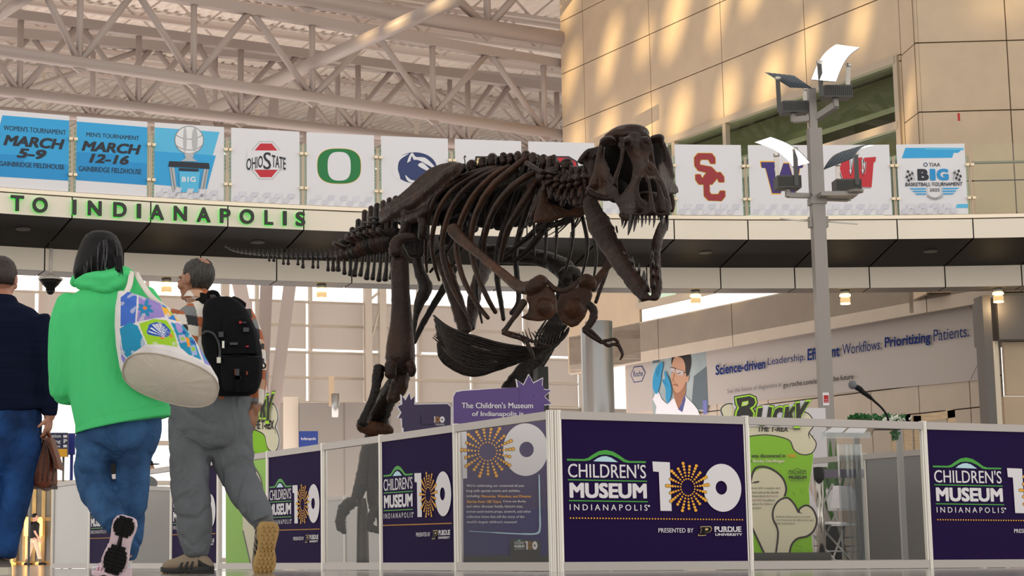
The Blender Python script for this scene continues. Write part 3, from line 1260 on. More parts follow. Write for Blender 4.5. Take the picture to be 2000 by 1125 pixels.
        checks(box, sl)
    elif kind == 'sc':
        box, sl = (42, 788, 417, 1160), .004
        S = [(268, 888), (240, 888), (240, 870), (180, 868), (180, 890), (262, 905), (272, 930), (268, 985), (240, 1000), (225, 1000), (225, 975), (240, 965), (240, 935), (165, 918), (152, 900), (152, 850), (175, 836), (250, 836), (268, 856)]
        S = [(268, 888), (242, 888), (230, 866), (188, 866), (180, 880), (180, 896), (246, 908), (270, 932), (270, 972), (245, 998), (172, 998), (155, 975), (155, 948), (182, 948), (190, 966), (232, 966), (240, 956), (240, 940), (170, 925), (152, 900), (152, 858), (172, 836), (250, 836), (268, 858)]
        Cc = [(314, 986), (285, 986), (278, 968), (238, 966), (230, 980), (230, 1040), (240, 1052), (280, 1052), (290, 1034), (317, 1034), (317, 1062), (296, 1084), (222, 1082), (200, 1060), (200, 958), (220, 936), (296, 936), (314, 958)]
        for sh in (Cc, S):
            for dx, dy in ((-4, 0), (4, 0), (0, 4), (0, -4), (3, 3), (-3, -3), (3, -3), (-3, 3)):
                c.poly([(x + dx, y + dy) for x, y in sh], M_YEL, 0 if dx or dy != 4 else 1)
            c.layer += 1
        for sh in (Cc, S):
            c.poly(sh, M_CARD)
        checks(box, sl)
    elif kind == 'wpurple':
        box, sl = (445, 787, 820, 1160), .002
        Wp = [(508, 872), (600, 872), (600, 905), (585, 907), (600, 985), (640, 880), (672, 880), (700, 985), (715, 905), (695, 905), (695, 872), (760, 872), (752, 905), (735, 907), (705, 1050), (650, 1050), (640, 985), (618, 1050), (568, 1050), (535, 907), (512, 905)]
        c.poly(Wp, M_YEL)
        cx, cy = 636, 960
        c.poly([(cx + (x - cx) * .955, cy + (y - cy) * .93) for x, y in Wp], M_VIOLET)
        checks(box, sl)
    elif kind == 'wred':
        box, sl = (858, 787, 1230, 1160), .0
        Wr = [(935, 860), (1014, 858), (1014, 880), (1006, 884), (1010, 950), (1034, 856), (1078, 854), (1090, 945), (1100, 880), (1088, 878), (1088, 856), (1155, 852), (1150, 878), (1140, 880), (1122, 1014), (1064, 1012), (1048, 950), (1030, 1012), (975, 1010), (945, 885), (935, 882)]
        c.poly([(x - 6, y + 5) for x, y in Wr], M_INK)
        c.poly([(x - 2, y + 2) for x, y in Wr], M_BANNER)
        c.poly(Wr, M_RED)
        for x in (1010, 1077):
            c.poly([(x - 6, 868), (x + 6, 868), (x + 4, 915), (x + 10, 922), (x, 955), (x - 9, 922), (x - 3, 915)], M_INK)
            c.poly([(x - 3, 866), (x + 3, 866), (x + 2, 916), (x + 6, 922), (x, 946), (x - 6, 922), (x - 2, 916)], M_BANNER)
        checks(box, sl)
    elif kind == 'tourney':
        box, sl = (1257, 784, 1643, 1158), -.004
        c.poly([(1308, 802), (1638, 806), (1605, 832), (1580, 832), (1570, 858), (1285, 858)], M_CYAN)
        c.poly([(1415, 802), (1638, 806), (1636, 818), (1420, 814)], M_CYAN2)
        c.poly([(1585, 1104), (1643, 1104), (1643, 1125), (1572, 1125)], M_CYAN2)
        c.text('TIAA', 1436, 884, 1500, 904, M_INK, .012)
        c.ring(1417, 893, 12, 11, 8, 7, M_NAVY)
        c.text('B', 1368, 916, 1432, 978, M_INK, .06)
        c.text('1', 1438, 916, 1470, 978, M_CYAN3, .06)
        c.text('G', 1476, 916, 1544, 978, M_CYAN3, .06)
        c.text('BASKETBALL TOURNAMENT', 1296, 988, 1620, 1008, M_INK, .02, .15)
        c.text('2025', 1432, 1020, 1488, 1037, M_INK, .012)
        for k in range(3):
            y = 1018 + k * 14
            c.poly([(1318 + k * 14, y), (1410, y), (1412, y + 7), (1330 + k * 14, y + 7)], M_CYAN)
            c.poly([(1505, y), (1600 - k * 14, y), (1588 - k * 14, y + 7), (1504, y + 7)], M_CYAN)
        c.ring(1458, 1032, 45, 40, 42, 37, M_SIL)
        c.text('INDIANAPOLIS', 1416, 1062, 1504, 1076, M_INK, .004, arc=lambda u, y, px, py: (px, py + 16 * math.sin(math.pi * u) - 8))
        for sx, dx in ((1, 1310), (-1, 1604)):
            for r in range(4):
                for q in range(3):
                    if (r + q) % 2 == 0:
                        xx = dx + sx * (q * 12 - r * 4)
                        yy = 922 + r * 14 + q * 5
                        c.poly([(xx, yy), (xx + sx * 12, yy + 4), (xx + sx * 9, yy + 17), (xx - sx * 3, yy + 13)], M_INK)
            c.line([(dx + sx * 26, 925), (dx + sx * 40, 980)], 3, M_SIL2)
        checks((1257, 784, 1575, 1158), sl)
    return c, box, sl


M_GEDGE = glassmat('railing glass', '#dff2e8', 0.05, 0.02)
M_CLAMP = mat('clamp metal', '#dccbb0', 0.35, 0.6)
M_RPOST = mat('railing post', '#b3a48f', 0.35, 0.6)
M_GAP = mat('banner back', '#cfcfd4', 0.6)
ZB0, ZB1 = 5.285, 6.39
kinds = [('women', "blue banner reading WOMEN'S TOURNAMENT MARCH 5-9 on balcony railing"), ('men', "blue banner reading MEN'S TOURNAMENT MARCH 12-16 on balcony railing"),
         ('trophy', 'blue and white banner with a silver basketball trophy on balcony railing'), ('ohio', 'white railing banner with red octagon behind black arched letters'),
         ('oduck', 'white railing banner with one big green letter O'), ('lion', 'white railing banner with navy oval and white lion head'),
         ('goldp', 'white railing banner with black and gold letter behind the skeleton spine'), ('redr', 'white railing banner with red letter behind the skeleton neck'),
         ('blank', 'white railing banner mostly hidden behind the skeleton skull'), ('sc', 'white railing banner with interlocked cardinal letters S and C'),
         ('wpurple', 'white railing banner with purple letter W behind the lamp post'), ('wred', 'white railing banner with red letter W right of the lamp post'),
         ('tourney', 'white railing banner with checkered flags reading BASKETBALL TOURNAMENT 2025')]
for n_, (k, lab) in enumerate(kinds):
    i = n_ - 1
    a, b = A0 + i * DA, A0 + (i + 1) * DA
    pa, pb = bal(a, BR + .04, 0), bal(b, BR + .04, 0)
    U = (pb - pa)
    Lc = U.length
    U.normalize()
    N = Vector((U.y, -U.x, 0))
    g = 0.055
    o0 = pa + U * g
    wd = Lc - 2 * g
    c, box, sl = banner_canvas(k)
    x0, y0, x1, y1 = box
    t = thing('railing_banner', lab, 'banner', (pa + pb) / 2 + Vector((0, 0, ZB0)), 'banners on the balcony railing')

    def mp(x, y, l, o0=o0, U=U, N=N, x0=x0, y0=y0, x1=x1, y1=y1, sl=sl):
        u = min(1, max(0, (x - x0) / (x1 - x0)))
        v = min(1, max(0, (y - y0 - sl * (x - x0)) / (y1 - y0)))
        return o0 + U * (u * wd) + N * (0.012 + l) + Vector((0, 0, ZB1 + (ZB0 - ZB1) * v))
    body = c.lay(mp, 'x', gap=0.0012)
    nm = len(c.mats)
    Z = Vector((0, 0, 1))
    bx = MB()
    e = [o0, o0 + U * wd]
    bx.add([e[0] + N * .012 + Z * ZB0, e[1] + N * .012 + Z * ZB0, e[1] + N * .012 + Z * ZB1, e[0] + N * .012 + Z * ZB1,
            e[0] + N * .002 + Z * ZB0, e[1] + N * .002 + Z * ZB0, e[1] + N * .002 + Z * ZB1, e[0] + N * .002 + Z * ZB1],
           [(0, 1, 2, 3), (5, 4, 7, 6), (0, 3, 7, 4), (1, 5, 6, 2), (3, 2, 6, 7), (0, 4, 5, 1)], nm)
    body.join(bx)
    body.build('printed_sheet', c.mats + [M_BANNER], t)
    gm = MB()
    gm.box((0, 0, 0), (Lc - .05, .010, ZB1 - ZB0 - .18), 0, Matrix.Translation(pa + U * .025 + Z * ZB0) @ Matrix((U.to_4d(), (-N).to_4d(), Z.to_4d(), (0, 0, 0, 1))).transposed().to_3x3().to_4x4())
    gm.build('glass_panel', M_GEDGE, t)
nposts = 14
for i in range(-1, 13):
    a = A0 + i * DA
    p = bal(a, BR + .03, 5.27)
    N = (BC - p)
    N.z = 0
    N.normalize()
    U = Vector((-N.y, N.x, 0))
    nxt = kinds[min(i + 1, len(kinds) - 1)][1].split(' banner')[0]
    lab = ['at the far left picture edge', "between the two blue date banners", 'between the second date banner and the trophy banner', 'between the trophy banner and the red octagon banner', 'left of the green O banner', 'right of the green O banner',
           'right of the lion head banner', 'above the skeleton spine', 'left of the skeleton skull', 'left of the S C banner', 'right of the S C banner', 'behind the tall lamp post', 'left of the checkered flag banner', 'right of the checkered flag banner'][i + 1]
    t = thing('railing_post', 'slim double railing post ' + lab, 'railing post', p, 'balcony railing posts')
    mb = MB()
    for s in (-1, 1):
        mb.bar(p + U * (.011 * s), p + U * (.011 * s) + Vector((0, 0, .93)), 0.014, 0.03)
    mb.build('upright', M_RPOST, t)
    for z in (.26, .78):
        q = p + Vector((0, 0, z)) + N * .032
        for s in (-1, 1):
            mb = MB()
            mb.bar(q + U * (.008 * s), q + U * (.062 * s), 0.05, 0.04)
            mb.build('glass_clamp', M_CLAMP, t)
# clear end of the railing with a handrail, at the far right
t = thing('glass_railing', 'clear glass railing with dark handrail right of the checkered flag banner', 'railing', bal(A0 + 13.5 * DA, BR, 5.28))
mb = MB()
a0_, a1_ = A0 + 12 * DA + .12, A0 + 15 * DA
for k in range(4):
    u, v = a0_ + (a1_ - a0_) * k / 4, a0_ + (a1_ - a0_) * (k + 1) / 4
    mb.add([bal(u, BR + .03, 5.3), bal(v, BR + .03, 5.3), bal(v, BR + .03, 6.38), bal(u, BR + .03, 6.38)], [(0, 1, 2, 3)])
mb.build('glass_panel', glassmat('pale yellow glass', '#eef2df', 0.06, 0.02), t)
mb = MB()
for k in range(6):
    u, v = a0_ + (a1_ - a0_) * k / 6, a0_ + (a1_ - a0_) * (k + 1) / 6
    mb.cyl(bal(u, BR + .1, 6.10), bal(v, BR + .1, 6.10), 0.022, n=10)
mb.build('handrail', M_STEEL, t)

# halo-lit letters on the fascia
LT = thing('fascia_lettering', 'dark letters TO INDIANAPOLIS with green glow on the white balcony fascia', 'sign', oncyl(300, 412))
M_LETD = mat('letter face', '#24241f', 0.45)
M_LETG = mat('green letter glow', '#2fe04a', 0.5, emit='#22e040', es=0.5)
cz = crop(0, 380, 3.516)
for ch, x0, y0, x1, y1 in (('T', 65, 8, 158, 120), ('O', 215, 22, 322, 132), ('I', 490, 38, 518, 146), ('N', 595, 46, 692, 152), ('D', 770, 56, 864, 162), ('I', 932, 66, 962, 170),
                           ('A', 1022, 73, 1120, 180), ('N', 1185, 82, 1278, 187), ('A', 1343, 91, 1440, 197), ('P', 1502, 99, 1577, 203), ('O', 1637, 103, 1740, 209), ('L', 1808, 110, 1870, 215), ('I', 1935, 116, 1962, 219), ('S', 2022, 121, 2090, 224)):
    vs, fs, w = text2d(ch, .035, res=4)
    pc = oncyl(*cz((x0 + x1) / 2, (y0 + y1) / 2))
    N = (BC - pc)
    N.z = 0
    N.normalize()
    U = Vector((-N.y, N.x, 0))
    wm = (x1 - x0) / 3.516 * mpp(pc) * 1.0
    hm = (y1 - y0 - 4) / 3.516 * mpp(pc)
    f = lambda x, y, d, pc=pc, U=U, N=N, w=w, wm=wm, hm=hm: pc + U * ((x / w - .5) * wm) + Vector((0, 0, (y - .5) * hm)) + N * d
    mb = ext2d(vs, fs, f, 0.02, 0.075)
    mb.build('letter', [M_LETD, M_LETG], LT)

# lantern lamps hanging under the bridge
M_LAMP = mat('lamp glow', '#ffe2a8', 0.4, emit='#ffd58a', es=5.0)
M_LGL = mat('lamp frosted band', '#d8c49a', 0.4, emit='#ffcf8a', es=0.6)
for px, lab in ((325, 'glowing ceiling lantern between the woman and the man with the backpack'), (628, 'glowing ceiling lantern below the skeleton tail'), (1358, "glowing ceiling lantern right of the skeleton jaw"), (1650, 'glowing ceiling lantern right of the lamp post'), (1949, 'glowing ceiling lantern at far right end')):
    p = oncyl(px, 566, R2 + .22)
    z0 = Z3
    t = thing('ceiling_lantern', lab, 'ceiling lamp', (p.x, p.y, z0), 'lanterns under the balcony')
    c = (p.x, p.y, z0)
    MB().lathe(c, [(0.02, 0), (.075, 0), (.075, -.06), (.02, -.06)], 18).build('mounting', M_STEEL, t, True)
    MB().lathe(c, [(0.01, -.055), (.04, -.07), (.05, -.13), (.02, -.17)], 14).build('bulb', M_LAMP, t, True)
    MB().lathe(c, [(.082, -.07), (.088, -.09), (.088, -.105), (.078, -.11)], 20).build('ring', M_LAMP, t, True)
    MB().lathe(c, [(.076, -.13), (.08, -.15), (.08, -.215), (.07, -.215)], 20).build('shade', M_LGL, t, True)
    MB().lathe(c, [(.02, -.216), (.078, -.216), (.08, -.235), (.02, -.24)], 20).build('lens', M_LAMP, t, True)
    lamp('lantern_light', 'POINT', (p.x, p.y - .0, z0 - .30), (p.x, p.y, 0), 6, (1, .72, .4), shadow_soft_size=.06)
for px, py, lab in ((45, 450, 'flush round speaker in dark soffit at far left'), (503, 475, 'flush round speaker in dark soffit above the tail tip'), (1378, 495, 'flush round speaker in dark soffit right of the skeleton skull'), (1817, 493, 'flush round speaker in dark soffit right of the lamp post')):
    p = ath(px, py, 4.815)
    ra = math.degrees(math.atan2(p.x - BC.x, p.y - BC.y))
    rr = math.hypot(p.x - BC.x, p.y - BC.y)
    z = ZU + (Z2 - ZU) * (rr - BR) / (R2 - BR)
    mb = MB().lathe((p.x, p.y, z - .012), [(.01, 0), (.1, 0), (.11, .006), (.11, .03), (.01, .03)], 20)
    tag(mb.build('ceiling_speaker', mat('speaker grille', '#55504c', 0.6), None, True), lab, 'ceiling speaker', 'flush ceiling speakers')
# dome camera on a drop pole
p = ath(100, 474, 4.83)
k = mpp(p)
CDOME = Vector((p.x, p.y, at(100, 543, p.y).z))
t = thing('security_camera', 'white and black dome security camera hanging on a white pole', 'camera', CDOME)
c = CDOME
M_CAMW = mat('camera white', '#dcd6cf', 0.4)
MB().lathe(c, [(3 * k, 8 * k), (3.2 * k, 30 * k), (2.6 * k, 71 * k)], 14).build('drop_pole', M_CAMW, t, True)
MB().lathe(c, [(3 * k, 10 * k), (10 * k, 4 * k), (24 * k, -1 * k), (24 * k, -4 * k), (5 * k, -4 * k)], 24).build('hood', M_CAMW, t, True)
MB().lathe(c, [(5 * k, -4 * k), (22 * k, -4 * k), (16 * k, -13 * k), (9 * k, -20 * k), (9 * k, -26 * k), (3 * k, -26 * k)], 24).build('housing', M_BLK, t, True)
MB().ball(c + Vector((0, 0, -25 * k)), 8.5 * k, 10).build('lens_dome', mat('camera glass', '#050506', 0.08), t, True)
# alarm strobe on the corner wall
mb = MB()
slab(mb, 1870, 221, 1885, 236, q1.y - .06, .06, 0)
slab(mb, 1871, 236, 1885, 240, q1.y - .055, .05, 1)
o = tag(mb.build('fire_alarm', [mat('alarm red', '#b3121a', 0.4), M_WHITE]), 'small red fire alarm strobe on the beige corner wall', 'alarm')
# ================================================================ museum barrier round the skeleton
BH = 0.9


def museum_logo(c, x0, y0, x1, y1, dots=True, white=M_WHITE):
    """hill over CHILDREN'S MUSEUM INDIANAPOLIS with the big 100; box of the 1500 px crop 178..1300 x 318..720"""
    X = lambda x: x0 + (x - 178) / 1122 * (x1 - x0)
    Y = lambda y: y0 + (y - 318) / 402 * (y1 - y0)
    T = lambda pts: [(X(a), Y(b)) for a, b in pts]
    top = [(178, 380)] + [(x, y) for x, y in ((285, 380), (310, 372), (340, 350), (380, 326), (424, 318), (470, 328), (510, 352), (545, 378), (572, 387))] + [(678, 387)]
    bot = [(678, 398), (560, 399), (535, 394), (500, 370), (460, 352), (420, 347), (380, 352), (345, 372), (318, 388), (295, 392), (178, 392)]
    c.poly(T(top + bot), M_GREEN)
    c.poly(T([(342, 393), (365, 375), (395, 361), (424, 358), (455, 367), (480, 383), (498, 396)]), M_ICE)
    c.text("CHILDREN'S", X(182), Y(408), X(676), Y(500), white, .008)
    c.poly(T([(180, 512), (681, 515), (681, 522), (180, 519)]), M_GREEN)
    c.text('MUSEUM', X(188), Y(533), X(677), Y(632), white, .045)
    c.poly(T([(182, 646), (682, 649), (682, 656), (182, 653)]), M_GREEN)
    c.text('INDIANAPOLIS', X(186), Y(672), X(678), Y(711), white, .008, spacing=1.55)
    c.dots([(X(687), Y(680), (x1 - x0) / 1122 * 7)], white)
    c.poly(T([(717, 388), (830, 391), (833, 712), (760, 711), (757, 456), (720, 453)]), white)
    sx = (x1 - x0) / 1122
    sy = (y1 - y0) / 402
    c.ring(X(1172), Y(555), 127 * sx, 160 * sy, 38 * sx, 46 * sy, white, hc=(X(1165), Y(555)), n=36)
    lst, dk = [], []
    for k in range(19):
        a = 2 * math.pi * k / 19 - .11
        m = 5 if k % 2 else 6
        for q in range(m):
            r = 56 + q * 21
            px, py = 942 + r * math.cos(a) * .84, 555 + r * math.sin(a)
            lst.append((X(px), Y(py), (5.5 + q * 1.05) * sx))
            if px < 838 or px > 1045:
                dk.append((X(px), Y(py), (8.0 + q * 1.05) * sx))
    c.dots(dk, M_BLACK)
    c.dots(lst, M_ORANGE)


M_RAILG = mat('satin rail', '#b4aeab', 0.45, 0.35)
M_CLEARP = glassmat('clear acrylic', '#f1f0ee', 0.010, 0.03)
M_GREYP = mat('grey acrylic', '#8f8b88', 0.22, var=.1, scale=1.5)
M_GREYD = mat('dark grey acrylic', '#6c6968', 0.2, var=.12, scale=1.5)
W0 = 1.28
_pc = Canvas()
# drawn in the pixels of the enlarged front panel, 145..1335 x 128..1040
_pc.rect(145, 128, 1335, 1040, M_PURPLE)
museum_logo(_pc, 180, 320, 1300, 720)
_pc.dots([(190 + k * (1297 - 190) / 60, 761 + k * .1, 5.2) for k in range(61)], M_ORANGE)
_pc.text('PRESENTED BY', 742, 824, 970, 853, M_WHITE, .008)
Pp = [(1018, 812), (1082, 810), (1092, 824), (1086, 842), (1072, 852), (1046, 853), (1044, 860), (1052, 862), (1050, 873), (998, 875), (1001, 862), (1012, 860), (1022, 828), (1014, 826)]
_pc.poly(Pp, M_GOLD)
_pc.poly([(1045 + (x - 1045) * .9, 842 + (y - 842) * .86) for x, y in Pp], M_BLACK)
_pc.poly([(1048, 824), (1066, 824), (1064, 838), (1044, 838)], M_GOLD)
_pc.text('PURDUE', 1107, 812, 1286, 848, M_WHITE, .03)
for x in (1110, 1152, 1170, 1190, 1216, 1262):     # slab feet of the lettering
    _pc.rect(x - 3, 845, x + 13, 848, M_WHITE)
_pc.text('UNIVERSITY', 1108, 857, 1288, 874, M_WHITE, .028)


def pmap(x, y, l):
    return Vector((.016 + (x - 145) / 1190 * (W0 - .032), -.010 - l, .053 + (1040 - y) / 912 * (BH - .053 - .046)))


_rail = lambda z0, z1: MB().box((.014, -.02, z0), (W0 - .014, .02, z1))
ME_TOP, ME_BOT = _rail(BH - .046, BH).mesh('top_rail'), _rail(0.004, .053).mesh('bottom_rail')
_pm = _pc.lay(pmap, 'p', gap=.0006)
_pm.box((.014, -.0095, .052), (W0 - .014, -.004, BH - .045), _pc.mats.index(M_PURPLE))
ME_PRINT = _pm.mesh('printed_panel')
for m in _pc.mats:
    ME_PRINT.materials.append(m)
ME_CLEAR = MB().add([(.014, -.002, .052), (W0 - .014, -.002, .052), (W0 - .014, -.002, BH - .045), (.014, -.002, BH - .045)], [(0, 1, 2, 3)]).mesh('pane')
ME_CLEAR.materials.append(M_CLEARP)
ME_GREY = MB().box((.014, -.004, .052), (W0 - .014, 0.0, BH - .045)).mesh('pane')
ME_GREY.materials.append(M_GREYP)
ME_GRED = ME_GREY.copy()
ME_GRED.materials[0] = M_GREYD
for m in (ME_TOP, ME_BOT):
    m.materials.append(M_RAILG)
pp = MB()
n = 24
pp.rings([[Vector((math.cos(2 * math.pi * j / n) * (.024 if j % 3 else .0195), math.sin(2 * math.pi * j / n) * (.024 if j % 3 else .0195), z)) for j in range(n)] for z in (0, BH + .006)])
ME_POST = pp.mesh('barrier_post')
ME_POST.materials.append(M_ALU)


def museum_barrier(a, b, kind, label, group='barrier sections round the skeleton', posts=(True, False)):
    a, b = Vector((a[0], a[1], 0)), Vector((b[0], b[1], 0))
    d = b - a
    t = thing('crowd_barrier', label, 'barrier', a, group, math.atan2(d.y, d.x))
    s = d.length / W0
    for nm, me in (('top_rail', ME_TOP), ('bottom_rail', ME_BOT), {'p': ('printed_panel', ME_PRINT), 'c': ('acrylic_pane', ME_CLEAR), 'g': ('grey_pane', ME_GREY), 'd': ('grey_pane', ME_GRED)}[kind]):
        o = link(nm, me, None, t, local=True)
        o.scale = (s, 1, 1)
    for k, on in enumerate(posts):
        if on is not False:
            o = link('post', ME_POST, None, t, local=True)
            o.location = (k * d.length + (on if on is not True else 0), 0, 0)
    return t


# the two wings, read off the photograph: heights give the distances
CORN = at(1080, 960, 10.58)
FARL = at(105, 1030, 19.96)
FRTR = at(2004, 970, 11.93)


def onwing(px, py, A, B):
    d = (B - A)
    n = Vector((d.y, -d.x, 0))
    p = onplane(px, py, A, n)
    return Vector((p.x, p.y, 0))


LX = [105, 177, 254, 337, 428.5, 525, 633, 747, 893]
LP = [onwing(x, 1000, CORN, FARL) for x in LX] + [Vector((CORN.x, CORN.y, 0))]
FX = [1460, 1809]
FP = [Vector((CORN.x, CORN.y, 0))] + [onwing(x, 970, CORN, FRTR) for x in FX]
FP.append(FP[-1] + (FP[-1] - FP[-2]))
llab = [('g', "grey-looking barrier at the far left end behind the woman's leg"), ('p', "purple museum barrier mostly hidden behind the woman's lifted shoe"), ('c', "clear barrier with a grey one behind it, between woman and backpack man"),
        ('p', "purple museum barrier behind the backpack man's legs"), ('c', "clear barrier with green bone sign behind, beside the man's raised shoe"), ('p', "purple museum barrier just right of the man's raised shoe"),
        ('c', 'clear barrier showing the skeleton foot behind it'), ('p', 'purple museum barrier right of the skeleton foot'), ('c', 'clear barrier with the purple 100 sign behind it')]
for k, ((kd, lab), a, b) in enumerate(zip(llab, LP, LP[1:])):
    museum_barrier(a, b, kd, lab, posts=(True, -.014) if k == 8 else (True, False))
flab = [('p', 'biggest nearest purple museum barrier facing the viewer'), ('c', 'clear barrier in front of the lectern and green bone sign'), ('p', 'purple museum barrier cut off by the right picture edge')]
for k, ((kd, lab), a, b) in enumerate(zip(flab, FP, FP[1:])):
    if k == 0:
        a = a + (b - a).normalized() * .036
    museum_barrier(a, b, kd, lab, posts=(True, k == 2))
# far side of the enclosure, seen through the clear panels
dv = (LP[0] - LP[-1]).normalized()
b0 = at(1690, 950, 15.2)
b0 = Vector((b0.x, b0.y, 0))
bl = ['dark grey barrier of the far side, right of the lectern columns', 'clear barrier of the far side, behind the lectern', 'clear barrier of the far side, behind the green bone sign', 'grey barrier of the far side, hidden behind the biggest purple panel', "grey barrier of the far side, behind the near corner post",
      "grey barrier of the far side, behind the purple 100 sign", 'grey barrier of the far side, left of the purple 100 sign', 'grey barrier of the far side, right behind the skeleton leg', 'grey barrier of the far side, behind the skeleton foot', 'grey barrier of the far side at its left end']
for k in range(-1, 9):
    a, b = b0 + dv * (k + 1) * 1.27, b0 + dv * k * 1.27
    museum_barrier(a, b, 'd' if k == -1 else ('c' if k in (0, 1) else 'g'), bl[k + 1], 'far barrier sections', (True, k == -1))
# short return at the far left end
e0 = at(236, 1000, 20.6)
e1 = at(345, 1000, 21.2)
museum_barrier(e0, e1, 'g', 'grey barrier of the end side seen through the clear one between woman and man', 'far barrier sections', (True, True))
# ================================================================ signs and furniture inside the barrier
M_LIME = mat('sign lime', '#8fd11a', 0.45)
M_LIME2 = mat('sign bright lime', '#b5f03a', 0.45)
M_CREAM = mat('sign cream', '#ece6c8', 0.5)
M_CREAM2 = mat('sign cream edge', '#e2d37c', 0.5)
M_BROWN = mat('sign dark brown', '#33262a', 0.5)
M_SOOT = mat('sign soot', '#2e2c2b', 0.5)
M_PURP2 = mat('sign purple', '#553a80', 0.45)
M_PURP3 = mat('sign light purple', '#6d51a3', 0.45)
M_INDIGO = mat('sign indigo', '#2b2370', 0.45)
M_BOARD = mat('foam board edge', '#e6e3ea', 0.6)
M_MAG = mat('sign magenta', '#8d3a86', 0.5)


def sign_board(name, label, c, outline, refpx, zoom, Y, yaw, thick=.012, group=None, foot=None, edge=M_BOARD):
    """flat sign: drawn in crop pixels, stood upright through refpx (crop px) at distance Y, turned by yaw"""
    z = zoom
    p0 = at(*z(*refpx), Y)
    n = Vector((math.sin(yaw), -math.cos(yaw), 0))

    def mp(x, y, l):
        q = onplane(*z(x, y), p0, n)
        return q + n * l
    t = thing(name, label, 'sign', Vector((p0.x, p0.y, 0)), group)
    mb = c.lay(mp, 'x', gap=.0007)
    k = len(c.mats)
    tri = tessellate_polygon([[Vector((a, b, 0)) for a, b in outline]])
    mb.join(ext2d(outline, [tuple(f) if True else f for f in fixwind(outline, tri)], lambda x, y, d: mp(x, y, d), -thick, 0.0, k, k))
    o = mb.build('sign_face', c.mats + [edge], t)
    return t, mp, p0, n


def fixwind(pts, tri):
    out = []
    for f in tri:
        a, b, c_ = [Vector(pts[i]) for i in f]
        ar = (b.x - a.x) * (c_.y - a.y) - (b.y - a.y) * (c_.x - a.x)
        out.append(tuple(f) if ar < 0 else (f[0], f[2], f[1]))
    return out


# ---- green bone sign behind the clear front panel (crop 1440,760 x3.0825)
zc = crop(1440, 760, 3.0825)


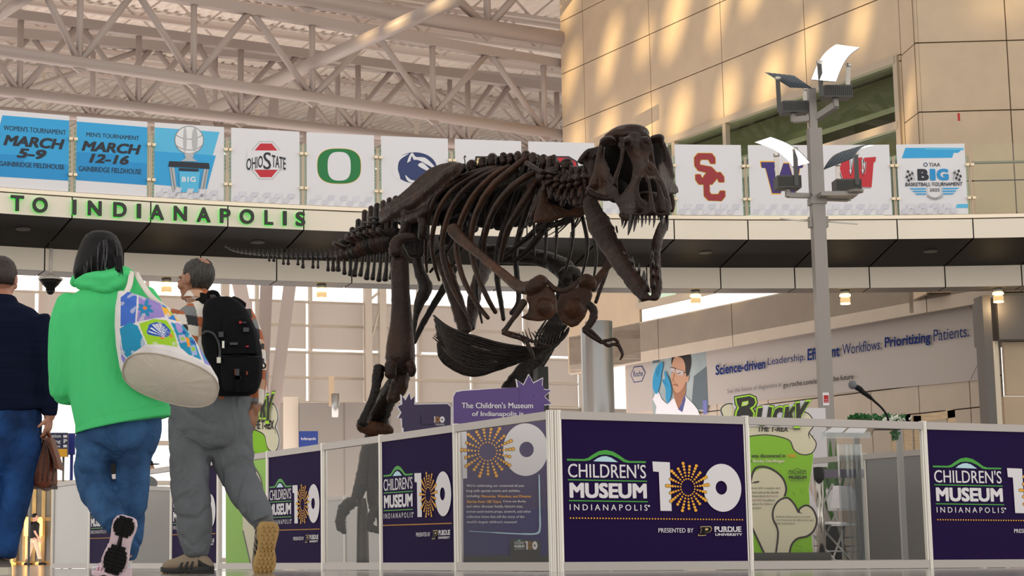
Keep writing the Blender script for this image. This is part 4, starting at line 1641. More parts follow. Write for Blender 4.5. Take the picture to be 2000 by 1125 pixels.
def bucky_sign(full, zoom, Y, yaw, label, sc=None):
    c = Canvas()
    body = sp2([(-120, 250), (-60, 225), (0, 224), (70, 224), (300, 215), (440, 215), (455, 250), (470, 300), (460, 430), (430, 600), (445, 850), (458, 1005)], 1, False)
    L = [(-110, 280), (458, 280), (456, 420), (430, 600), (445, 860), (458, 1006), (-110, 1006)]
    c.poly(L, M_LIME)
    c.poly([(-110, 280), (330, 280), (440, 560), (300, 700), (-110, 520)], M_LIME2) if False else None
    # big bone at the top
    top = sp2([(-80, 175), (-95, 120), (-50, 90), (0, 110), (60, 130), (330, 150), (400, 140), (440, 165), (458, 215), (430, 260), (450, 290), (472, 330), (450, 380), (395, 392), (345, 365), (320, 310), (260, 285), (170, 272), (70, 282), (0, 300), (-60, 290), (-95, 240)], 4)
    big = lambda pts, k, cx, cy: [(cx + (x - cx) * k, cy + (y - cy) * k) for x, y in pts]
    c.line(top, 13, M_BROWN, closed=True)
    c.poly(top, M_CREAM)
    c.line([(432, 255), (428, 275), (436, 300)], [3, 6, 3], M_BROWN)
    # left bone
    b1 = [(78, 560), (110, 500), (150, 480), (200, 485), (255, 520), (285, 570), (288, 620), (262, 650), (300, 900), (310, 1000), (160, 1000), (80, 800)]
    b1 = sp2([(75, 566), (100, 505), (150, 478), (205, 490), (260, 530), (290, 590), (280, 640), (235, 700), (222, 780), (240, 860), (225, 1000)], 4, False) + [(168, 1002), (78, 815)]
    c.poly(b1, M_CREAM)
    c.line(sp2([(78, 562), (105, 480), (165, 468), (225, 492), (275, 540), (294, 600), (284, 645)], 4, False), 12, M_BROWN)
    c.line(sp2([(82, 566), (105, 562), (134, 556)], 3, False), [4, 10, 2], M_BROWN)
    c.line([(80, 815), (168, 1002)], 11, M_BROWN)
    # right bone
    b2 = sp2([(230, 1000), (245, 860), (215, 780), (218, 720), (250, 672), (300, 655), (340, 690), (368, 740), (375, 720), (415, 700), (455, 725), (478, 790), (460, 850), (420, 885), (360, 900), (325, 940), (312, 1000)], 4, False)
    c.poly(b2, M_CREAM)
    c.line(b2, 11, M_BROWN)
    c.line([(345, 700), (366, 742), (392, 748)], [7, 9, 2], M_BROWN)
    if full:
        c.text('THE T-REX', 122, 222, 308, 256, M_SOOT, .04, .15)
        c.text('was discovered in', 84, 390, 288, 412, M_SOOT, .02)
        c.text('1988', 298, 390, 350, 412, M_ORANGE, .02)
        c.text('Bucky Derflinger', 94, 424, 286, 447, M_CREAM, .03)
        c.text('or', 66, 428, 86, 442, M_SOOT, .02)
        for k, (ln, m) in enumerate((('about 25% complete and', M_SOOT), ('bones such as the furcula', M_SOOT), ('and gastralia', M_SOOT), ("Bucky's REAL", M_MAG), ('display at The Children’s', M_SOOT), ('Museum of Indianapolis!', M_SOOT))):
            w = (178, 170, 74, 72, 136, 66)[k]
            c.text(ln, 78, 590 + k * 24, 78 + w, 604 + k * 24, m, .012, res=1)
        c.text('(belly bones).', 155, 638, 246, 652, M_MAG, .012, res=1)
        c.text('fossilized', 155, 662, 222, 675, M_SOOT, .012, res=1)
        for k, ln in enumerate(('Bucky the Tyrannosaurus rex (cast)', 'Late Cretaceous (66 million years ago)', 'Faith, South Dakota')):
            c.text(ln, 232, 763 + k * 20, (437, 457, 345)[k], 776 + k * 20, M_SOOT, .01, res=1)
        hill = sp2([(306, 492), (335, 490), (360, 478), (385, 490), (414, 492)], 4, False)
        c.line(hill, 3, M_SOOT)
        c.text("CHILDREN'S", 306, 492, 413, 514, M_SOOT, .008)
        c.text('MUSEUM', 308, 522, 414, 542, M_SOOT, .045)
        c.text('INDIANAPOLIS', 314, 550, 410, 557, M_SOOT, .0, spacing=1.5)
        for q in (((375, 600), (390, 630), (405, 605)), ((330, 620), (345, 640), (335, 632)), ((345, 940), (385, 950), (380, 980), (345, 970)), ((420, 970), (440, 985))):
            c.line([Vector(a) for a in q], 2.2, mat('sign sketch line', '#4f7d18', .5))
    outline = top and [(-112, 1008), (-112, 215), (-100, 110), (-50, 78), (0, 78)] + [(60, 118), (320, 140), (400, 128), (455, 165), (470, 215), (446, 262), (470, 300), (484, 335), (462, 392), (458, 420), (433, 600), (484, 720), (490, 800), (458, 880), (460, 1008)]
    return c, outline


c, outl = bucky_sign(True, zc, 0, 0, '')
t, mp, p0, n = sign_board('bone_sign', 'green and cream bone-shaped information sign with cartoon lettering inside the barrier on the right', c, outl, (270, 700), zc, 13.2, R(-6))
# raised lettering plate on the top edge
c2 = Canvas()
def bk(c2, zx, zy):
    T = lambda pts: [(zx(a), zy(b)) for a, b in pts]
    W_ = [((0, 32), 'B'), ]
    Bo = [(-38, 45), (60, 30), (98, 45), (108, 75), (95, 100), (75, 112), (95, 140), (88, 185), (60, 205), (-45, 205), (-32, 130), (-18, 105), (-30, 85)]
    c2.poly(T([(-46, 36), (62, 20), (108, 38), (118, 78), (104, 106), (92, 114), (106, 142), (98, 192), (66, 214), (-56, 214), (-42, 128), (-28, 104), (-42, 86)]), M_SOOT)
    c2.poly(T([(-40, 42), (62, 27), (102, 43), (111, 77), (97, 102), (80, 112), (98, 141), (91, 188), (62, 208), (-49, 208), (-36, 130), (-22, 105), (-35, 85)]), M_LIME2)
    c2.poly(T([(-30, 50), (60, 36), (93, 50), (100, 76), (88, 96), (62, 110), (86, 142), (80, 182), (56, 198), (-36, 198), (-24, 132), (-10, 108), (-24, 84)]), M_SOOT)
    c2.poly(T([(10, 72), (50, 64), (54, 80), (40, 94), (4, 100)]), M_LIME2)
    c2.poly(T([(18, 78), (46, 72), (47, 80), (36, 89), (14, 93)]), M_CREAM)
    L = {'U': [(112, 108), (150, 102), (138, 175), (158, 182), (180, 168), (192, 98), (222, 100), (205, 195), (150, 215), (98, 200)],
         'C': [(262, 100), (292, 104), (286, 135), (262, 130), (246, 150), (244, 180), (268, 186), (262, 212), (220, 208), (212, 165), (232, 115)],
         'K': [(300, 98), (330, 96), (324, 132), (356, 94), (390, 92), (350, 145), (368, 205), (330, 208), (318, 168), (312, 206), (284, 206)],
         'Y': [(372, 76), (402, 72), (404, 118), (440, 66), (478, 62), (412, 160), (404, 228), (364, 228), (374, 160)]}
    for k, q in L.items():
        cx, cy = sum(a for a, b in q) / len(q), sum(b for a, b in q) / len(q)
        for kk, m in ((1.16, M_SOOT), (1.08, M_LIME2), (.9, M_SOOT)):
            c2.poly(T([(cx + (a - cx) * kk, cy + (b - cy) * kk) for a, b in q]), m)


zx = lambda x: (x + 45) / 525 * 470 - 40
zy = lambda y: y - 0
bk(c2, lambda x: -22 + (x + 46) / 524 * 462, lambda y: 28 + (y - 20) / 210 * 204)
ln = c2.lay(lambda x, y, l: mp(x, y, l + .02), 'x', gap=.0007)
o_ = [(-28, 40), (70, 26), (118, 60), (120, 98), (330, 92), (340, 75), (442, 66), (385, 160), (378, 232), (325, 232), (60, 225), (-32, 225), (-12, 130), (-28, 100)]
k = len(c2.mats)
ln.join(ext2d(o_, fixwind(o_, tessellate_polygon([[Vector((a, b, 0)) for a, b in o_]])), lambda x, y, d: mp(x, y, d), .004, .0185, k, k))
ln.build('raised_lettering', c2.mats + [M_BOARD], t)
# black foot box of that sign
a, b = mp(60, 996, 0), mp(430, 996, 0)
mb = MB()
e = (b - a).normalized()
q = [a - n * .25 - e * .2, b - n * .25 + e * .05, b + n * .22 + e * .12, a + n * .22 - e * .2]
mb.add([Vector((v.x, v.y, 0.0)) for v in q] + [Vector((v.x, v.y, a.z + .012)) for v in q], [(3, 2, 1, 0), (4, 5, 6, 7), (0, 1, 5, 4), (1, 2, 6, 5), (2, 3, 7, 6), (3, 0, 4, 7)])
mb.build('base', mat('black gloss base', '#15150f', 0.15), t)

# ---- its twin at the back left, seen past the man with the backpack
c, outl = bucky_sign(False, None, 0, 0, '')
c.text('THE T-REX', 180, 228, 420, 275, M_SOOT, .04, .1)
c.text('The T. rex was discovered in 1988', 170, 395, 440, 415, M_SOOT, .01, res=1)
for k in range(6):
    c.text(('cast skeleton stands', 'about 25% complete', 'bones and gastralia', 'belly bones of the', 'fossilized animal', 'on display here')[k], 300, 640 + k * 22, 400, 654 + k * 22, M_SOOT, 0, res=1)
t2, mp2, p2_, n2_ = sign_board('bone_sign', "green and cream bone-shaped sign at the back, right of the man's hand with the phone", c, outl, (270, 500), lambda x, y: (450 + (x + 60) * .178, 745 + (y - 20) * .366), 17.5, R(-24))
c3 = Canvas()
bk(c3, lambda x: -22 + (x + 46) / 524 * 462, lambda y: 38 + (y - 20) / 210 * 204)
c3.lay(lambda x, y, l: mp2(x, y, l + .012), 'x', gap=.0007).build('raised_lettering', c3.mats, t2)

# ---- purple 100 sign behind the last clear panel on the left wing (crop 760,700 x2.647)
z7 = crop(760, 700, 2.647)
c = Canvas()
c.poly([(333, 350), (332, 200), (345, 175), (380, 168), (800, 140), (815, 1065), (385, 1065), (380, 350)], M_PURP2)
c.poly([(382, 340), (815, 300), (816, 790), (390, 800)], mat('sign deep purple', '#3d2b63', .45))
c.poly([(385, 780), (815, 780), (818, 1062), (387, 1062)], M_INDIGO)
st = [(660, 110), (695, 140), (722, 86), (745, 130), (792, 104), (788, 160), (836, 165), (800, 196), (838, 234), (790, 240), (800, 300), (680, 300), (670, 160)]
c.poly(st, M_PURP2)
c.dots([(745 + r * math.cos(a) * 1.0, 195 + r * math.sin(a), 2.6) for r in (18, 32, 46, 60) for a in [2 * math.pi * i / 20 for i in range(20)]], M_PURP3, 6)
c.text("The Children's Museum", 374, 228, 743, 258, M_WHITE, .018)
c.text('of Indianapolis is', 427, 274, 694, 306, M_WHITE, .018)
c.poly([(372, 380), (400, 378), (402, 620), (380, 622)], M_WHITE)
c.ring(704, 472, 116, 136, 37, 40, M_WHITE, hc=(709, 471))
lst, dk = [], []
for k in range(19):
    a = 2 * math.pi * k / 19 - .1
    for q in range(6 if k % 2 == 0 else 5):
        r = 48 + q * 17
        px, py = 508 + r * math.cos(a), 482 + r * math.sin(a)
        if py < 352:
            continue
        lst.append((px, py, 4.2 + q * .95))
        if px > 590 or px < 402:
            dk.append((px, py, 6.2 + q * .95))
c.dots(dk, M_BLACK)
c.dots(lst, M_ORANGE)
for k, (ln_, w) in enumerate((("We're celebrating our centennial all year", 300), ('long with special events and exhibits,', 278), ('including', 68), ('', 0), ('and other dinosaur fossils, historic toys,', 292), ('screen-used movie props, artwork, and other', 334), ('collection items that tell the story of the', 299), ("world's largest children's museum!", 260))):
    if ln_:
        c.text(ln_, 398, 651 + k * 26.8, 398 + w, 668 + k * 26.8, M_WHITE, .012, res=2)
c.text('Memories, Wonders, and Dreams:', 472, 706, 732, 722, M_ORANGE, .02, .15, res=2)
c.text('Stories from 100 Years.', 398, 733, 578, 748, M_ORANGE, .02, .15, res=2)
c.text('Come see Bucky', 586, 733, 704, 748, M_WHITE, .012, res=2)
c.line(sp2([(410, 893), (560, 902), (700, 908), (760, 905), (776, 880), (776, 800), (772, 600)], 4, False), [3, 6, 8, 10, 9, 7, 5], M_ICE)
c.poly([(622, 935), (780, 940), (782, 1062), (624, 1058)], M_SOOT)
c.poly([(388, 1020), (815, 1018), (816, 1062), (388, 1062)], M_SOOT)
museum_logo(c, 642, 935, 762, 990)
outl = [(331, 1066), (330, 200), (345, 170), (380, 162), (662, 150), (655, 106), (695, 134), (722, 80), (746, 124), (796, 98), (793, 156), (842, 163), (806, 196), (844, 238), (800, 244), (818, 1066)]
sign_board('museum_sign', "larger purple sign with white heading and star burst corner, behind the clear corner barrier", c, outl, (570, 600), z7, 12.35, R(10))
# the second purple sign, farther left, seen from its back
c = Canvas()
c.poly([(75, 380), (70, 240), (300, 236), (318, 250), (322, 1060), (75, 1060)], mat('sign night purple', '#33264f', .5))
c.poly([(66, 192), (84, 218), (105, 180), (112, 215), (132, 195), (130, 240), (140, 300), (75, 360), (68, 358), (66, 310), (48, 308), (64, 280), (44, 248), (68, 238)], mat('sign night purple', '#33264f', .5))
museum_logo(c, 232 - 62, 292, 286, 334)
c.poly([(165, 290), (231, 290), (231, 340), (165, 340)], mat('sign night purple', '#33264f', .5))
c.text("CHILDREN'S", 238, 337, 284, 347, M_WHITE, 0)
outl = [(75, 1062), (66, 366), (60, 308), (40, 308), (58, 280), (38, 246), (62, 236), (58, 185), (84, 208), (104, 170), (116, 210), (138, 190), (136, 235), (300, 230), (324, 250), (328, 1062)]
sign_board('museum_sign', 'smaller dark purple star-cornered sign standing between the skeleton leg and the larger purple sign', c, outl, (200, 330), z7, 15.0, R(12))

# ---- tall black loudspeaker panel behind the purple sign
mb = MB()
slab(mb, 1050, 716, 1079, 1098, 14.6, .32)
tag(mb.build('loudspeaker', mat('speaker black', '#2b2b2b', .6)), 'tall black loudspeaker column behind the purple star-cornered sign', 'speaker')

# ---- clear lectern with papers and ivy
z6 = crop(1440, 760, 3.0825)
M_ACR = glassmat('lectern acrylic', '#dfe3e4', 0.10, 0.05)
LY = 13.6
lc = at(1672, 1090, LY)
t = thing('lectern', 'clear acrylic lectern with slanted top and paper, behind the clear front panel', 'lectern', (lc.x, LY, 0))
pt = lambda x, y, Y=LY: at(*z6(x, y), Y)
mb = MB()
for xa in (640, 690, 720):
    a, b = pt(xa, 330), pt(xa + 8, 1020)
    mb.box((a.x - .035, LY, 0.02), (a.x + .035, LY + .05, a.z))
mb.build('column', M_ACR, t)
mb = MB()
a, b = pt(625, 1020), pt(790, 1020)
mb.box((a.x - .1, LY - .25, 0), (b.x + .1, LY + .3, .02))
mb.build('foot_plate', M_ACR, t)
mb = MB()
A, B_ = pt(505, 285, LY - .28), pt(800, 292, LY - .28)
C_, D_ = pt(850, 215, LY + .2), pt(590, 230, LY + .2)
th = Vector((0, 0, .02))
mb.add([A, B_, C_, D_, A + th, B_ + th, C_ + th, D_ + th], [(3, 2, 1, 0), (4, 5, 6, 7), (0, 1, 5, 4), (1, 2, 6, 5), (2, 3, 7, 6), (3, 0, 4, 7)])
mb.build('slanted_top', M_ACR, t)
mb = MB()
A2, B2 = A + (B_ - A) * .0, A + (B_ - A) * .95
mb.box((A.x, A.y - .012, A.z - .015), (B_.x, A.y + .004, A.z + .03))
mb.build('paper_ledge', M_ACR, t)
th = Vector((0, 0, .0235))
for k, (f0, f1) in enumerate(((.06, .40), (.46, .86))):
    g = lambda f, h: (A + (B_ - A) * f) * (1 - h) + (D_ + (C_ - D_) * f) * h + th
    mb = MB()
    mb.add([g(f0, .05), g(f1, .05), g(f1, .95), g(f0, .95)] + [g(f0, .05) + Vector((0, 0, .003)), g(f1, .05) + Vector((0, 0, .003)), g(f1, .95) + Vector((0, 0, .003)), g(f0, .95) + Vector((0, 0, .003))], [(3, 2, 1, 0), (4, 5, 6, 7), (0, 1, 5, 4), (1, 2, 6, 5), (2, 3, 7, 6), (3, 0, 4, 7)])
    tag(mb.build('paper_sheet', mat('paper', '#e3e3ea', .7)), ('white paper sheet on the left of the lectern top', 'white paper sheet on the right of the lectern top')[k], 'paper', 'papers on the lectern')
# gooseneck microphone (crop 1600,640 x4.3275)
z4 = crop(1600, 640, 4.3275)
mp4 = lambda x, y: at(*z4(x, y), LY + .1)
base = Vector((mp4(580, 760).x, LY + .1, mp4(580, 760).z))
t = thing('gooseneck_microphone', 'black gooseneck microphone with grey mesh head rising from the lectern', 'microphone', base)
MB().tube([(mp4(585, 830), .012), (mp4(582, 770), .009), (mp4(560, 720), .008), (mp4(520, 670), .008), (mp4(470, 625), .009), (mp4(440, 595), .010)], 10, 5).build('gooseneck', M_BLK, t, True)
MB().tube([(mp4(440, 597), .014), (mp4(400, 565), .017), (mp4(370, 545), .018), (mp4(345, 520), .021), (mp4(310, 500), .020)], 12, 4).build('handle', M_BLK, t, True)
MB().ball(mp4(283, 482), .033, 10).build('mesh_head', mat('mic mesh', '#77787c', .35, .6, bump=.5, bscale=300), t, True)
mb = MB()
q = mp4(585, 835)
mb.box((q.x - .09, LY + .02, pt(700, 250, LY + .2).z - .0), (q.x + .09, LY + .18, q.z))
mb.build('mount', M_BLK, t)
# ivy garland draped along the back of the lectern
t = thing('ivy_garland', 'green ivy garland with small white flowers hanging at the lectern back', 'plant', at(1740, 830, LY + .52))
M_IVY = mat('ivy leaf', '#2f7a3d', .55, var=.5, scale=30)
M_IVYF = mat('garland flower', '#e8eadf', .6)
rg = random.Random(3)
mi, mf = MB(), MB()


def leaf(mb, p, s, rg):
    u = Vector((rg.uniform(-1, 1), rg.uniform(-1, 1), rg.uniform(-1, 1))).normalized()
    w = u.cross(Vector((rg.uniform(-1, 1), rg.uniform(-1, 1), .3))).normalized()
    n_ = u.cross(w)
    mb.add([p, p + u * s * .45 + w * s * .42 + n_ * s * .1, p + u * s, p + u * s * .45 - w * s * .42 + n_ * s * .1], [(0, 1, 2), (0, 2, 3)])


for k in range(330):
    f = rg.random()
    x = 260 + 450 * f
    y = 765 - 26 * abs(math.sin(f * 11)) * rg.random() + rg.uniform(-4, 14)
    if 320 < x < 350 and rg.random() < .3:
        y -= 35
    leaf(mi, at(*z4(x, y), LY + rg.uniform(.5, .75)), rg.uniform(.02, .04), rg)
for k in range(150):
    f = rg.random()
    leaf(mi, at(*z4(635 + rg.gauss(0, 16) * (1 - .5 * f) + 10 * f, 800 + 150 * f), LY + rg.uniform(.48, .56)), rg.uniform(.018, .035), rg)
for k in range(46):
    x = 540 + rg.gauss(90, 55)
    leaf(mf, at(*z4(x, 765 + rg.uniform(-8, 8)), LY + .5), .03, rg)
mi.build('foliage', M_IVY, t)
mf.build('flowers', M_IVYF, t)
MB().tube([(at(*z4(255, 772), LY + .52), .006), (at(*z4(480, 776), LY + .52), .006), (at(*z4(640, 774), LY + .52), .006), (at(*z4(640, 860), LY + .5), .005), (at(*z4(650, 950), LY + .5), .004)], 6, 4).build('stem', mat('ivy stem', '#3c4a24', .7), t, True)
# shelf box the garland lies on: the grey back part of the lectern
mb = MB()
a, b = at(*z4(250, 780), LY + .62), at(*z4(700, 780), LY + .62)
mb.box((a.x, LY + .52, a.z - .045), (b.x, LY + .75, a.z - .015))
mb.box((a.x + .02, LY + .56, 0), (a.x + .06, LY + .6, a.z - .045))
mb.box((b.x - .06, LY + .56, 0), (b.x - .02, LY + .6, a.z - .045))
tag(mb.build('side_shelf', M_STEEL), 'narrow grey shelf stand under the ivy garland', 'shelf')

# ---- retractable belt stanchion
sp = at(1606, 1090, 14.4)
t = thing('belt_stanchion', 'steel and black belt stanchion post beside the lectern', 'stanchion', (sp.x, sp.y, 0))
zt_ = at(1606, 912, 14.4).z
MB().lathe((sp.x, sp.y, 0), [(.16, 0), (.16, .012), (.05, .03), (.028, .04)], 24).build('base', M_BLK, t, True)
MB().lathe((sp.x, sp.y, 0), [(.03, .03), (.03, zt_ - .09)], 20).build('tube', mat('polished steel', '#cfcac3', .15, 1.0), t, True)
MB().lathe((sp.x, sp.y, 0), [(.036, zt_ - .1), (.04, zt_ - .08), (.04, zt_ - .005), (.02, zt_)], 20).build('belt_head', M_BLK, t, True)
mb = MB()
e = at(1645, 925, 15.0)
mb.box((sp.x + .03, sp.y - .004, zt_ - .085), (e.x, sp.y + .004, zt_ - .02))
mb.build('belt', mat('belt lilac', '#7d7488', .7), t)

# ---- white folding chairs beyond
M_CHW = mat('chair white', '#dcdbe2', .45)
M_CHM = mat('chair metal', '#9a9a98', .35, .7)


def folding_chair(loc, rz, label):
    t = thing('folding_chair', label, 'chair', loc, 'white folding chairs', rz)
    mb = MB()
    mb.box((-.21, -.2, .43), (.21, .2, .455))
    lpart('seat', mb, M_CHW, t)
    mb = MB()
    rows = []
    for z, dy in ((.60, .22), (.70, .245), (.80, .262), (.84, .266)):
        rows.append([Vector((-.21 + .42 * i / 8, dy + .03 * math.sin(math.pi * i / 8), z)) for i in range(9)] + [Vector((.21 - .42 * i / 8, dy + .012 + .03 * math.sin(math.pi * i / 8), z)) for i in range(9)])
    mb.rings(rows)
    lpart('backrest', mb, M_CHW, t)
    for s in (-1, 1):
        mb = MB()
        mb.cyl((s * .2, .265, .86), (s * .2, -.24, 0), .012, n=8)
        lpart('front_leg', mb, M_CHM, t, True)
        mb = MB()
        mb.cyl((s * .18, -.12, .44), (s * .18, .28, 0), .012, n=8)
        lpart('rear_leg', mb, M_CHM, t, True)
    mb = MB()
    for z, y in ((.2, -.135), (.3, -.07)):
        mb.cyl((-.2, y, z), (.2, y, z), .008, n=6)
    mb.cyl((-.18, .15, .14), (.18, .15, .14), .008, n=6)
    lpart('stretcher', mb, M_CHM, t, True)
    return t


ca, cb = at(1606, 1088, 20.6), at(1664, 1088, 21.6)
ch = folding_chair((ca.x, ca.y, 0), R(228), 'white folding chair just left of the lectern columns')
dup(ch, (cb.x + .05, cb.y, 0), R(140), 'white folding chair seen through the lectern columns')
# white board behind the sign and a leafy plant
mb = MB()
slab(mb, 1566, 797, 1617, 912, 22.4, .03)
slab(mb, 1588, 912, 1594, 1109, 22.4, .03)
tag(mb.build('white_board', mat('white foam board', '#d8d6dc', .6)), 'plain white board standing right of the green bone sign', 'board')
t = thing('leafy_plant', 'green leafy potted plant behind the white board by the lectern', 'plant', (at(1628, 1090, 23).x, 23, 0))
ml = MB()
for k in range(38):
    a = rg.uniform(0, 2 * math.pi)
    h = rg.uniform(.75, 1.25)
    b0_ = Vector((t.location.x, 23, .5))
    tip = b0_ + Vector((math.cos(a) * rg.uniform(.1, .26), math.sin(a) * rg.uniform(.1, .26), h - .2))
    m_ = (b0_ + tip) / 2 + Vector((math.cos(a) * .03, math.sin(a) * .03, .08))
    s = Vector((-math.sin(a), math.cos(a), 0)) * .04
    ml.add([b0_, m_ + s, m_ - s, tip], [(0, 1, 2), (1, 3, 2)])
ml.build('leaves', mat('plant leaf', '#3e7a25', .5, var=.4, scale=12), t)
MB().lathe((t.location.x, 23, 0), [(.11, 0), (.16, .5), (.14, .5), (.13, .46), (.02, .46)], 20).build('pot', M_BLK, t, True)

# ---- tall lamp post with four tilted mirror heads (crop 1460,70 x2.885)
zp = crop(1460, 70, 2.885)
PY = 24.0
b0_ = at(1626.5, 1094, PY)
tp_ = at(1585, 190, PY)
M_POST = mat('lamp post paint', '#8d8884', .4, .3)
M_HEAD = mat('lamp head dark', '#4a4a4a', .5, .2)
M_HEADF = mat('lamp head ribs', '#33322f', .5, .2)
M_REF = mat('lamp reflector white', '#f4f2f4', .3, emit='#fff6f2', es=1.1)
M_REFB = mat('lamp reflector back', '#566069', .45, .3)
t = thing('lamp_post', 'tall grey lamp post with four tilted reflector heads right of the skeleton', 'lamp', (b0_.x, PY, 0))
axis = Vector((b0_.x, PY, 0))
q = lambda x, y, dy=0.0: at(*zp(x, y), PY + dy)
zsec = q(395, 935).z
ztop = q(390, 525).z
mb = MB()
hw = 12.3 * mpp(q(400, 900))
mb.box((axis.x - hw, PY - hw, 0), (axis.x + hw, PY + hw, ztop), 0, Matrix.Translation((0, 0, 0)))
ppost = mb.build('pole', M_POST, t)
mb = MB()
mb.box((axis.x - hw * .75, PY - hw * .75, ztop), (axis.x + hw * .4, PY + hw * .5, q(365, 300).z))
mb.build('upper_pole', M_POST, t)
mb = MB()
mb.box((axis.x - hw * 1.25, PY - hw * 1.25, zsec - .04), (axis.x + hw * 1.25, PY + hw * 1.25, zsec + .05))
mb.build('collar', M_POST, t)
dxp = lambda y: 0.0


def lamp_head(t, box, curve_pts, base, hub, arm_w, arms, lit, dy):
    """box: crop corners of the ballast box; curve_pts: reflector outline corners tl,tr,br,bl; arms: pairs of pixels"""
    x0, y0, x1, y1 = box
    a, b = q(x0, y1, dy), q(x1, y0, dy)
    h = thing_part = MB()
    h.box((a.x, a.y - .12, a.z), (b.x, a.y + .12, b.z), 0)
    nfin = 14
    for k in range(nfin):
        fx = a.x + (b.x - a.x) * (k + .5) / nfin
        h.box((fx - .005, a.y - .128, a.z + .02), (fx + .005, a.y - .12, b.z - .02), 1)
    hd = h.build('ballast_box', [M_HEAD, M_HEADF], t)
    # curved reflector
    tl, tr, br, bl = curve_pts
    n_ = 12
    rows = []
    dz_ = .30
    for i in range(n_ + 1):
        f = i / n_
        sag = math.sin(math.pi * f)
        rows.append((f, sag))
    mbr = MB()
    P0 = [q(*tl, dy + dz_ * .5), q(*tr, dy - dz_ * .3), q(*br, dy - dz_), q(*bl, dy - dz_ * .2)]
    cen = sum(P0, Vector()) / 4
    nn = (P0[1] - P0[0]).cross(P0[3] - P0[0]).normalized()
    up_ = nn if nn.z > 0 else -nn
    away = nn if nn.dot(cen - CAMP) > 0 else -nn
    nn = away if lit else -away              # the white inside is turned to the viewer only on the lit heads
    L = (P0[3] - P0[0]).length
    grid = []
    for i in range(n_ + 1):
        f = i / n_
        A_ = P0[0] + (P0[3] - P0[0]) * f + up_ * (.13 * L * math.sin(math.pi * f))
        B__ = P0[1] + (P0[2] - P0[1]) * f + up_ * (.13 * L * math.sin(math.pi * f))
        grid.append((A_, B__))
    for i in range(n_):
        for k, off in ((0, 0), (1, .012)):
            v_ = [grid[i][0] + nn * off, grid[i][1] + nn * off, grid[i + 1][1] + nn * off, grid[i + 1][0] + nn * off]
            mbr.add(v_, [(0, 1, 2, 3)], k)
        for s in (0, 1):
            mbr.add([grid[i][s], grid[i + 1][s], grid[i + 1][s] + nn * .012, grid[i][s] + nn * .012], [(0, 1, 2, 3)], 1)
    for g_ in (grid[0], grid[-1]):
        mbr.add([g_[0], g_[1], g_[1] + nn * .012, g_[0] + nn * .012], [(0, 1, 2, 3)], 1)
    for k in range(1, 6):
        f = k / 6
        for i in range(n_):
            u_ = grid[i][0] + (grid[i][1] - grid[i][0]) * f
            w_ = grid[i + 1][0] + (grid[i + 1][1] - grid[i + 1][0]) * f
            mbr.bar(u_ + nn * .014, w_ + nn * .014, .008, .008, 1)
    mbr.build('reflector', [M_REF, M_REFB], t)
    for (u_, w_, d_, m_) in arms:
        mbr = MB()
        mbr.bar(q(*u_, dy + d_), q(*w_, dy + d_), .055, .02, up=(0, 1, 0))
        mbr.build('bracket', m_, t)
        MB().lathe(q(*u_, dy + d_), [(.028, -.03), (.03, .03)], 14, axis=(1, .3, 0)).build('pivot', M_ALU, t, True)
    mb_ = MB()
    mb_.bar(q(*base, dy), q(*hub), arm_w, arm_w * .8)
    mb_.cyl(q(*base, dy) - Vector((0, 0, .02)), Vector((q(*base, dy).x, q(*base, dy).y, a.z)), .04, n=12)
    mb_.build('arm', M_POST, t)


lamp_head(t, (425, 288, 577, 356), [(500, 48), (632, 66), (498, 258), (360, 246)], (497, 392), (382, 468), .10, [((404, 150), (418, 340), -.13, M_HEAD), ((568, 165), (565, 290), .1, M_CAMW)], True, -.25)
lamp_head(t, (190, 376, 336, 440), [(95, 206), (265, 225), (370, 298), (240, 292)], (258, 474), (352, 466), .09, [((170, 240), (180, 430), -.13, M_HEAD), ((330, 300), (322, 385), .1, M_CAMW)], False, .1)
lamp_head(t, (160, 795, 290, 865), [(40, 600), (130, 570), (350, 715), (262, 740)], (228, 898), (372, 902), .075, [((162, 672), (170, 800), .1, M_CAMW), ((268, 640), (276, 845), -.13, M_HEAD)], True, -.1)
lamp_head(t, (490, 815, 628, 888), [(560, 655), (720, 615), (596, 690), (430, 755)], (566, 920), (400, 915), .075, [((508, 725), (508, 830), .1, M_CAMW), ((610, 665), (618, 840), -.13, M_HEAD)], False, .05)
mb = MB()
mb.box((axis.x - .02, PY - .3, q(440, 915).z - .02), (axis.x + .45, PY - .02, q(440, 900).z))
mb.lathe((axis.x + .42, PY - .3, q(480, 905).z), [(.02, -.02), (.10, -.01), (.11, .02), (.02, .04)], 16, 0)
mb.build('side_fixture', M_POST, t)
for s, xx in ((-1, 185), (1, 620)):
    MB().cyl(Vector((axis.x + s * hw, PY, q(400, 1045).z)), Vector((q(xx, 1045).x, PY, q(xx, 1030 if s < 0 else 1060).z)), .011, n=8).build('banner_rod', M_CAMW, t, True)
    mb = MB()
    mb.box((axis.x + s * hw - .04, PY - .05, q(400, 1080).z), (axis.x + s * hw + .04, PY + .05, q(400, 1020).z))
    mb.build('rod_clamp', M_POST, t)
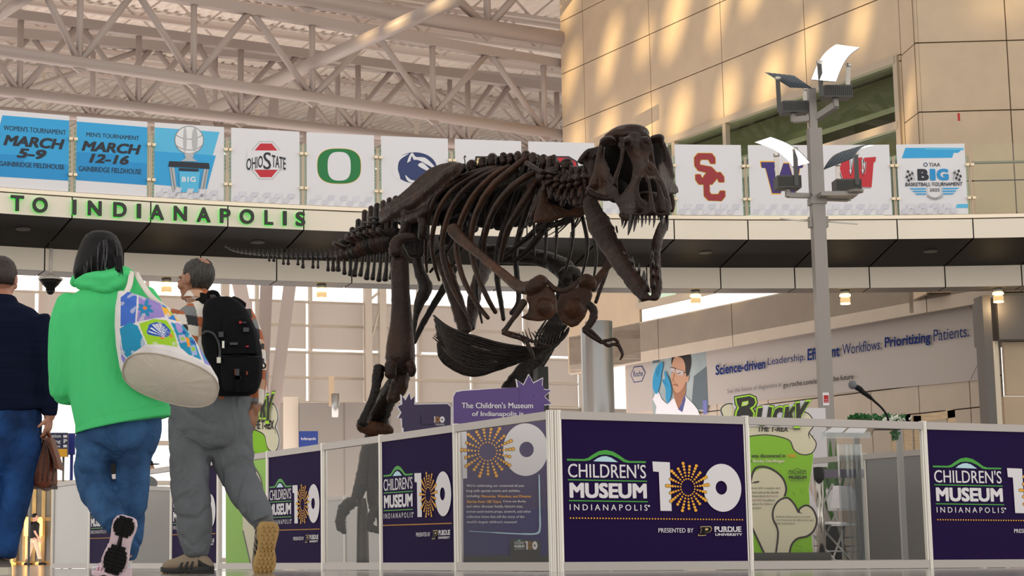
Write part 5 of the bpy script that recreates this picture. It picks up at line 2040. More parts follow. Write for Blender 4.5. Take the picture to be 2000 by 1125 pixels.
# sign on the post
c = Canvas()
a, b = at(1616, 768, PY), at(1628, 793, PY)
c.rect(0, 0, 12, 25, M_WHITE)
c.rect(1.5, 5, 11, 20, mat('sign red', '#b3181c', .5))
c.text('PUSH', 3, 13, 9, 15, M_WHITE, 0, res=1)
c.text('ALARM', 3, 17, 9.5, 19, M_WHITE, 0, res=1)
mb = c.lay(lambda x, y, l: Vector((axis.x - hw * .75 + x * mpp(a), PY - hw - .012 - l, a.z - y * mpp(a))), 'x')
kx = len(c.mats)
mb.box((axis.x - hw * .75, PY - hw - .011, b.z), (axis.x - hw * .75 + 12 * mpp(a), PY - hw, a.z), kx)
tag(mb.build('alarm_sign', c.mats + [M_WHITE]), 'small red and white alarm plate fixed low on the lamp post', 'sign')

# ---- advertising strip on the lower stone wall
c = Canvas()
M_ADV = mat('advert lilac grey', '#aea5a0', .5)
M_ADB = mat('advert blue', '#11296b', .5, spec=.1)
M_ADG = mat('advert grey text', '#55525a', .5)
M_LABBG = mat('advert photo grey', '#a9b3b6', .6, col2='#8e9a9e', scale=1.2)
za = crop(1200, 640, 4)
offw = rec + .03
pad = lambda x, y, l: onplane(*za(x, y), WP + WN * (offw + l), WN)
# everything below is drawn in the enlarged crop and lands on the wall plane
TL, TR, BR_, BL = (95, 263), (2952, -272), (2958, 403), (104, 690)
TL, TR, BR_, BL = (95, 264), (2950, -255), (2955, 400), (104, 665)
def edge_y(x, top):
    (xa, ya), (xb, yb) = (TL, TR) if top else (BL, BR_)
    return ya + (yb - ya) * (x - xa) / (xb - xa)
c.poly([TL, TR, BR_, BL], M_ADV)
c.poly([(290, 230), (712, 155), (730, 640), (300, 690)], M_LABBG)
c.poly([(620, 380), (720, 300), (735, 640), (600, 640)], mat('advert dark slate', '#59656d', .6))
c.poly([(290, 225), (350, 216), (355, 270), (300, 280)], mat('advert dark slate', '#59656d', .6))
c.poly([(690, 570), (722, 565), (724, 670), (694, 680)], mat('advert lilac blue', '#6c6fb0', .6))
hexa = [(126, 368), (152, 305), (215, 298), (243, 352), (215, 420), (152, 430)]
c.poly(hexa, M_ADB)
cx, cy = 184, 364
c.poly([(cx + (x - cx) * .92, cy + (y - cy) * .9) for x, y in hexa], M_ADV)
c.text('Roche', 148, 340, 222, 385, M_ADB, .012, slope=-.1)
# the man in the lab coat
M_SK = mat('advert skin', '#b98d74', .6)
M_SKD = mat('advert skin shade', '#96684f', .6)
M_HAIR = mat('advert hair', '#1d191b', .6)
M_GLV = mat('advert glove', '#2289b8', .6)
M_GLVD = mat('advert glove shade', '#15688f', .6)
M_COAT = mat('advert coat', '#dcdbe2', .6)
c.poly([(318, 690), (330, 600), (352, 588), (415, 595), (450, 560), (540, 510), (560, 540), (620, 600), (650, 640), (668, 690)], M_COAT)
c.poly([(300, 560), (335, 480), (370, 560), (415, 600), (340, 640)], M_COAT)
c.poly([(455, 480), (560, 430), (555, 520), (500, 640), (470, 560)], M_SKD)
c.poly([(500, 640), (525, 590), (548, 520), (556, 560), (530, 660)], mat('advert shirt', '#4a4d86', .6))
c.poly(sp2([(448, 290), (452, 240), (500, 215), (560, 250), (570, 330), (555, 430), (520, 490), (488, 508), (458, 470), (442, 400), (446, 350)], 4), M_SK)
c.poly(sp2([(555, 380), (572, 365), (582, 380), (575, 420), (556, 425)], 3), M_SK)
c.poly(sp2([(445, 290), (450, 215), (470, 182), (540, 172), (585, 200), (596, 270), (585, 345), (566, 385), (555, 340), (552, 290), (530, 240), (480, 225), (460, 250)], 3), M_HAIR)
c.line([(436, 310), (470, 316), (500, 340), (540, 352), (572, 345)], 6, M_HAIR)
c.poly([(440, 312), (470, 318), (472, 352), (446, 352)], mat('advert goggles', '#b7a9a8', .3))
c.poly([(478, 322), (540, 340), (540, 372), (490, 370)], mat('advert goggles', '#b7a9a8', .3))
c.line([(446, 350), (458, 348)], 5, M_HAIR)
c.line([(492, 362), (516, 352)], 5, M_HAIR)
c.line([(468, 360), (452, 415), (470, 425)], 4, M_SKD)
c.line([(456, 448), (476, 445), (495, 455)], 7, mat('advert lips', '#8e5048', .6))
c.poly(sp2([(300, 470), (302, 390), (322, 320), (345, 285), (375, 270), (380, 300), (368, 350), (360, 420), (340, 500), (325, 518)], 3), M_GLV)
c.line([(350, 300), (345, 360)], 5, M_GLVD)
c.line([(330, 330), (335, 380)], 5, M_GLVD)
c.poly(sp2([(372, 410), (395, 400), (388, 350), (396, 340), (415, 380), (435, 430), (446, 500), (430, 570), (412, 590), (400, 540), (400, 480)], 3), M_GLV)
c.line([(375, 412), (415, 450)], 5, M_GLVD)
# words
sl = -.176
c.text('Science-driven', 790, 292, 1180, 372, M_ADB, .028, slope=-.135)
c.text('Leadership.', 1198, 236, 1490, 310, M_ADB, .0, slope=-.135)
c.text('Efficient', 1508, 165, 1760, 258, M_ADB, .028, slope=-.135)
zz4 = lambda x, y: ((1600 + x / 4.3275 - 1200) * 4, (640 + y / 4.3275 - 640) * 4)
def wd(t_, x0, y0, x1, y1, m, b, sl_):
    (a0, b0), (a1, b1) = zz4(x0, y0), zz4(x1, y1)
    c.text(t_, a0, b0, a1, b1, m, b, slope=sl_)
wd('Workflows.', 195, 140, 527, 232, M_ADB, .0, -.15)
wd('Prioritizing', 553, 82, 940, 196, M_ADB, .03, -.128)
wd('Patients.', 966, 18, 1265, 116, M_ADB, .0, -.14)
c.text('See the future of diagnostics at', 882, 480, 1306, 524, M_ADG, .0, slope=-.13)
c.text('go.roche.com/shaping-the-future', 1318, 428, 1868, 480, M_BLACK, .014, slope=-.125)
# thin arrow lines at the right end
q0_, q1_, q2_ = zz4(1275, -160), zz4(1450, 80), zz4(1278, 445)
c.line([Vector(zz4(1240, -240)), Vector(zz4(1450, 75))], 5, M_ADG)
c.line([Vector(zz4(1450, 75)), Vector(zz4(1278, 443))], 5, M_ADG)
mb = c.lay(pad, 'x', gap=.0015)
k = len(c.mats)
ol = [TL, TR, BR_, BL]
mb.join(ext2d(ol, fixwind(ol, [(0, 1, 2), (0, 2, 3)]), pad, -.028, 0, k, k))
o = mb.build('advertising_banner', c.mats + [mat('advert edge', '#8a8286', .6)])
tag(o, 'long pale advertising banner with scientist photo and blue slogan on the stone wall', 'banner')

# wooden notice frames below it
M_WOOD = mat('pale wood', '#c3a783', .5, var=.25, scale=6, stretch=(1, 1, 8))
for k, (x0, x1, ytl, ytr) in enumerate(((1740, 1778, 814, 808), (1784, 1865, 812, 800))):
    t = thing('notice_frame', ('narrow pale wooden notice frame standing behind the ivy', 'wide pale wooden notice frame with dark photograph, right of the ivy')[k], 'frame', Vector((at(x0, 1094, 21).x, 21, 0)), 'wooden notice frames')
    a, b = at(x0, ytl, 21), at(x1, ytr, 21)
    mb = MB()
    w_ = .085
    mb.box((a.x, 21, 0), (a.x + w_, 21.06, a.z), 0)
    mb.box((b.x - w_, 21, 0), (b.x, 21.06, b.z), 0)
    mb.add([Vector((a.x, 21, a.z - w_)), Vector((b.x, 21, b.z - w_)), Vector((b.x, 21, b.z)), Vector((a.x, 21, a.z)), Vector((a.x, 21.06, a.z - w_)), Vector((b.x, 21.06, b.z - w_)), Vector((b.x, 21.06, b.z)), Vector((a.x, 21.06, a.z))],
           [(0, 1, 2, 3), (7, 6, 5, 4), (3, 2, 6, 7), (0, 4, 5, 1)], 0)
    mb.box((a.x, 21, .05), (b.x, 21.06, .15), 0)
    mb.build('frame', M_WOOD, t)
    mb = MB()
    mb.box((a.x + w_, 21.03, .15), (b.x - w_, 21.04, a.z - w_), 0)
    mb.build('picture', mat('notice picture', '#efe9df', .5, col2='#453c42', scale=5) if k else mat('notice paper', '#e8e4da', .6), t)
# ================================================================ the dinosaur skeleton
zG = crop(640, 220, 2.25)
zI = crop(700, 280, 4.017)
zJ = crop(900, 260, 5.113)
zH = crop(780, 480, 4.017)
zT = crop(430, 370, 4.651)
zL = crop(660, 540, 3.31)
zS = crop(1120, 220, 4.6875)
zQ = crop(1120, 400, 4.6875)
SCL = {zG: 2.25, zI: 4.017, zJ: 5.113, zH: 4.017, zT: 4.651, zL: 3.31, zS: 4.6875, zQ: 4.6875}
YC = [(440, 20.6), (560, 18.9), (650, 17.8), (760, 16.6), (840, 16.0), (950, 15.1), (1050, 14.4), (1130, 13.9), (1250, 13.3)]
yc = lambda px: lerp_tab(YC, px)


def bonemat(name, c1, c2, c3, rough):
    m = mat(name, c1, rough, bump=.55, bscale=26, spec=.22)
    nt = m.node_tree
    b = nt.nodes['Principled BSDF']
    tc = nt.nodes.new('ShaderNodeTexCoord')
    n1 = nt.nodes.new('ShaderNodeTexNoise')
    n1.inputs['Scale'].default_value = 2.6
    n1.inputs['Detail'].default_value = 8
    n1.inputs['Roughness'].default_value = .65
    nt.links.new(tc.outputs['Object'], n1.inputs['Vector'])
    r = nt.nodes.new('ShaderNodeValToRGB')
    r.color_ramp.elements[0].position = .30
    r.color_ramp.elements[0].color = _rgb(c2)
    r.color_ramp.elements[1].position = .72
    r.color_ramp.elements[1].color = _rgb(c3)
    e = r.color_ramp.elements.new(.5)
    e.color = _rgb(c1)
    nt.links.new(n1.outputs['Fac'], r.inputs['Fac'])
    nt.links.new(r.outputs['Color'], b.inputs['Base Color'])
    return m


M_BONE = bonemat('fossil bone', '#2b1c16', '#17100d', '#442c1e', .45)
M_BONED = bonemat('fossil bone dark', '#17110f', '#0d0a09', '#241914', .42)  # darker copy; on far-side and inner bones it puts shade into the colour
M_BONER = bonemat('fossil bone rusty', '#372318', '#1d1410', '#563420', .46)
M_TOOTH = mat('fossil tooth', '#1b1513', .3)
HIP = at(800, 460, 16.1)
REX = thing('tyrannosaur_skeleton', 'huge dark brown mounted tyrannosaur skeleton with open jaws inside the museum barrier', 'skeleton', Vector((HIP.x, HIP.y, 0)))


def pw(z, x, y, Y):
    return at(*z(x, y), Y)


def pts3(z, pts, dY=0.0, flat=1.0, Y=None):
    """(x, y, r[, extra depth]) in crop pixels -> tube points"""
    out = []
    for p in pts:
        px, py = z(p[0], p[1])
        yy = (Y if Y is not None else yc(px)) + dY + (p[3] if len(p) > 3 else 0)
        q = at(px, py, yy)
        r = p[2] / SCL[z] * mpp(q)
        out.append((q, r, r * flat))
    return out


def bone(name, z, pts, dY=0.0, flat=1.0, Y=None, m=None, n=10, sub=5, rough=.10, parent=None):
    mb = MB()
    mb.tube(pts3(z, pts, dY, flat, Y), n, sub, 0, rough)
    return mb.build(name, m or M_BONE, parent or REX, True)


def blob(mb, z, x, y, rx, ry, dep, Y):
    c = pw(z, x, y, Y)
    k = mpp(c) / SCL[z]
    return mb.ball(c, (rx * k, dep, ry * k), 10)


def plate(mb, z, pts, thick, Y=None, dY=0.0):
    """irregular bone plate; points (x, y[, depth])"""
    P3 = []
    for p in pts:
        px, py = z(p[0], p[1])
        P3.append(at(px, py, (p[2] if len(p) > 2 else (Y if Y is not None else yc(px))) + dY))
    tri = tessellate_polygon([[Vector((p[0], p[1], 0)) for p in pts]])
    n = len(P3)
    B = [q + (q - CAMP).normalized() * thick for q in P3]
    mb.add(P3 + B, [tuple(t) for t in tri] + [tuple(i + n for i in t[::-1]) for t in tri] + [(i, (i + 1) % n, n + (i + 1) % n, n + i) for i in range(n)])
    return mb


def tooth(z, x0, y0, x1, y1, r, Y, parent):
    a, b = pw(z, x0, y0, Y), pw(z, x1, y1, Y - .03)
    k = mpp(a) / SCL[z]
    mid = a * .5 + b * .5 + Vector((0, -.012, 0))
    MB().tube([(a, r * k, r * k * 1.2), (mid, r * k * .8, r * k), (b, r * k * .15, r * k * .15)], 8, 4).build('tooth', M_TOOTH, parent, True)


# ---- skull
sk = MB()


def st(pts, Y, flat=1.2, rough=.10):
    sk.tube(pts3(zS, pts, 0, flat, Y), 12, 5, 0, rough)


blob(sk, zS, 495, 212, 195, 78, .28, 13.62)
st([(300, 232, 34), (390, 192, 44), (490, 180, 48), (600, 194, 44), (688, 240, 28)], 13.38)
blob(sk, zS, 478, 285, 66, 58, .14, 13.16)
blob(sk, zS, 645, 285, 58, 60, .14, 13.18)
st([(255, 258, 22), (310, 262, 36), (376, 272, 26)], 13.08, 1.6)
st([(715, 228, 20), (768, 238, 36), (812, 268, 28)], 13.22, 1.6)
st([(262, 280, 28), (250, 380, 36), (232, 480, 40), (215, 580, 44), (182, 668, 52)], 13.26)
plate(sk, zS, [(108, 690, 13.4), (165, 640, 13.35), (215, 520, 13.25), (280, 410, 13.15), (298, 440, 13.15), (332, 520, 13.12), (322, 606, 13.1), (350, 640, 13.08), (405, 652, 13.02), (412, 782, 13.0), (330, 797, 13.06), (230, 805, 13.18), (150, 775, 13.35)], .08)
st([(440, 240, 32), (450, 330, 21), (440, 420, 19), (418, 500, 19), (390, 580, 23), (372, 655, 28)], 13.02)
sk.tube(pts3(zS, [(560, 255, 78, .12), (572, 350, 74, .05), (590, 430, 62, 0), (612, 500, 62, -.1), (645, 560, 52, -.2), (682, 610, 30, -.25)], 0, 1.3, 13.05), 14, 5, 0, .12)
plate(sk, zS, [(418, 235, 13.08), (480, 225, 13.1), (560, 262, 13.1), (640, 225, 13.1), (697, 240, 13.1), (697, 330, 13.05), (688, 420, 12.98), (704, 490, 12.9), (752, 565, 12.82), (806, 640, 12.78), (770, 622, 12.74), (722, 596, 12.66), (690, 640, 12.62), (660, 590, 12.62), (612, 606, 12.64), (592, 585, 12.7), (550, 620, 12.82), (536, 570, 12.86), (546, 490, 12.92), (518, 420, 13.0), (478, 340, 13.06), (438, 290, 13.08)], .13)
st([(655, 470, 24), (668, 440, 22), (620, 455, 24), (600, 462, 18)], 12.93)
st([(600, 400, 20), (620, 460, 16), (600, 500, 14)], 12.94)
blob(sk, zS, 490, 248, 175, 52, .2, 13.5)
blob(sk, zS, 312, 262, 74, 42, .11, 13.12)
blob(sk, zS, 768, 245, 64, 42, .11, 13.26)
plate(sk, zS, [(545, 545, 12.85), (600, 590, 12.7), (582, 700, 12.65), (572, 800, 12.62), (606, 880, 12.6), (548, 930, 12.62), (520, 985, 12.7), (475, 992, 12.75), (430, 950, 12.8), (420, 880, 12.88), (378, 812, 12.98), (430, 760, 12.95), (480, 695, 12.92), (522, 635, 12.88)], .12)
st([(430, 930, 26), (480, 965, 30), (530, 940, 30)], 12.74)
st([(612, 585, 22), (580, 660, 24), (574, 740, 30), (590, 820, 42), (640, 880, 46), (705, 912, 42)], 12.62)
st([(655, 570, 22), (690, 650, 17), (704, 740, 19), (712, 830, 30), (722, 910, 32)], 12.56)
st([(728, 600, 16), (772, 660, 19), (792, 740, 28), (802, 830, 46), (812, 900, 46)], 12.64)
plate(sk, zS, [(560, 932), (545, 880), (590, 800), (640, 790), (690, 830), (760, 820), (830, 770), (866, 800), (884, 860), (886, 938), (800, 948), (700, 932), (620, 927)], .14, 12.62)
st([(690, 470, 34), (752, 565, 38), (806, 680, 40), (846, 790, 40), (866, 885, 38)], 12.82, 1.4)
st([(690, 250, 22), (716, 340, 19), (728, 430, 15), (750, 520, 17), (792, 612, 20)], 13.06)
st([(806, 270, 30), (836, 350, 35), (860, 430, 40), (872, 520, 46), (880, 600, 50)], 13.34)
plate(sk, zS, [(765, 490, 13.15), (820, 440, 13.25), (895, 590, 13.3), (958, 690, 13.35), (964, 728, 13.35), (930, 747, 13.3), (852, 742, 13.2), (806, 680, 13.12), (800, 625, 13.12), (785, 560, 13.12)], .1)
st([(892, 750, 26), (905, 830, 30), (900, 905, 20)], 13.5)
plate(sk, zS, [(30, 450, 13.7), (60, 400, 13.68), (100, 352, 13.66), (140, 325, 13.64), (165, 338, 13.63), (200, 318, 13.6), (226, 300, 13.55), (236, 385, 13.5), (192, 402, 13.55), (166, 460, 13.6), (160, 540, 13.6), (135, 562, 13.6), (118, 480, 13.65), (70, 475, 13.7)], .1)
st([(70, 430, 22), (110, 380, 26), (150, 350, 24), (200, 335, 20)], 13.6)
st([(120, 470, 26), (160, 560, 22), (150, 640, 24), (120, 692, 26)], 13.66)
st([(205, 396, 22), (172, 500, 26), (140, 600, 20)], 13.6)
st([(130, 722, 36), (220, 770, 32), (330, 786, 26), (424, 772, 24)], 13.12)
blob(sk, zS, 640, 830, 200, 90, .28, 13.15)
blob(sk, zS, 250, 640, 120, 130, .1, 13.62)
for k in range(16):                          # lumpy rims along the gum line and brow
    a = random.Random(k)
    st([(560 + k * 21, 925 + a.uniform(-4, 8), 16), (562 + k * 21, 940, 13)], 12.58)
skull = link('skull', remesh(sk, .011, 2, .45), M_BONE, REX)
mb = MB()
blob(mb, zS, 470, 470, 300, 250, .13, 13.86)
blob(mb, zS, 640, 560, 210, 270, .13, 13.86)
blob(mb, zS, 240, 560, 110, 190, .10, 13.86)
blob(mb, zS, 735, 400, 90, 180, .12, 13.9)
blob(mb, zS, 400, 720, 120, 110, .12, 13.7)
link('skull_cavity_fill', remesh(mb, .02, 2, .5), mat('bone shadow brown', '#0e0a08', .7, spec=.1), skull)  # near-black filler put in for the shade inside the skull openings
for x0, y0, x1, y1, r, Y in ((442, 985, 438, 1012, 8, 12.86), (452, 990, 442, 1045, 12, 12.84), (486, 990, 455, 1062, 15, 12.8), (535, 950, 500, 1122, 27, 12.66), (572, 945, 552, 1092, 19, 12.63), (594, 945, 592, 1015, 12, 12.61),
                         (628, 940, 626, 1052, 15, 12.6), (661, 940, 660, 1022, 13, 12.58), (697, 942, 693, 1034, 13, 12.58), (742, 942, 732, 1056, 14, 12.58), (775, 945, 775, 990, 8, 12.6), (806, 945, 808, 1040, 23, 12.62), (854, 940, 860, 1082, 18, 12.7)):
    tooth(zS, x0, y0, x1, y1, r, Y, skull)

# ---- lower jaw
jw = MB()
sj = lambda pts, dy=0.0, flat=.55: jw.tube(pts3(zQ, pts, dy, flat, 13.0), 12, 5, 0, .1)
sj([(150, -55, 66, .5), (170, 30, 80, .45), (215, 140, 104, .38), (275, 260, 112, .28), (330, 370, 92, .18), (390, 470, 86, .06), (455, 570, 82, -.06), (525, 680, 74, -.18), (590, 770, 66, -.28), (650, 845, 50, -.36)])
sj([(420, 330, 22, .2), (470, 430, 24, .06), (530, 560, 26, -.06), (600, 660, 26, -.18), (670, 770, 30, -.32)], -.02)
sj([(385, 180, 10, .35), (395, 220, 16, .33), (410, 270, 14, .3)], .1)
sj([(852, 120, 22, .5), (815, 200, 52, .38), (775, 300, 52, .2), (752, 420, 50, .04), (748, 540, 54, -.1), (755, 660, 56, -.22), (762, 770, 54, -.32), (752, 850, 40, -.38)])
sj([(715, 420, 14, 0), (712, 520, 18, -.1), (712, 640, 18, -.2), (715, 760, 20, -.3)], 0)
sj([(640, 850, 46, -.36), (690, 858, 22, -.37), (750, 846, 44, -.38)], 0, .8)
jaw = link('lower_jaw', remesh(jw, .011, 2, .5), M_BONE, REX)
for x0, y0, x1, y1, r, dy in ((470, 480, 455, 420, 16, .06), (515, 545, 512, 485, 18, .0), (545, 575, 535, 468, 18, -.03), (598, 655, 600, 530, 18, -.12), (640, 705, 645, 602, 22, -.2), (665, 745, 640, 640, 20, -.25), (615, 700, 612, 660, 14, -.15), (685, 790, 660, 690, 16, -.3),
                          (722, 500, 716, 410, 16, -.05), (725, 580, 722, 480, 18, -.12), (760, 590, 770, 520, 14, -.14), (725, 680, 730, 590, 17, -.2), (775, 690, 782, 610, 14, -.22), (735, 770, 740, 690, 14, -.3)):
    tooth(zQ, x0, y0, x1, y1, r, 12.96 + dy, jaw)

# ---- body axis for mirroring the far side
AX0, AX1 = at(800, 450, 16.25), at(1135, 330, 13.95)
ADIR = Vector((AX1.x - AX0.x, AX1.y - AX0.y, 0)).normalized()
LAT = Vector((-ADIR.y, ADIR.x, 0))           # towards the animal's left side


def mirror(tp):
    out = []
    for p, a, b in tp:
        d = (p - AX0).dot(LAT)
        out.append((p - LAT * (2 * d), a, b))
    return out


# ---- ribs: near side read from the photograph, far side mirrored
RIBS = [
    [(728, 238, 7), (640, 262, 9), (560, 300, 10), (490, 352, 10), (452, 425, 10), (436, 520, 9), (430, 620, 8), (436, 700, 5)],
    [(744, 238, 7), (660, 268, 9), (575, 318, 10), (515, 380, 10), (475, 465, 10), (458, 570, 9), (468, 660, 8), (490, 738, 5)],
    [(765, 240, 8), (690, 275, 10), (610, 330, 11), (555, 400, 11), (518, 490, 11), (502, 600, 10), (522, 700, 10), (562, 800, 8), (630, 920, 4)],
    [(800, 232, 9), (735, 270, 11), (665, 335, 12), (615, 410, 12), (580, 500, 12), (566, 600, 11), (592, 720, 11), (645, 825, 10), (705, 903, 8)],
    [(868, 200, 12), (800, 258, 15), (730, 318, 15), (675, 395, 14), (640, 490, 13), (630, 600, 11), (660, 720, 11), (705, 820, 10), (738, 878, 9)],
    [(905, 265, 12), (850, 296, 14), (785, 352, 14), (735, 420, 13), (702, 500, 12), (688, 570, 10), (690, 640, 7)],
    [(915, 300, 14), (880, 362, 17), (838, 430, 17), (795, 505, 15), (772, 585, 12), (760, 650, 8)],
    [(940, 345, 14), (925, 400, 18), (905, 450, 16), (890, 490, 9)],
]
for i, rb in enumerate(RIBS):
    n = len(rb)
    pp_ = [(x, y, r * 1.12, -.05 - .42 * math.sin(math.pi * min(1, (k + .5) / n)) * (1.0 if i < 6 else .6)) for k, (x, y, r) in enumerate(rb)]
    tp = pts3(zG, pp_, 0.05, 1.5)
    mb = MB()
    mb.tube(tp, 10, 6, 0, .07)
    mb.build('rib', M_BONER if i in (3, 4, 5, 6) else M_BONE, REX, True)
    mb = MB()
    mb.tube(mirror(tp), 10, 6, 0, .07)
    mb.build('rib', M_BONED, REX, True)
# far-side rib ends that hang below the neck
for pts in ([(902, 440, 7), (908, 520, 6), (908, 635, 4)], [(960, 440, 9), (960, 540, 8), (955, 650, 5)], [(1005, 440, 8), (1006, 540, 7), (1000, 640, 5)], [(1075, 440, 9), (1078, 540, 8), (1060, 640, 7), (1030, 738, 4)],
            [(1115, 440, 9), (1140, 560, 9), (1135, 640, 8), (1118, 712, 4)], [(1160, 440, 8), (1172, 560, 8), (1180, 640, 7), (1168, 735, 4)]):
    bone('rib', zG, [(x, y, r, .35) for x, y, r in pts], 0, 1.4, m=M_BONED, rough=.05)
# dark mass of inner rib heads and vertebral bodies
for i in range(13):
    f = i / 12
    x, y = 560 + 500 * f, 318 - 40 * math.sin(math.pi * f * .8) + 45 * f
    px, py = zG(x, y)
    c = at(px, py, yc(px) + .08)
    k = mpp(c) / 2.25
    mb = MB()
    mb.tube([(c - ADIR * .11, 34 * k, 34 * k), (c - ADIR * .04, 27 * k, 27 * k), (c + ADIR * .04, 27 * k, 27 * k), (c + ADIR * .11, 34 * k, 34 * k)], 12, 3, 0, .08, cap=.2, view=False)
    tx, ty = 600 + 480 * f, (226, 222, 212, 203, 192, 188, 184, 180, 184, 192, 205, 235, 262)[i]
    tp_ = pw(zG, tx, ty, yc(px) + .05)
    mb.tube([(c + Vector((0, 0, .05)), 20 * k, 30 * k), (c * .5 + tp_ * .5, 16 * k, 28 * k), (tp_ - Vector((0, 0, .02)), 20 * k, 34 * k)], 10, 3, 0, .15)
    mb.tube([(c, 16 * k, 16 * k), (c + LAT * .16 + Vector((0, 0, .10)), 12 * k, 12 * k), (c + LAT * .27 + Vector((0, 0, .12)), 13 * k, 13 * k)], 8, 3, 0, .12)
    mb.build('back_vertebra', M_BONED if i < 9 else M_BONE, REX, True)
# big knobs seen along the spine top (crop J)
for x, y, rx, ry in ((110, 330, 62, 58), (222, 290, 50, 60), (315, 262, 56, 66), (428, 250, 46, 60), (498, 252, 44, 58), (570, 235, 44, 58), (655, 235, 50, 66), (722, 255, 52, 66), (828, 272, 42, 68), (930, 275, 42, 66), (1060, 310, 70, 50)):
    mb = MB()
    px, py = zJ(x, y)
    k = mpp(at(px, py, yc(px))) / 5.113
    c = at(px, py, yc(px) + .0)
    mb.tube([(c + Vector((0, 0, -ry * k * .9)), rx * k * .7, .09), (c, rx * k * .95, .085), (c + Vector((0, 0, ry * k * .55)), rx * k * .8, .075)], 12, 4, 0, .16, cap=.55)
    mb.build('spine_knob', M_BONE, REX, True)
# ---- neck: stacked vertebrae with side processes
for i, (x, y, r) in enumerate(((860, 420, 70), (930, 470, 75), (1000, 500, 78), (1070, 510, 80), (1140, 500, 82), (1215, 480, 80))):
    px, py = zJ(x, y)
    Yv = 14.15 - i * .08
    c = at(px, py, Yv)
    k = mpp(c) / 5.113
    mb = MB()
    mb.tube([(c - ADIR * .09, r * k, r * k), (c, r * .8 * k, r * .8 * k), (c + ADIR * .09, r * k, r * k)], 12, 3, 0, .15, cap=.3, view=False)
    u = at(*zJ(x + 40, y - 170 + i * 8), Yv + .03)
    mb.tube([(c, 40 * k, 60 * k), (u, 34 * k, 50 * k)], 10, 4, 0, .2)
    for dx, dy, dd in ((-70, 30, -.16), (-30, 150, -.18), (60, -60, -.1), (-60, -40, -.15), (30, 200, -.10)):
        mb.tube([(c, 36 * k, 36 * k), (at(*zJ(x + dx * .6, y + dy * .55), Yv + dd), 28 * k, 34 * k), (at(*zJ(x + dx, y + dy), Yv + dd * 1.2), 22 * k, 26 * k)], 8, 3, 0, .18)
    mb.build('neck_vertebra', M_BONE, REX, True)
for pts in ([(790, 440, 26), (880, 405, 30), (960, 400, 22)], [(830, 500, 26), (900, 470, 32), (975, 440, 26)], [(1020, 450, 26), (960, 560, 22), (890, 640, 26)], [(1060, 540, 24), (1030, 640, 22), (1010, 720, 26)], [(1110, 520, 22), (1090, 620, 20)], [(660, 300, 30), (760, 360, 26), (850, 400, 22), (960, 370, 18)],
            [(1150, 520, 50), (1160, 620, 46), (1170, 720, 40)], [(1230, 480, 40), (1225, 600, 36), (1210, 700, 40)]):
    bone('neck_process', zJ, [(x, y, r, -.22) for x, y, r in pts], 0, 1.2, rough=.14)
# inner front chest plate and long neck ribs
mb = MB()
plate(mb, zJ, [(800, 520), (860, 560), (870, 700), (960, 720), (1080, 780), (1210, 690), (1255, 800), (1180, 850), (1090, 830), (1000, 850), (880, 890), (720, 900), (735, 800), (770, 680)], .12, 14.1)
link('chest_bone', remesh(mb, .016, 3, .5), M_BONER, REX)
for pts in ([(720, 870, 10), (640, 930, 7), (540, 1030, 2)], [(830, 910, 9), (720, 980, 6), (600, 1075, 2)], [(960, 900, 9), (850, 990, 6), (740, 1045, 2)], [(1080, 870, 9), (960, 970, 6), (820, 1050, 2)], [(1120, 850, 10), (1010, 960, 7), (920, 1045, 3)], [(1170, 860, 12), (1120, 960, 8), (1080, 1075, 3)], [(1200, 860, 10), (1150, 930, 6), (1090, 1005, 3)]):
    bone('neck_rib', zJ, [(x, y, r, .0) for x, y, r in pts], 0, 1, Y=13.95, m=M_BONED, rough=0, n=6)

# ---- tail
CL = [(55, 522, 5), (110, 552, 8), (200, 573, 11), (300, 583, 14), (400, 591, 17), (500, 597, 19), (600, 602, 21), (700, 606, 24), (800, 608, 26), (900, 608, 30), (1000, 606, 34), (1080, 600, 40), (1160, 582, 62), (1240, 548, 88), (1320, 508, 106), (1400, 486, 112), (1490, 470, 112), (1580, 455, 106)]
CLX = [p[0] for p in CL]


def tail_at(x):
    return lerp_tab([(p[0], p[1]) for p in CL], x), lerp_tab([(p[0], p[2]) for p in CL], x)


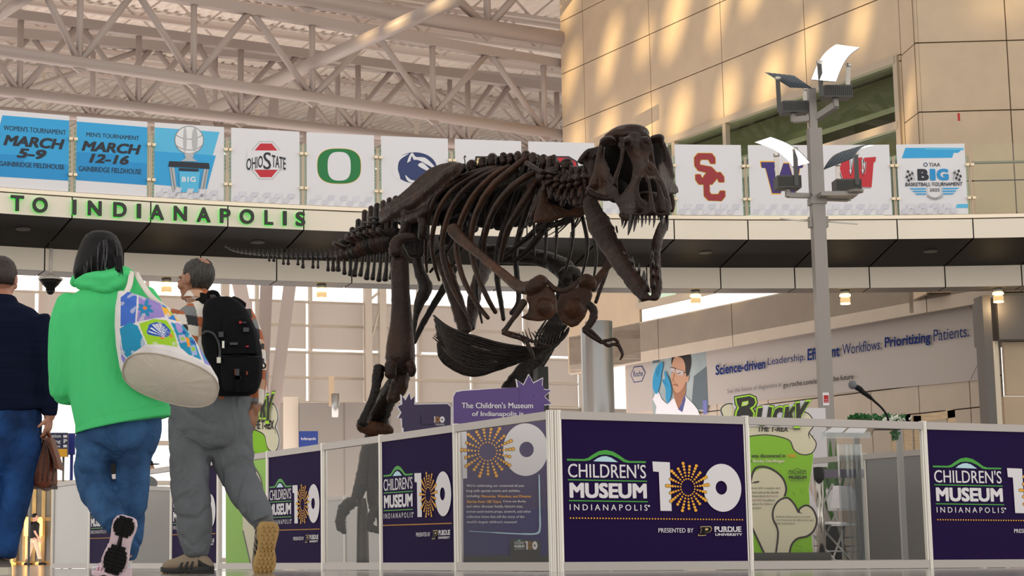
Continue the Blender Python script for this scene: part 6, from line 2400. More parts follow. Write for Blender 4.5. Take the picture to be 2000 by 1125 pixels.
xs_ = []
x = 62.0
while x < 1590:
    xs_.append(x)
    x += 34 + 12 * math.sin(min(1, x / 900) * 1.5) if x < 1050 else 56
for i, x in enumerate(xs_):
    y, r = tail_at(x)
    px, py = zT(x, y)
    c = at(px, py, yc(px))
    q = at(*zT(x + 20, tail_at(x + 20)[0]), yc(zT(x + 20, 0)[0]))
    t_ = (q - c).normalized()
    k = mpp(c) / 4.651
    L = (q - c).length * (.95 if x < 1050 else 1.3)
    mb = MB()
    a_, b_ = c - t_ * L * .8, c + t_ * L * .8
    r *= 1.0 + .3 * max(0, 1 - x / 1100)
    mb.tube([(a_, r * k, r * k), (c - t_ * L * .3, r * k * .8, r * k * .8), (c + t_ * L * .3, r * k * .8, r * k * .8), (b_, r * k, r * k)], 12, 3, 0, .08, cap=.15, view=False)
    # neural spine leaning back
    if x < 1130:
        h = 12 + min(46, x * .045)
        s_ = at(*zT(x - 8 - h * .25, y - r - h), yc(px))
        mb.tube([(c + Vector((0, 0, r * k * .6)), r * k * .6, r * k * .4), (s_ * .6 + c * .4, max(r * k * .45, 7 * k), 5 * k), (s_, 4 * k, 4 * k)], 8, 3, 0, .05)
    else:
        tops = [(1140, 470), (1200, 370), (1260, 290), (1290, 222), (1345, 190), (1395, 152), (1450, 138), (1515, 104), (1580, 78)]
        ty = lerp_tab(tops, x + 20)
        s_ = at(*zT(x + 18, ty), yc(px) + .05)
        mb.tube([(c + Vector((0, 0, r * k * .5)), r * k * .4, r * k * .4), (c * .4 + s_ * .6, 26 * k, .08), (s_, 28 * k, .06)], 10, 3, 0, .12)
        for s in (-1, 1):                    # flat side wings
            w = c + Vector((-t_.y * -s, t_.x * -s, 0)).normalized() * .17 + Vector((0, 0, .08))
            mb.tube([(c + Vector((0, 0, r * k * .3)), 26 * k, .07), (c * .4 + w * .6, 22 * k, .07), (w, 18 * k, .06)], 8, 3, 0, .1)
    v = mb.build('tail_vertebra', M_BONED if x < 1100 or i % 3 == 0 else M_BONE, REX, True)
    if x > 380 and (x > 1000 or i % 3):                              # chevron underneath
        ends = [(380, 632), (500, 655), (600, 672), (720, 695), (820, 710), (920, 728), (1000, 735), (1110, 750), (1160, 768), (1240, 785), (1320, 795), (1380, 806), (1440, 820), (1500, 850), (1560, 800)]
        ey = lerp_tab(ends, x)
        off = -10 if x < 1200 else -34
        w0 = (13 if x < 1000 else 20) * (.85 + .3 * ((i * 7) % 5) / 5)
        ey += 10 * (((i * 3) % 4) - 1.5) / 1.5
        pe = at(*zT(x + off + 10, ey), yc(px))
        pm = at(*zT(x + off * .4 + 4, (y + r + ey) / 2), yc(px))
        mb = MB()
        mb.tube([(c - Vector((0, 0, r * k * .8)), w0 * k * 1.1, .03), (pm, w0 * k * .8, .022), (pe, w0 * k * 1.35, .028)], 8, 3, 0, .1, cap=.5)
        mb.build('chevron', M_BONED, v, True)
# dark flat plates stacked in front of the tail root
for x0, y0, x1, y1 in ((1145, 412, 1225, 402), (1145, 445, 1225, 430), (1155, 478, 1215, 470), (1165, 510, 1215, 505), (1210, 378, 1300, 370), (1255, 345, 1365, 338), (1305, 298, 1440, 312), (1355, 255, 1450, 270)):
    bone('tail_process', zT, [(x0, y0, 8, -.22), ((x0 + x1) / 2, (y0 + y1) / 2 - 4, 13, -.28), (x1, y1, 12, -.2)], 0, 2.2, m=M_BONED, rough=.08)

# ---- pelvis
IL = [(170, 565), (178, 520), (228, 480), (330, 402), (400, 342), (470, 272), (560, 200), (650, 166), (740, 150), (800, 160), (826, 192), (802, 250), (720, 310), (640, 380), (575, 450), (540, 505), (470, 522), (400, 570), (345, 622), (262, 602), (190, 632)]
mb = MB()
plate(mb, zI, [(x + (x - 500) * .03, y + (y - 400) * .03) for x, y in IL], .12, None, -.45)
mb.tube(pts3(zI, [(180, 600, 26), (260, 560, 44), (360, 500, 52), (480, 430, 50), (600, 330, 46), (720, 230, 46), (790, 190, 34)], -.44, 1.1), 12, 5, 0, .1)
mb.tube(pts3(zI, [(345, 600, 30), (420, 590, 44), (490, 560, 44), (540, 520, 34)], -.46, 1.2), 12, 5, 0, .1)
mb.tube(pts3(zI, [(380, 560, 40), (372, 660, 46), (350, 740, 50)], -.46, 1.2), 12, 5, 0, .1)
mb.tube(pts3(zI, [(500, 540, 38), (510, 640, 44), (500, 740, 40)], -.44, 1.2), 12, 5, 0, .1)
pel = remesh(mb, .016, 3, .5)
link('hip_bone', pel, M_BONE, REX)
pm2 = pel.copy()
for v in pm2.vertices:
    d = (Vector(v.co) - AX0).dot(LAT)
    v.co = Vector(v.co) - LAT * (2 * d)
pm2.flip_normals()
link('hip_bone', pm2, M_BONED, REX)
mb = MB()
plate(mb, zI, [(340, 590), (560, 500), (560, 760), (500, 900), (400, 900), (330, 760)], .2, 16.0)
link('hip_gap_fill', remesh(mb, .02, 3, .5), M_BONED, REX)  # dark filler imitating shade in the gap above the thigh
bone('sacrum', zI, [(350, 600, 60, .25), (480, 480, 70, .2), (620, 360, 70, .15), (760, 280, 60, .1)], 0, 1, m=M_BONED)
# pubis pair, boot and ischium (crop H)
bone('pubis', zH, [(330, 110, 62, .1), (380, 230, 58, 0), (430, 380, 56, -.1), (480, 540, 58, -.2), (520, 660, 55, -.3)], 0, .7, Y=15.75, m=M_BONE)
bone('pubis', zH, [(700, 90, 70, .6), (650, 210, 62, .4), (600, 350, 52, .2), (575, 500, 50, 0), (545, 640, 50, -.2)], 0, .7, Y=15.75, m=M_BONE)
mb = MB()
plate(mb, zH, [(290, 755), (300, 870), (345, 930), (420, 980), (500, 1018), (580, 1032), (660, 1022), (760, 985), (850, 962), (700, 880), (480, 800)], .16, 15.3)
link('pubic_boot', remesh(mb, .02, 4, .5), M_BONED, REX)
bone('ischium', zH, [(135, 60, 40), (160, 200, 44), (205, 330, 56), (160, 440, 42), (130, 560, 22), (112, 700, 12)], .5, .8, Y=15.9, m=M_BONED)
bone('ischium', zH, [(430, 170, 34), (350, 330, 30), (260, 480, 26), (180, 620, 24), (112, 760, 20)], .3, .8, Y=16.2, m=M_BONED)

# ---- near (right) leg
bone('thigh_bone', zL, [(395, -95, 62), (402, -20, 60), (405, 100, 60), (410, 220, 66), (410, 330, 76), (405, 440, 92), (402, 530, 98), (395, 600, 74)], 0, .85, Y=15.65, n=14, rough=.03)
bone('thigh_head', zI, [(440, 735, 30), (360, 740, 36), (300, 780, 52), (290, 860, 54)], 0, .9, Y=15.6, rough=.1)
mb = MB()
mb.tube(pts3(zL, [(465, 560, 34), (480, 610, 30), (470, 640, 20)], 0, 1.2, 15.5), 10, 4, 0, .1)
mb.tube(pts3(zL, [(345, 560, 44), (340, 640, 40)], 0, 1.2, 15.55), 10, 4, 0, .1)
mb.tube(pts3(zL, [(410, 640, 56), (400, 700, 62), (370, 760, 52), (345, 800, 40)], 0, 1.2, 15.7), 12, 4, 0, .16)
link('knee_joint', remesh(mb, .014, 2, .5), M_BONER, REX)
bone('shin_bone', zL, [(380, 690, 60), (330, 760, 62, .1), (290, 830, 66, .25), (262, 900, 72, .35), (248, 965, 82, .45)], 0, 1.0, Y=15.75, n=14, m=M_BONED)
bone('splint_bone', zL, [(268, 590, 40), (255, 660, 36), (245, 720, 30), (220, 800, 26), (185, 880, 26), (160, 950, 40)], 0, .9, Y=15.6, m=M_BONED)
bone('ankle_bone', zL, [(150, 950, 46), (215, 985, 52), (300, 990, 46), (345, 1000, 26)], 0, 1.1, Y=16.0, n=12, m=M_BONER)
z7s = crop(480, 780, 3.226)
SCL[z7s] = 3.226
for pts in ([(800, 215, 46), (765, 330, 42), (740, 450, 38), (720, 560, 44), (690, 640, 34)], [(810, 215, 40), (800, 330, 40), (795, 470, 36), (800, 600, 40), (810, 690, 34)], [(845, 220, 26), (838, 400, 26), (840, 560, 28)]):
    bone('foot_bone', z7s, pts, 0, .9, Y=16.15, m=M_BONED)
for chain in ([(690, 640, 36), (640, 665, 42), (612, 705, 40)], [(612, 710, 36), (600, 745, 30), (594, 772, 34)], [(592, 775, 30), (602, 810, 30), (624, 842, 12)], [(815, 690, 30), (790, 740, 28), (775, 790, 26)], [(775, 785, 26), (800, 815, 26), (850, 828, 20)], [(838, 690, 26), (850, 760, 24), (852, 800, 24)]):
    bone('toe_bone', z7s, chain, -.05, 1, Y=16.05, m=M_BONED, rough=.2)
sp_ = at(*z7s(735, 700), 16.15)
MB().tube([(sp_ + Vector((0, 0, .1)), .03, .03), (sp_, .045, .03), (Vector((sp_.x, sp_.y, .3)), .05, .035), (Vector((sp_.x, sp_.y, 0.02)), .055, .04)], 10, 3, cap=.1).build('mount_post', mat('mount bronze', '#3c3430', .35, .6), REX, True)
MB().lathe((sp_.x, sp_.y, 0), [(.3, 0), (.3, .02), (.05, .03)], 20).build('mount_plate', M_BLK, REX)

# ---- far (left) leg
bone('thigh_bone', zH, [(660, 60, 80, .2), (780, 70, 74, .1), (930, 70, 64, 0), (1080, 90, 62, -.1), (1200, 130, 70, -.2), (1300, 190, 86, -.3), (1350, 240, 70, -.32)], .15, .9, Y=15.6, n=14, m=M_BONED)
bone('knee_joint', zH, [(1290, 250, 70), (1350, 210, 60), (1400, 250, 46)], 0, 1, Y=15.2, m=M_BONED)
bone('shin_bone', zH, [(1330, 260, 80), (1290, 420, 72), (1240, 580, 66), (1160, 760, 64), (1060, 900, 72), (960, 1030, 82), (880, 1140, 88), (840, 1230, 80)], .1, .9, Y=15.35, n=14, m=M_BONED)
bone('splint_bone', zH, [(1380, 300, 26), (1320, 520, 22), (1220, 760, 22), (1100, 960, 24), (980, 1120, 26)], .25, .9, Y=15.35, m=M_BONED)
for o in (-28, 10, 46):
    bone('foot_bone', zH, [(850 + o, 1220, 40), (900 + o * 1.2, 1480, 34), (950 + o * 2, 1800, 38)], 0, .9, Y=15.4, m=M_BONED)
    bone('toe_bone', zH, [(950 + o * 2, 1810, 36), (1000 + o * 3, 2080, 34), (1020 + o * 4, 2380, 30), (1030 + o * 4.4, 2480, 20)], -.2, 1, Y=15.3, m=M_BONED)
mx = at(*zH(1020, 2480), 15.3)
MB().lathe((mx.x, mx.y, 0), [(.3, 0), (.3, .02), (.045, .03), (.045, max(.06, mx.z))], 20).build('mount_plate', M_BLK, REX)

# ---- shoulder girdles
bone('shoulder_blade', zG, [(545, 505, 29), (575, 545, 28), (640, 600, 21), (720, 668, 20), (795, 730, 22), (850, 768, 27), (900, 770, 34)], -.6, .55, rough=.07, m=M_BONER)
mb = MB()
Yk = 13.55
mb.tube(pts3(zG, [(880, 780, 26), (915, 755, 34), (945, 735, 30)], 0, .8, Yk), 10, 4, 0, .08)
plate(mb, zG, [(875, 800), (905, 790), (950, 770), (975, 765), (995, 780), (1008, 830), (1005, 880), (975, 910), (930, 918), (880, 912), (848, 900), (880, 880), (885, 845), (872, 820)], .07, Yk)
mb.tube(pts3(zG, [(945, 855, 40), (970, 850, 34)], 0, .6, Yk - .02), 12, 3, 0, .05)
link('coracoid', remesh(mb, .012, 3, .5), M_BONER, REX)
mb = MB()
Yk2 = 13.85
plate(mb, zG, [(1020, 800), (1060, 775), (1100, 770), (1150, 760), (1165, 800), (1150, 850), (1130, 900), (1100, 935), (1070, 945), (1030, 920), (1008, 880), (1005, 840)], .07, Yk2)
mb.tube(pts3(zG, [(1110, 745, 24), (1140, 735, 30), (1165, 755, 26)], 0, .8, Yk2), 10, 4, 0, .08)
mb.tube(pts3(zG, [(1070, 860, 42), (1100, 850, 36)], 0, .6, Yk2 - .02), 12, 3, 0, .05)
link('coracoid', remesh(mb, .012, 3, .5), M_BONER, REX)
bone('shoulder_blade', zG, [(1160, 768, 26), (1185, 735, 18), (1215, 695, 16), (1240, 655, 18), (1255, 600, 20)], .0, .6, Y=13.9)
bone('shoulder_brace', zG, [(1178, 835, 8), (1200, 770, 9), (1222, 710, 9), (1245, 640, 9)], .1, .8, Y=14.0)
bone('wishbone', zG, [(955, 722, 4), (970, 748, 9), (1000, 776, 13), (1040, 782, 13), (1080, 762, 11), (1105, 735, 8)], -.2, .9, Y=13.75)
# arms
bone('upper_arm_bone', zG, [(862, 830, 17), (845, 862, 14), (815, 905, 11), (790, 940, 11), (775, 962, 14)], 0, .9, Y=13.5)
for pts in ([(772, 965, 12), (800, 980, 8), (840, 992, 7), (872, 1005, 9)], [(776, 962, 9), (815, 970, 6), (860, 985, 6), (885, 1000, 8)]):
    bone('forearm_bone', zG, pts, 0, .9, Y=13.45, rough=.05)
for pts in ([(872, 1002, 9), (885, 1030, 9), (898, 1058, 9), (908, 1085, 3)], [(885, 1000, 8), (920, 1010, 6), (960, 1022, 5), (985, 1028, 2)]):
    bone('finger_bone', zG, pts, 0, 1, Y=13.4, rough=.05)
bone('upper_arm_bone', zG, [(1148, 842, 17), (1168, 868, 19), (1168, 900, 18), (1152, 930, 15), (1128, 955, 13)], 0, .9, Y=13.7)
for pts in ([(1128, 955, 13), (1155, 978, 11), (1185, 998, 9), (1205, 1010, 9)], [(1135, 945, 10), (1165, 965, 7), (1200, 1000, 7)]):
    bone('forearm_bone', zG, pts, 0, .9, Y=13.65, rough=.05)
for pts in ([(1205, 1008, 9), (1232, 1000, 7), (1262, 996, 7), (1275, 1010, 8)], [(1210, 1010, 8), (1235, 1025, 8), (1255, 1018, 7), (1278, 1022, 9)], [(1276, 1018, 9), (1290, 1045, 8), (1295, 1065, 7), (1285, 1086, 3)]):
    bone('finger_bone', zG, pts, 0, 1, Y=13.6, rough=.05)

# ---- belly ribs
TOPC = [(265, 538), (360, 622), (480, 680), (620, 722), (780, 765), (920, 790), (1060, 800), (1180, 785), (1270, 740), (1318, 680), (1322, 640)]
BOTC = [(300, 720), (360, 820), (440, 890), (540, 940), (660, 965), (780, 962), (880, 930), (980, 890), (1080, 850), (1180, 815), (1250, 770)]
for i in range(15):
    f = i / 14
    rg_ = random.Random(i)
    pts = []
    n = len(TOPC)
    for k in range(n):
        j = rg_.uniform(-6, 6)
        x = TOPC[k][0] * (1 - f) + BOTC[k][0] * f + j
        y = TOPC[k][1] * (1 - f) + BOTC[k][1] * f + j
        pts.append((x, y, (3 if k == 0 else 11 if k < n - 2 else 9), .25 * (1 - abs(k / 5 - 1)) * -1 + .02 * i - .4 * k / n))
    bone('belly_rib', zH, pts, 0, 1.3, Y=14.7, m=M_BONED, rough=.06, n=8, sub=4)
for i in range(9):                           # far half, curving up at the front
    f = i / 8
    pts = [(1062 + f * 190, 778 - f * 15, 8), (1078 + f * 205, 700 - f * 30, 9), (1120 + f * 190, 630, 9), (1150 + f * 165, 585 + f * 40, 5)]
    bone('belly_rib', zH, [(x, y, r, .1) for x, y, r in pts], 0, 1.3, Y=14.3, m=M_BONED, rough=.05, n=8)
for i in range(8):                           # upright free tips
    x = 940 + i * 24
    bone('belly_rib_tip', zH, [(x + 40 + (i % 3) * 8, 770 - i * 4, 6), (x + 18, 730 - i * 8, 5), (x, 680 - (i % 4) * 12, 2)], 0, 1, Y=14.2, m=M_BONED, rough=0, n=6)
for i in range(6):
    bone('belly_rib_tip', zH, [(260 + i * 9, 718 - i * 12, 3), (330 + i * 9, 775 - i * 14, 7), (420, 850 - i * 18, 10)], 0, 1.2, Y=14.85, m=M_BONED, rough=0, n=6)
# inner darkness of the trunk: broad dark fillers imitate shade behind the ribs
for i in range(10):
    x = 575 + i * 36
    bone('trunk_dark_fill', zG, [(x + 50, 270, 26, .55), (x + 30, 340, 34, .75), (x + 5, 430, 34, .8), (x - 6, 505 + (i % 3) * 9 - i * 3, 20, .7)], 0, .4, m=M_BONED, rough=.1)
mb = MB()
plate(mb, zJ, [(720, 420), (860, 340), (1000, 330), (1180, 330), (1290, 300), (1300, 640), (1240, 820), (1100, 850), (960, 830), (870, 760), (760, 700)], .10, 14.42)
link('neck_dark_fill', remesh(mb, .02, 3, .5), M_BONED, REX)  # dark plate added behind the neck in place of shade
bone('eye_hook', zI, [(836, 180, 4), (836, 140, 4), (830, 112, 4), (836, 98, 4), (842, 112, 4)], 0, 1, Y=15.6, m=M_BLK, rough=0, n=6)
# ================================================================ people
def skin(name, c, c2=None):
    m = mat(name, c, .5, col2=c2 or c, scale=14)
    m.node_tree.nodes['Principled BSDF'].inputs['Subsurface Weight'].default_value = .08
    return m


M_SKA = skin('skin fair', '#c08f79', '#b07c66')
M_SKC = skin('skin tan', '#a5765c', '#8e6048')
ident = lambda x, y: (x, y)
SCL[ident] = 1.0


def chain(mb, pts, Y, n=14, sub=4, rough=0.0, z=ident, flat=.8, cap=.6):
    """limb or trunk: (x, y, half width px[, depth shift m[, flatness]])"""
    out = []
    for p in pts:
        px, py = z(p[0], p[1])
        q = at(px, py, Y + (p[3] if len(p) > 3 else 0))
        r = p[2] / SCL[z] * mpp(q)
        out.append((q, r, r * (p[4] if len(p) > 4 else flat)))
    mb.tube(out, n, sub, 0, rough, cap)
    return out


def head_parts(mb, c, up, fwd, k=1.0):
    """skull, jaw, nose, brow, ears, lips; c = middle of the head"""
    up, fwd = Vector(up).normalized(), Vector(fwd).normalized()
    side = fwd.cross(up).normalized()
    M = Matrix((side, fwd, up)).transposed()
    T = lambda x, y, z_: c + M @ Vector((x * k, y * k, z_ * k))
    B = lambda p, r: mb.ball(T(*p), tuple(v * k for v in r), 10, 0, M)
    B((0, -.012, .022), (.076, .094, .094))
    B((0, .03, -.045), (.058, .062, .072))
    B((0, .072, -.085), (.026, .022, .020))
    B((0, .096, -.018), (.013, .020, .026))
    B((0, .085, .018), (.050, .014, .012))
    B((0, .088, -.055), (.024, .012, .011))
    for s in (-1, 1):
        B((s * .036, .078, -.012), (.020, .014, .013))
        B((s * .078, -.004, -.008), (.012, .022, .034))
        B((s * .05, .055, -.035), (.022, .025, .022))
    return T, M


def shell(T, M, rad, cond, off=(0, -.012, .022), n=28, grow=.007, wave=0.0, seed=0):
    """hair: the outside of the skull wherever cond(direction) holds"""
    mb = MB()
    idx = {}
    rr = random.Random(seed)
    pts = []
    for i in range(n + 1):
        th = math.pi * i / n
        for j in range(2 * n):
            ph = math.pi * j / n
            d = Vector((math.sin(th) * math.cos(ph), math.sin(th) * math.sin(ph), math.cos(th)))
            pts.append(d)
    o = []
    for d in pts:
        g = grow + wave * noise.noise(d * 7 + Vector((seed, 0, 0)))
        o.append(T(off[0] + d.x * (rad[0] + g), off[1] + d.y * (rad[1] + g), off[2] + d.z * (rad[2] + g)))
    fs = []
    for i in range(n):
        for j in range(2 * n):
            q = (i * 2 * n + j, i * 2 * n + (j + 1) % (2 * n), (i + 1) * 2 * n + (j + 1) % (2 * n), (i + 1) * 2 * n + j)
            dm = (pts[q[0]] + pts[q[2]]) / 2
            if cond(dm):
                fs.append(q)
    inn = [T(off[0] + d.x * (rad[0] - .004), off[1] + d.y * (rad[1] - .004), off[2] + d.z * (rad[2] - .004)) for d in pts]
    N_ = len(o)
    ed = {}
    for f in fs:
        for a, b in zip(f, f[1:] + f[:1]):
            if (b, a) in ed:
                del ed[(b, a)]
            else:
                ed[(a, b)] = 1
    mb.add(o + inn, fs + [tuple(i + N_ for i in f[::-1]) for f in fs] + [(b, a, a + N_, b + N_) for a, b in ed])
    return mb


def hand(mb, wrist, dirv, back, curl=.6, k=1.0, thumb=1, spread=.12):
    """palm, four bent fingers and a thumb; dirv = along the hand, back = back of the hand"""
    d, b = Vector(dirv).normalized(), Vector(back).normalized()
    s = d.cross(b).normalized() * thumb
    b = s.cross(d).normalized() * thumb
    M = Matrix((s, d, b)).transposed()
    c = Vector(wrist)
    mb.ball(c + d * .045 * k, (.038 * k, .052 * k, .016 * k), 8, 0, M)
    mb.tube([(c - d * .03 * k, .026 * k, .020 * k), (c + d * .02 * k, .030 * k, .018 * k)], 10, 3, view=False)
    for i, (x, L, r) in enumerate(((.028, .070, .0085), (.010, .078, .0088), (-.009, .072, .0084), (-.027, .058, .0076))):
        p = c + d * (.085 * k) + s * (x * k)
        pts = [(p - d * .02 * k, r * k * 1.15)]
        dd = d + s * ((x / .03) * spread * .5)
        ang = 0
        for j, f in enumerate((.45, .32, .23)):
            ang += curl * (1.0 if j else .7) * (1 + .08 * i)
            v = (dd * math.cos(ang) - b * math.sin(ang))
            p = p + v * (L * f * 1.25 * k)
            pts.append((p, r * k * (1 - .12 * (j + 1))))
        mb.tube(pts, 8, 3, view=False)
    p = c + d * .03 * k + s * .034 * k
    pts = [(c + d * .015 * k + s * .018 * k, .013 * k), (p, .012 * k)]
    for j, (L, a) in enumerate(((.032, .3), (.028, .75))):
        v = (d * .72 + s * .62 * (1 - a * .6) - b * (.35 + a * .5)).normalized()
        p = p + v * L * k
        pts.append((p, (.0105 - .002 * j) * k))
    mb.tube(pts, 8, 3, view=False)


def shoe(parent, heel, f, u, L, W_, upper, solem, accent=None, tread=None, name='shoe', hgt=.085, stripes=0, toecap=None, label=None, tread_style='bars', sock=None):
    """heel: point under the heel; f toe direction; u away from the sole"""
    f = Vector(f).normalized()
    u = Vector(u)
    u = (u - f * u.dot(f)).normalized()
    s = f.cross(u)
    P_ = lambda x, y, z_: Vector(heel) + f * (y * L) + s * (x * W_) + u * z_
    prof = [(-.02, .30, .30), (.03, .40, .46), (.12, .47, .66), (.22, .47, 1.0), (.34, .44, 1.0), (.45, .43, .86), (.56, .46, .70), (.68, .51, .58), (.80, .52, .50), (.90, .46, .42), (.97, .33, .32), (1.01, .16, .16)]
    mb = MB()
    rings_ = []
    for y, w, h in prof:
        H = h * hgt
        g = []
        for j in range(16):
            a = 2 * math.pi * j / 16
            x = w * math.copysign(abs(math.cos(a)) ** .8, math.cos(a))
            zz_ = .020 + (H * .5) * (1 + math.copysign(abs(math.sin(a)) ** .7, math.sin(a)))
            if zz_ > .02 + H * .6 and .15 < y < .42:
                x *= .72
            g.append(P_(x, y, zz_))
        rings_.append(g)
    mb.rings(rings_)
    sh = mb.build(name, upper, parent, True)
    if label:
        sh['label'] = label
    so = MB()
    rings_ = []
    wid = [(-.03, .26), (.0, .40), (.08, .49), (.2, .49), (.35, .43), (.5, .42), (.65, .51), (.8, .55), (.9, .50), (.98, .36), (1.03, .18)]
    for y, w in wid:
        zt_ = .028 + (.012 if y < .3 else 0) + (.010 if y > .9 else 0)
        zb_ = .0 + (.012 * max(0, (y - .75) / .28)) + (.006 if .35 < y < .55 else 0)
        rings_.append([P_(-w, y, zb_), P_(w, y, zb_), P_(w * 1.04, y, zt_ * .55), P_(w * 1.0, y, zt_), P_(-w * 1.0, y, zt_), P_(-w * 1.04, y, zt_ * .55)])
    so.rings(rings_)
    so.build('sole', solem, sh)
    if tread:
        tr = MB()
        if tread_style == 'pads':
            for cy, ry, rx in ((.14, .17, .43), (.74, .25, .46)):
                for q in range(-3, 4):
                    y0, y1 = cy + (q - .42) * ry / 3.4, cy + (q + .42) * ry / 3.4
                    ww_ = rx * math.sqrt(max(.05, 1 - (q / 3.9) ** 2))
                    for x0, x1 in ((-ww_, -.03), (.03, ww_)):
                        tr.add([P_(x0, y0, -.008), P_(x1, y0, -.008), P_(x1, y1, -.008), P_(x0, y1, -.008), P_(x0, y0, .012), P_(x1, y0, .012), P_(x1, y1, .012), P_(x0, y1, .012)], [(3, 2, 1, 0), (0, 1, 5, 4), (1, 2, 6, 5), (2, 3, 7, 6), (3, 0, 4, 7)])
                rg2 = [P_(rx * math.cos(a), cy + ry * math.sin(a), -.004) for a in [2 * math.pi * i / 20 for i in range(20)]]
                tr.rings([[q + u * .012 for q in rg2], rg2])
            tr.bar(P_(0, .3, .0), P_(0, .55, .0), .02, .012)
        else:
            rr = random.Random(4)
            for iy in range(13):
                y = .04 + iy * .077
                w = lerp_tab(wid, y) * .84
                nx = 4 if y > .45 else 3
                for ix in range(nx):
                    x = -w + 2 * w * (ix + .5 + (.22 if iy % 2 else -.1)) / nx
                    if abs(x) > w:
                        continue
                    dx, dy = w / nx * .62, .026
                    tr.add([P_(x - dx, y, -.009), P_(x, y - dy, -.009), P_(x + dx, y, -.009), P_(x, y + dy, -.009), P_(x - dx * 1.2, y, .008), P_(x, y - dy * 1.2, .008), P_(x + dx * 1.2, y, .008), P_(x, y + dy * 1.2, .008)],
                           [(3, 2, 1, 0), (0, 1, 5, 4), (1, 2, 6, 5), (2, 3, 7, 6), (3, 0, 4, 7)])
        tr.build('tread', tread, sh)
    if stripes:
        for side in (-1, 1):
            stp = MB()
            for q in range(stripes):
                y0 = .36 + q * .105
                p4 = []
                for yy_, z_ in ((y0, .026), (y0 + .05, .026), (y0 - .02, .074), (y0 - .07, .074)):
                    w = lerp_tab([(p[0], p[1]) for p in prof], yy_)
                    h = lerp_tab([(p[0], p[2]) for p in prof], yy_) * hgt
                    zc_ = min(z_, .018 + h * .82)
                    xx = w * (1.03 if z_ < .05 else .86)
                    p4.append(P_(side * xx, yy_, zc_))
                off = s * (.004 * side)
                stp.add([p + off for p in p4] + [p - off for p in p4], [(0, 1, 2, 3), (7, 6, 5, 4), (0, 4, 5, 1), (1, 5, 6, 2), (2, 6, 7, 3), (3, 7, 4, 0)])
            stp.build('stripe', accent, sh)
    if accent:
        lc_ = MB()
        for q in range(5):
            y = .44 + q * .065
            h = lerp_tab([(p[0], p[2]) for p in prof], y) * hgt + .022
            lc_.tube([(P_(-.2, y, h - .008), .003), (P_(0, y + .01, h + .002), .003), (P_(.2, y, h - .008), .003)], 6, 3, view=False)
        lc_.build('laces', accent, sh, True)
        hc = MB()
        rg_ = []
        for y, w, h in prof[:4]:
            rg_.append([P_(x * w * 1.03, y - .004, .02 + zz_ * h * hgt) for x, zz_ in ((-1, .0), (-1, .45), (-.85, .62), (.85, .62), (1, .45), (1, .0))])
        hc.rings(rg_, cap=False)
        hc.build('heel_counter', toecap or accent, sh, True)
    return sh


def cloth(name, mb, m, parent, voxel=.010, it=4, wr=.0, wscale=9, stretch=(1, 1, .35), **tags):
    me = remesh(mb, voxel, it, .5)
    if wr:
        for v, nrm in zip(me.vertices, [Vector(v.normal) for v in me.vertices]):
            p = Vector(v.co)
            q = Vector((p.x * stretch[0], p.y * stretch[1], p.z * stretch[2])) * wscale
            h = noise.noise(q) + .5 * noise.noise(q * 2.1 + Vector((3, 1, 7)))
            cr_ = 1 - min(1, abs(noise.noise(q * .8 + Vector((9, 4, 2)))) * 5)
            v.co = p + nrm * (wr * (h - .9 * cr_))
        me.update()
    return link(name, me, m, parent, **tags)


# ------------------------------------------------ woman in the green hoodie
YB = 9.0
M_HOOD = folds(mat('green fleece', '#4fd080', .85, var=.05, scale=3, bump=.12, bscale=380, spec=.2), 5, .4)
M_JEAN = folds(mat('blue denim', '#39608f', .8, col2='#233f62', scale=6, bump=.25, bscale=260, spec=.2), 8)
M_HAIRB = mat('black hair', '#0b0b0f', .5, spec=.25, bump=.5, bscale=120, stretch=(1, 1, .06))
M_HAIRG = mat('grey hair strand', '#4c4c54', .4)
M_PINK = mat('pink sneaker', '#dcc3cd', .5)
M_SILV = mat('silver sneaker', '#c9c9d2', .35, .3)
gB = at(235, 1126, YB)
WB = thing('person', 'woman from behind in bright green hoodie and blue jeans, tote bag on shoulder', 'person', Vector((gB.x, YB, 0)))
bd = MB()
hc_ = at(196, 505, YB)
TB, MBm = head_parts(bd, hc_, (0, .05, 1), (-.15, .98, -.05), 1.06)
chain(bd, [(200, 540, 24), (204, 575, 30)], YB, flat=1)
chain(bd, [(210, 595, 52), (218, 660, 60), (222, 740, 58), (228, 800, 58), (232, 850, 56)], YB, flat=.55)
chain(bd, [(140, 605, 16), (124, 680, 15), (124, 755, 13, .03)], YB)
chain(bd, [(124, 755, 13, .03), (150, 762, 13, .12), (205, 750, 12, .24)], YB)
hand(bd, at(205, 750, YB + .24), (1, .3, .1), (0, 1, 0), .5, 1.0)
chain(bd, [(285, 600, 22), (318, 690, 20), (318, 770, 18)], YB)
chain(bd, [(318, 770, 18, .03), (290, 765, 16, .15), (250, 750, 14, .24)], YB)
hand(bd, at(250, 750, YB + .26), (-1, .3, .1), (0, 1, 0), .5, 1.0, -1)
chain(bd, [(200, 850, 26), (184, 915, 20, .02), (205, 985, 17, -.03), (226, 1020, 14, -.14)], YB)
chain(bd, [(262, 850, 26), (267, 930, 20), (258, 1010, 16), (248, 1085, 14)], YB)
link('body', remesh(bd, .007, 2, .5), M_SKA, WB)
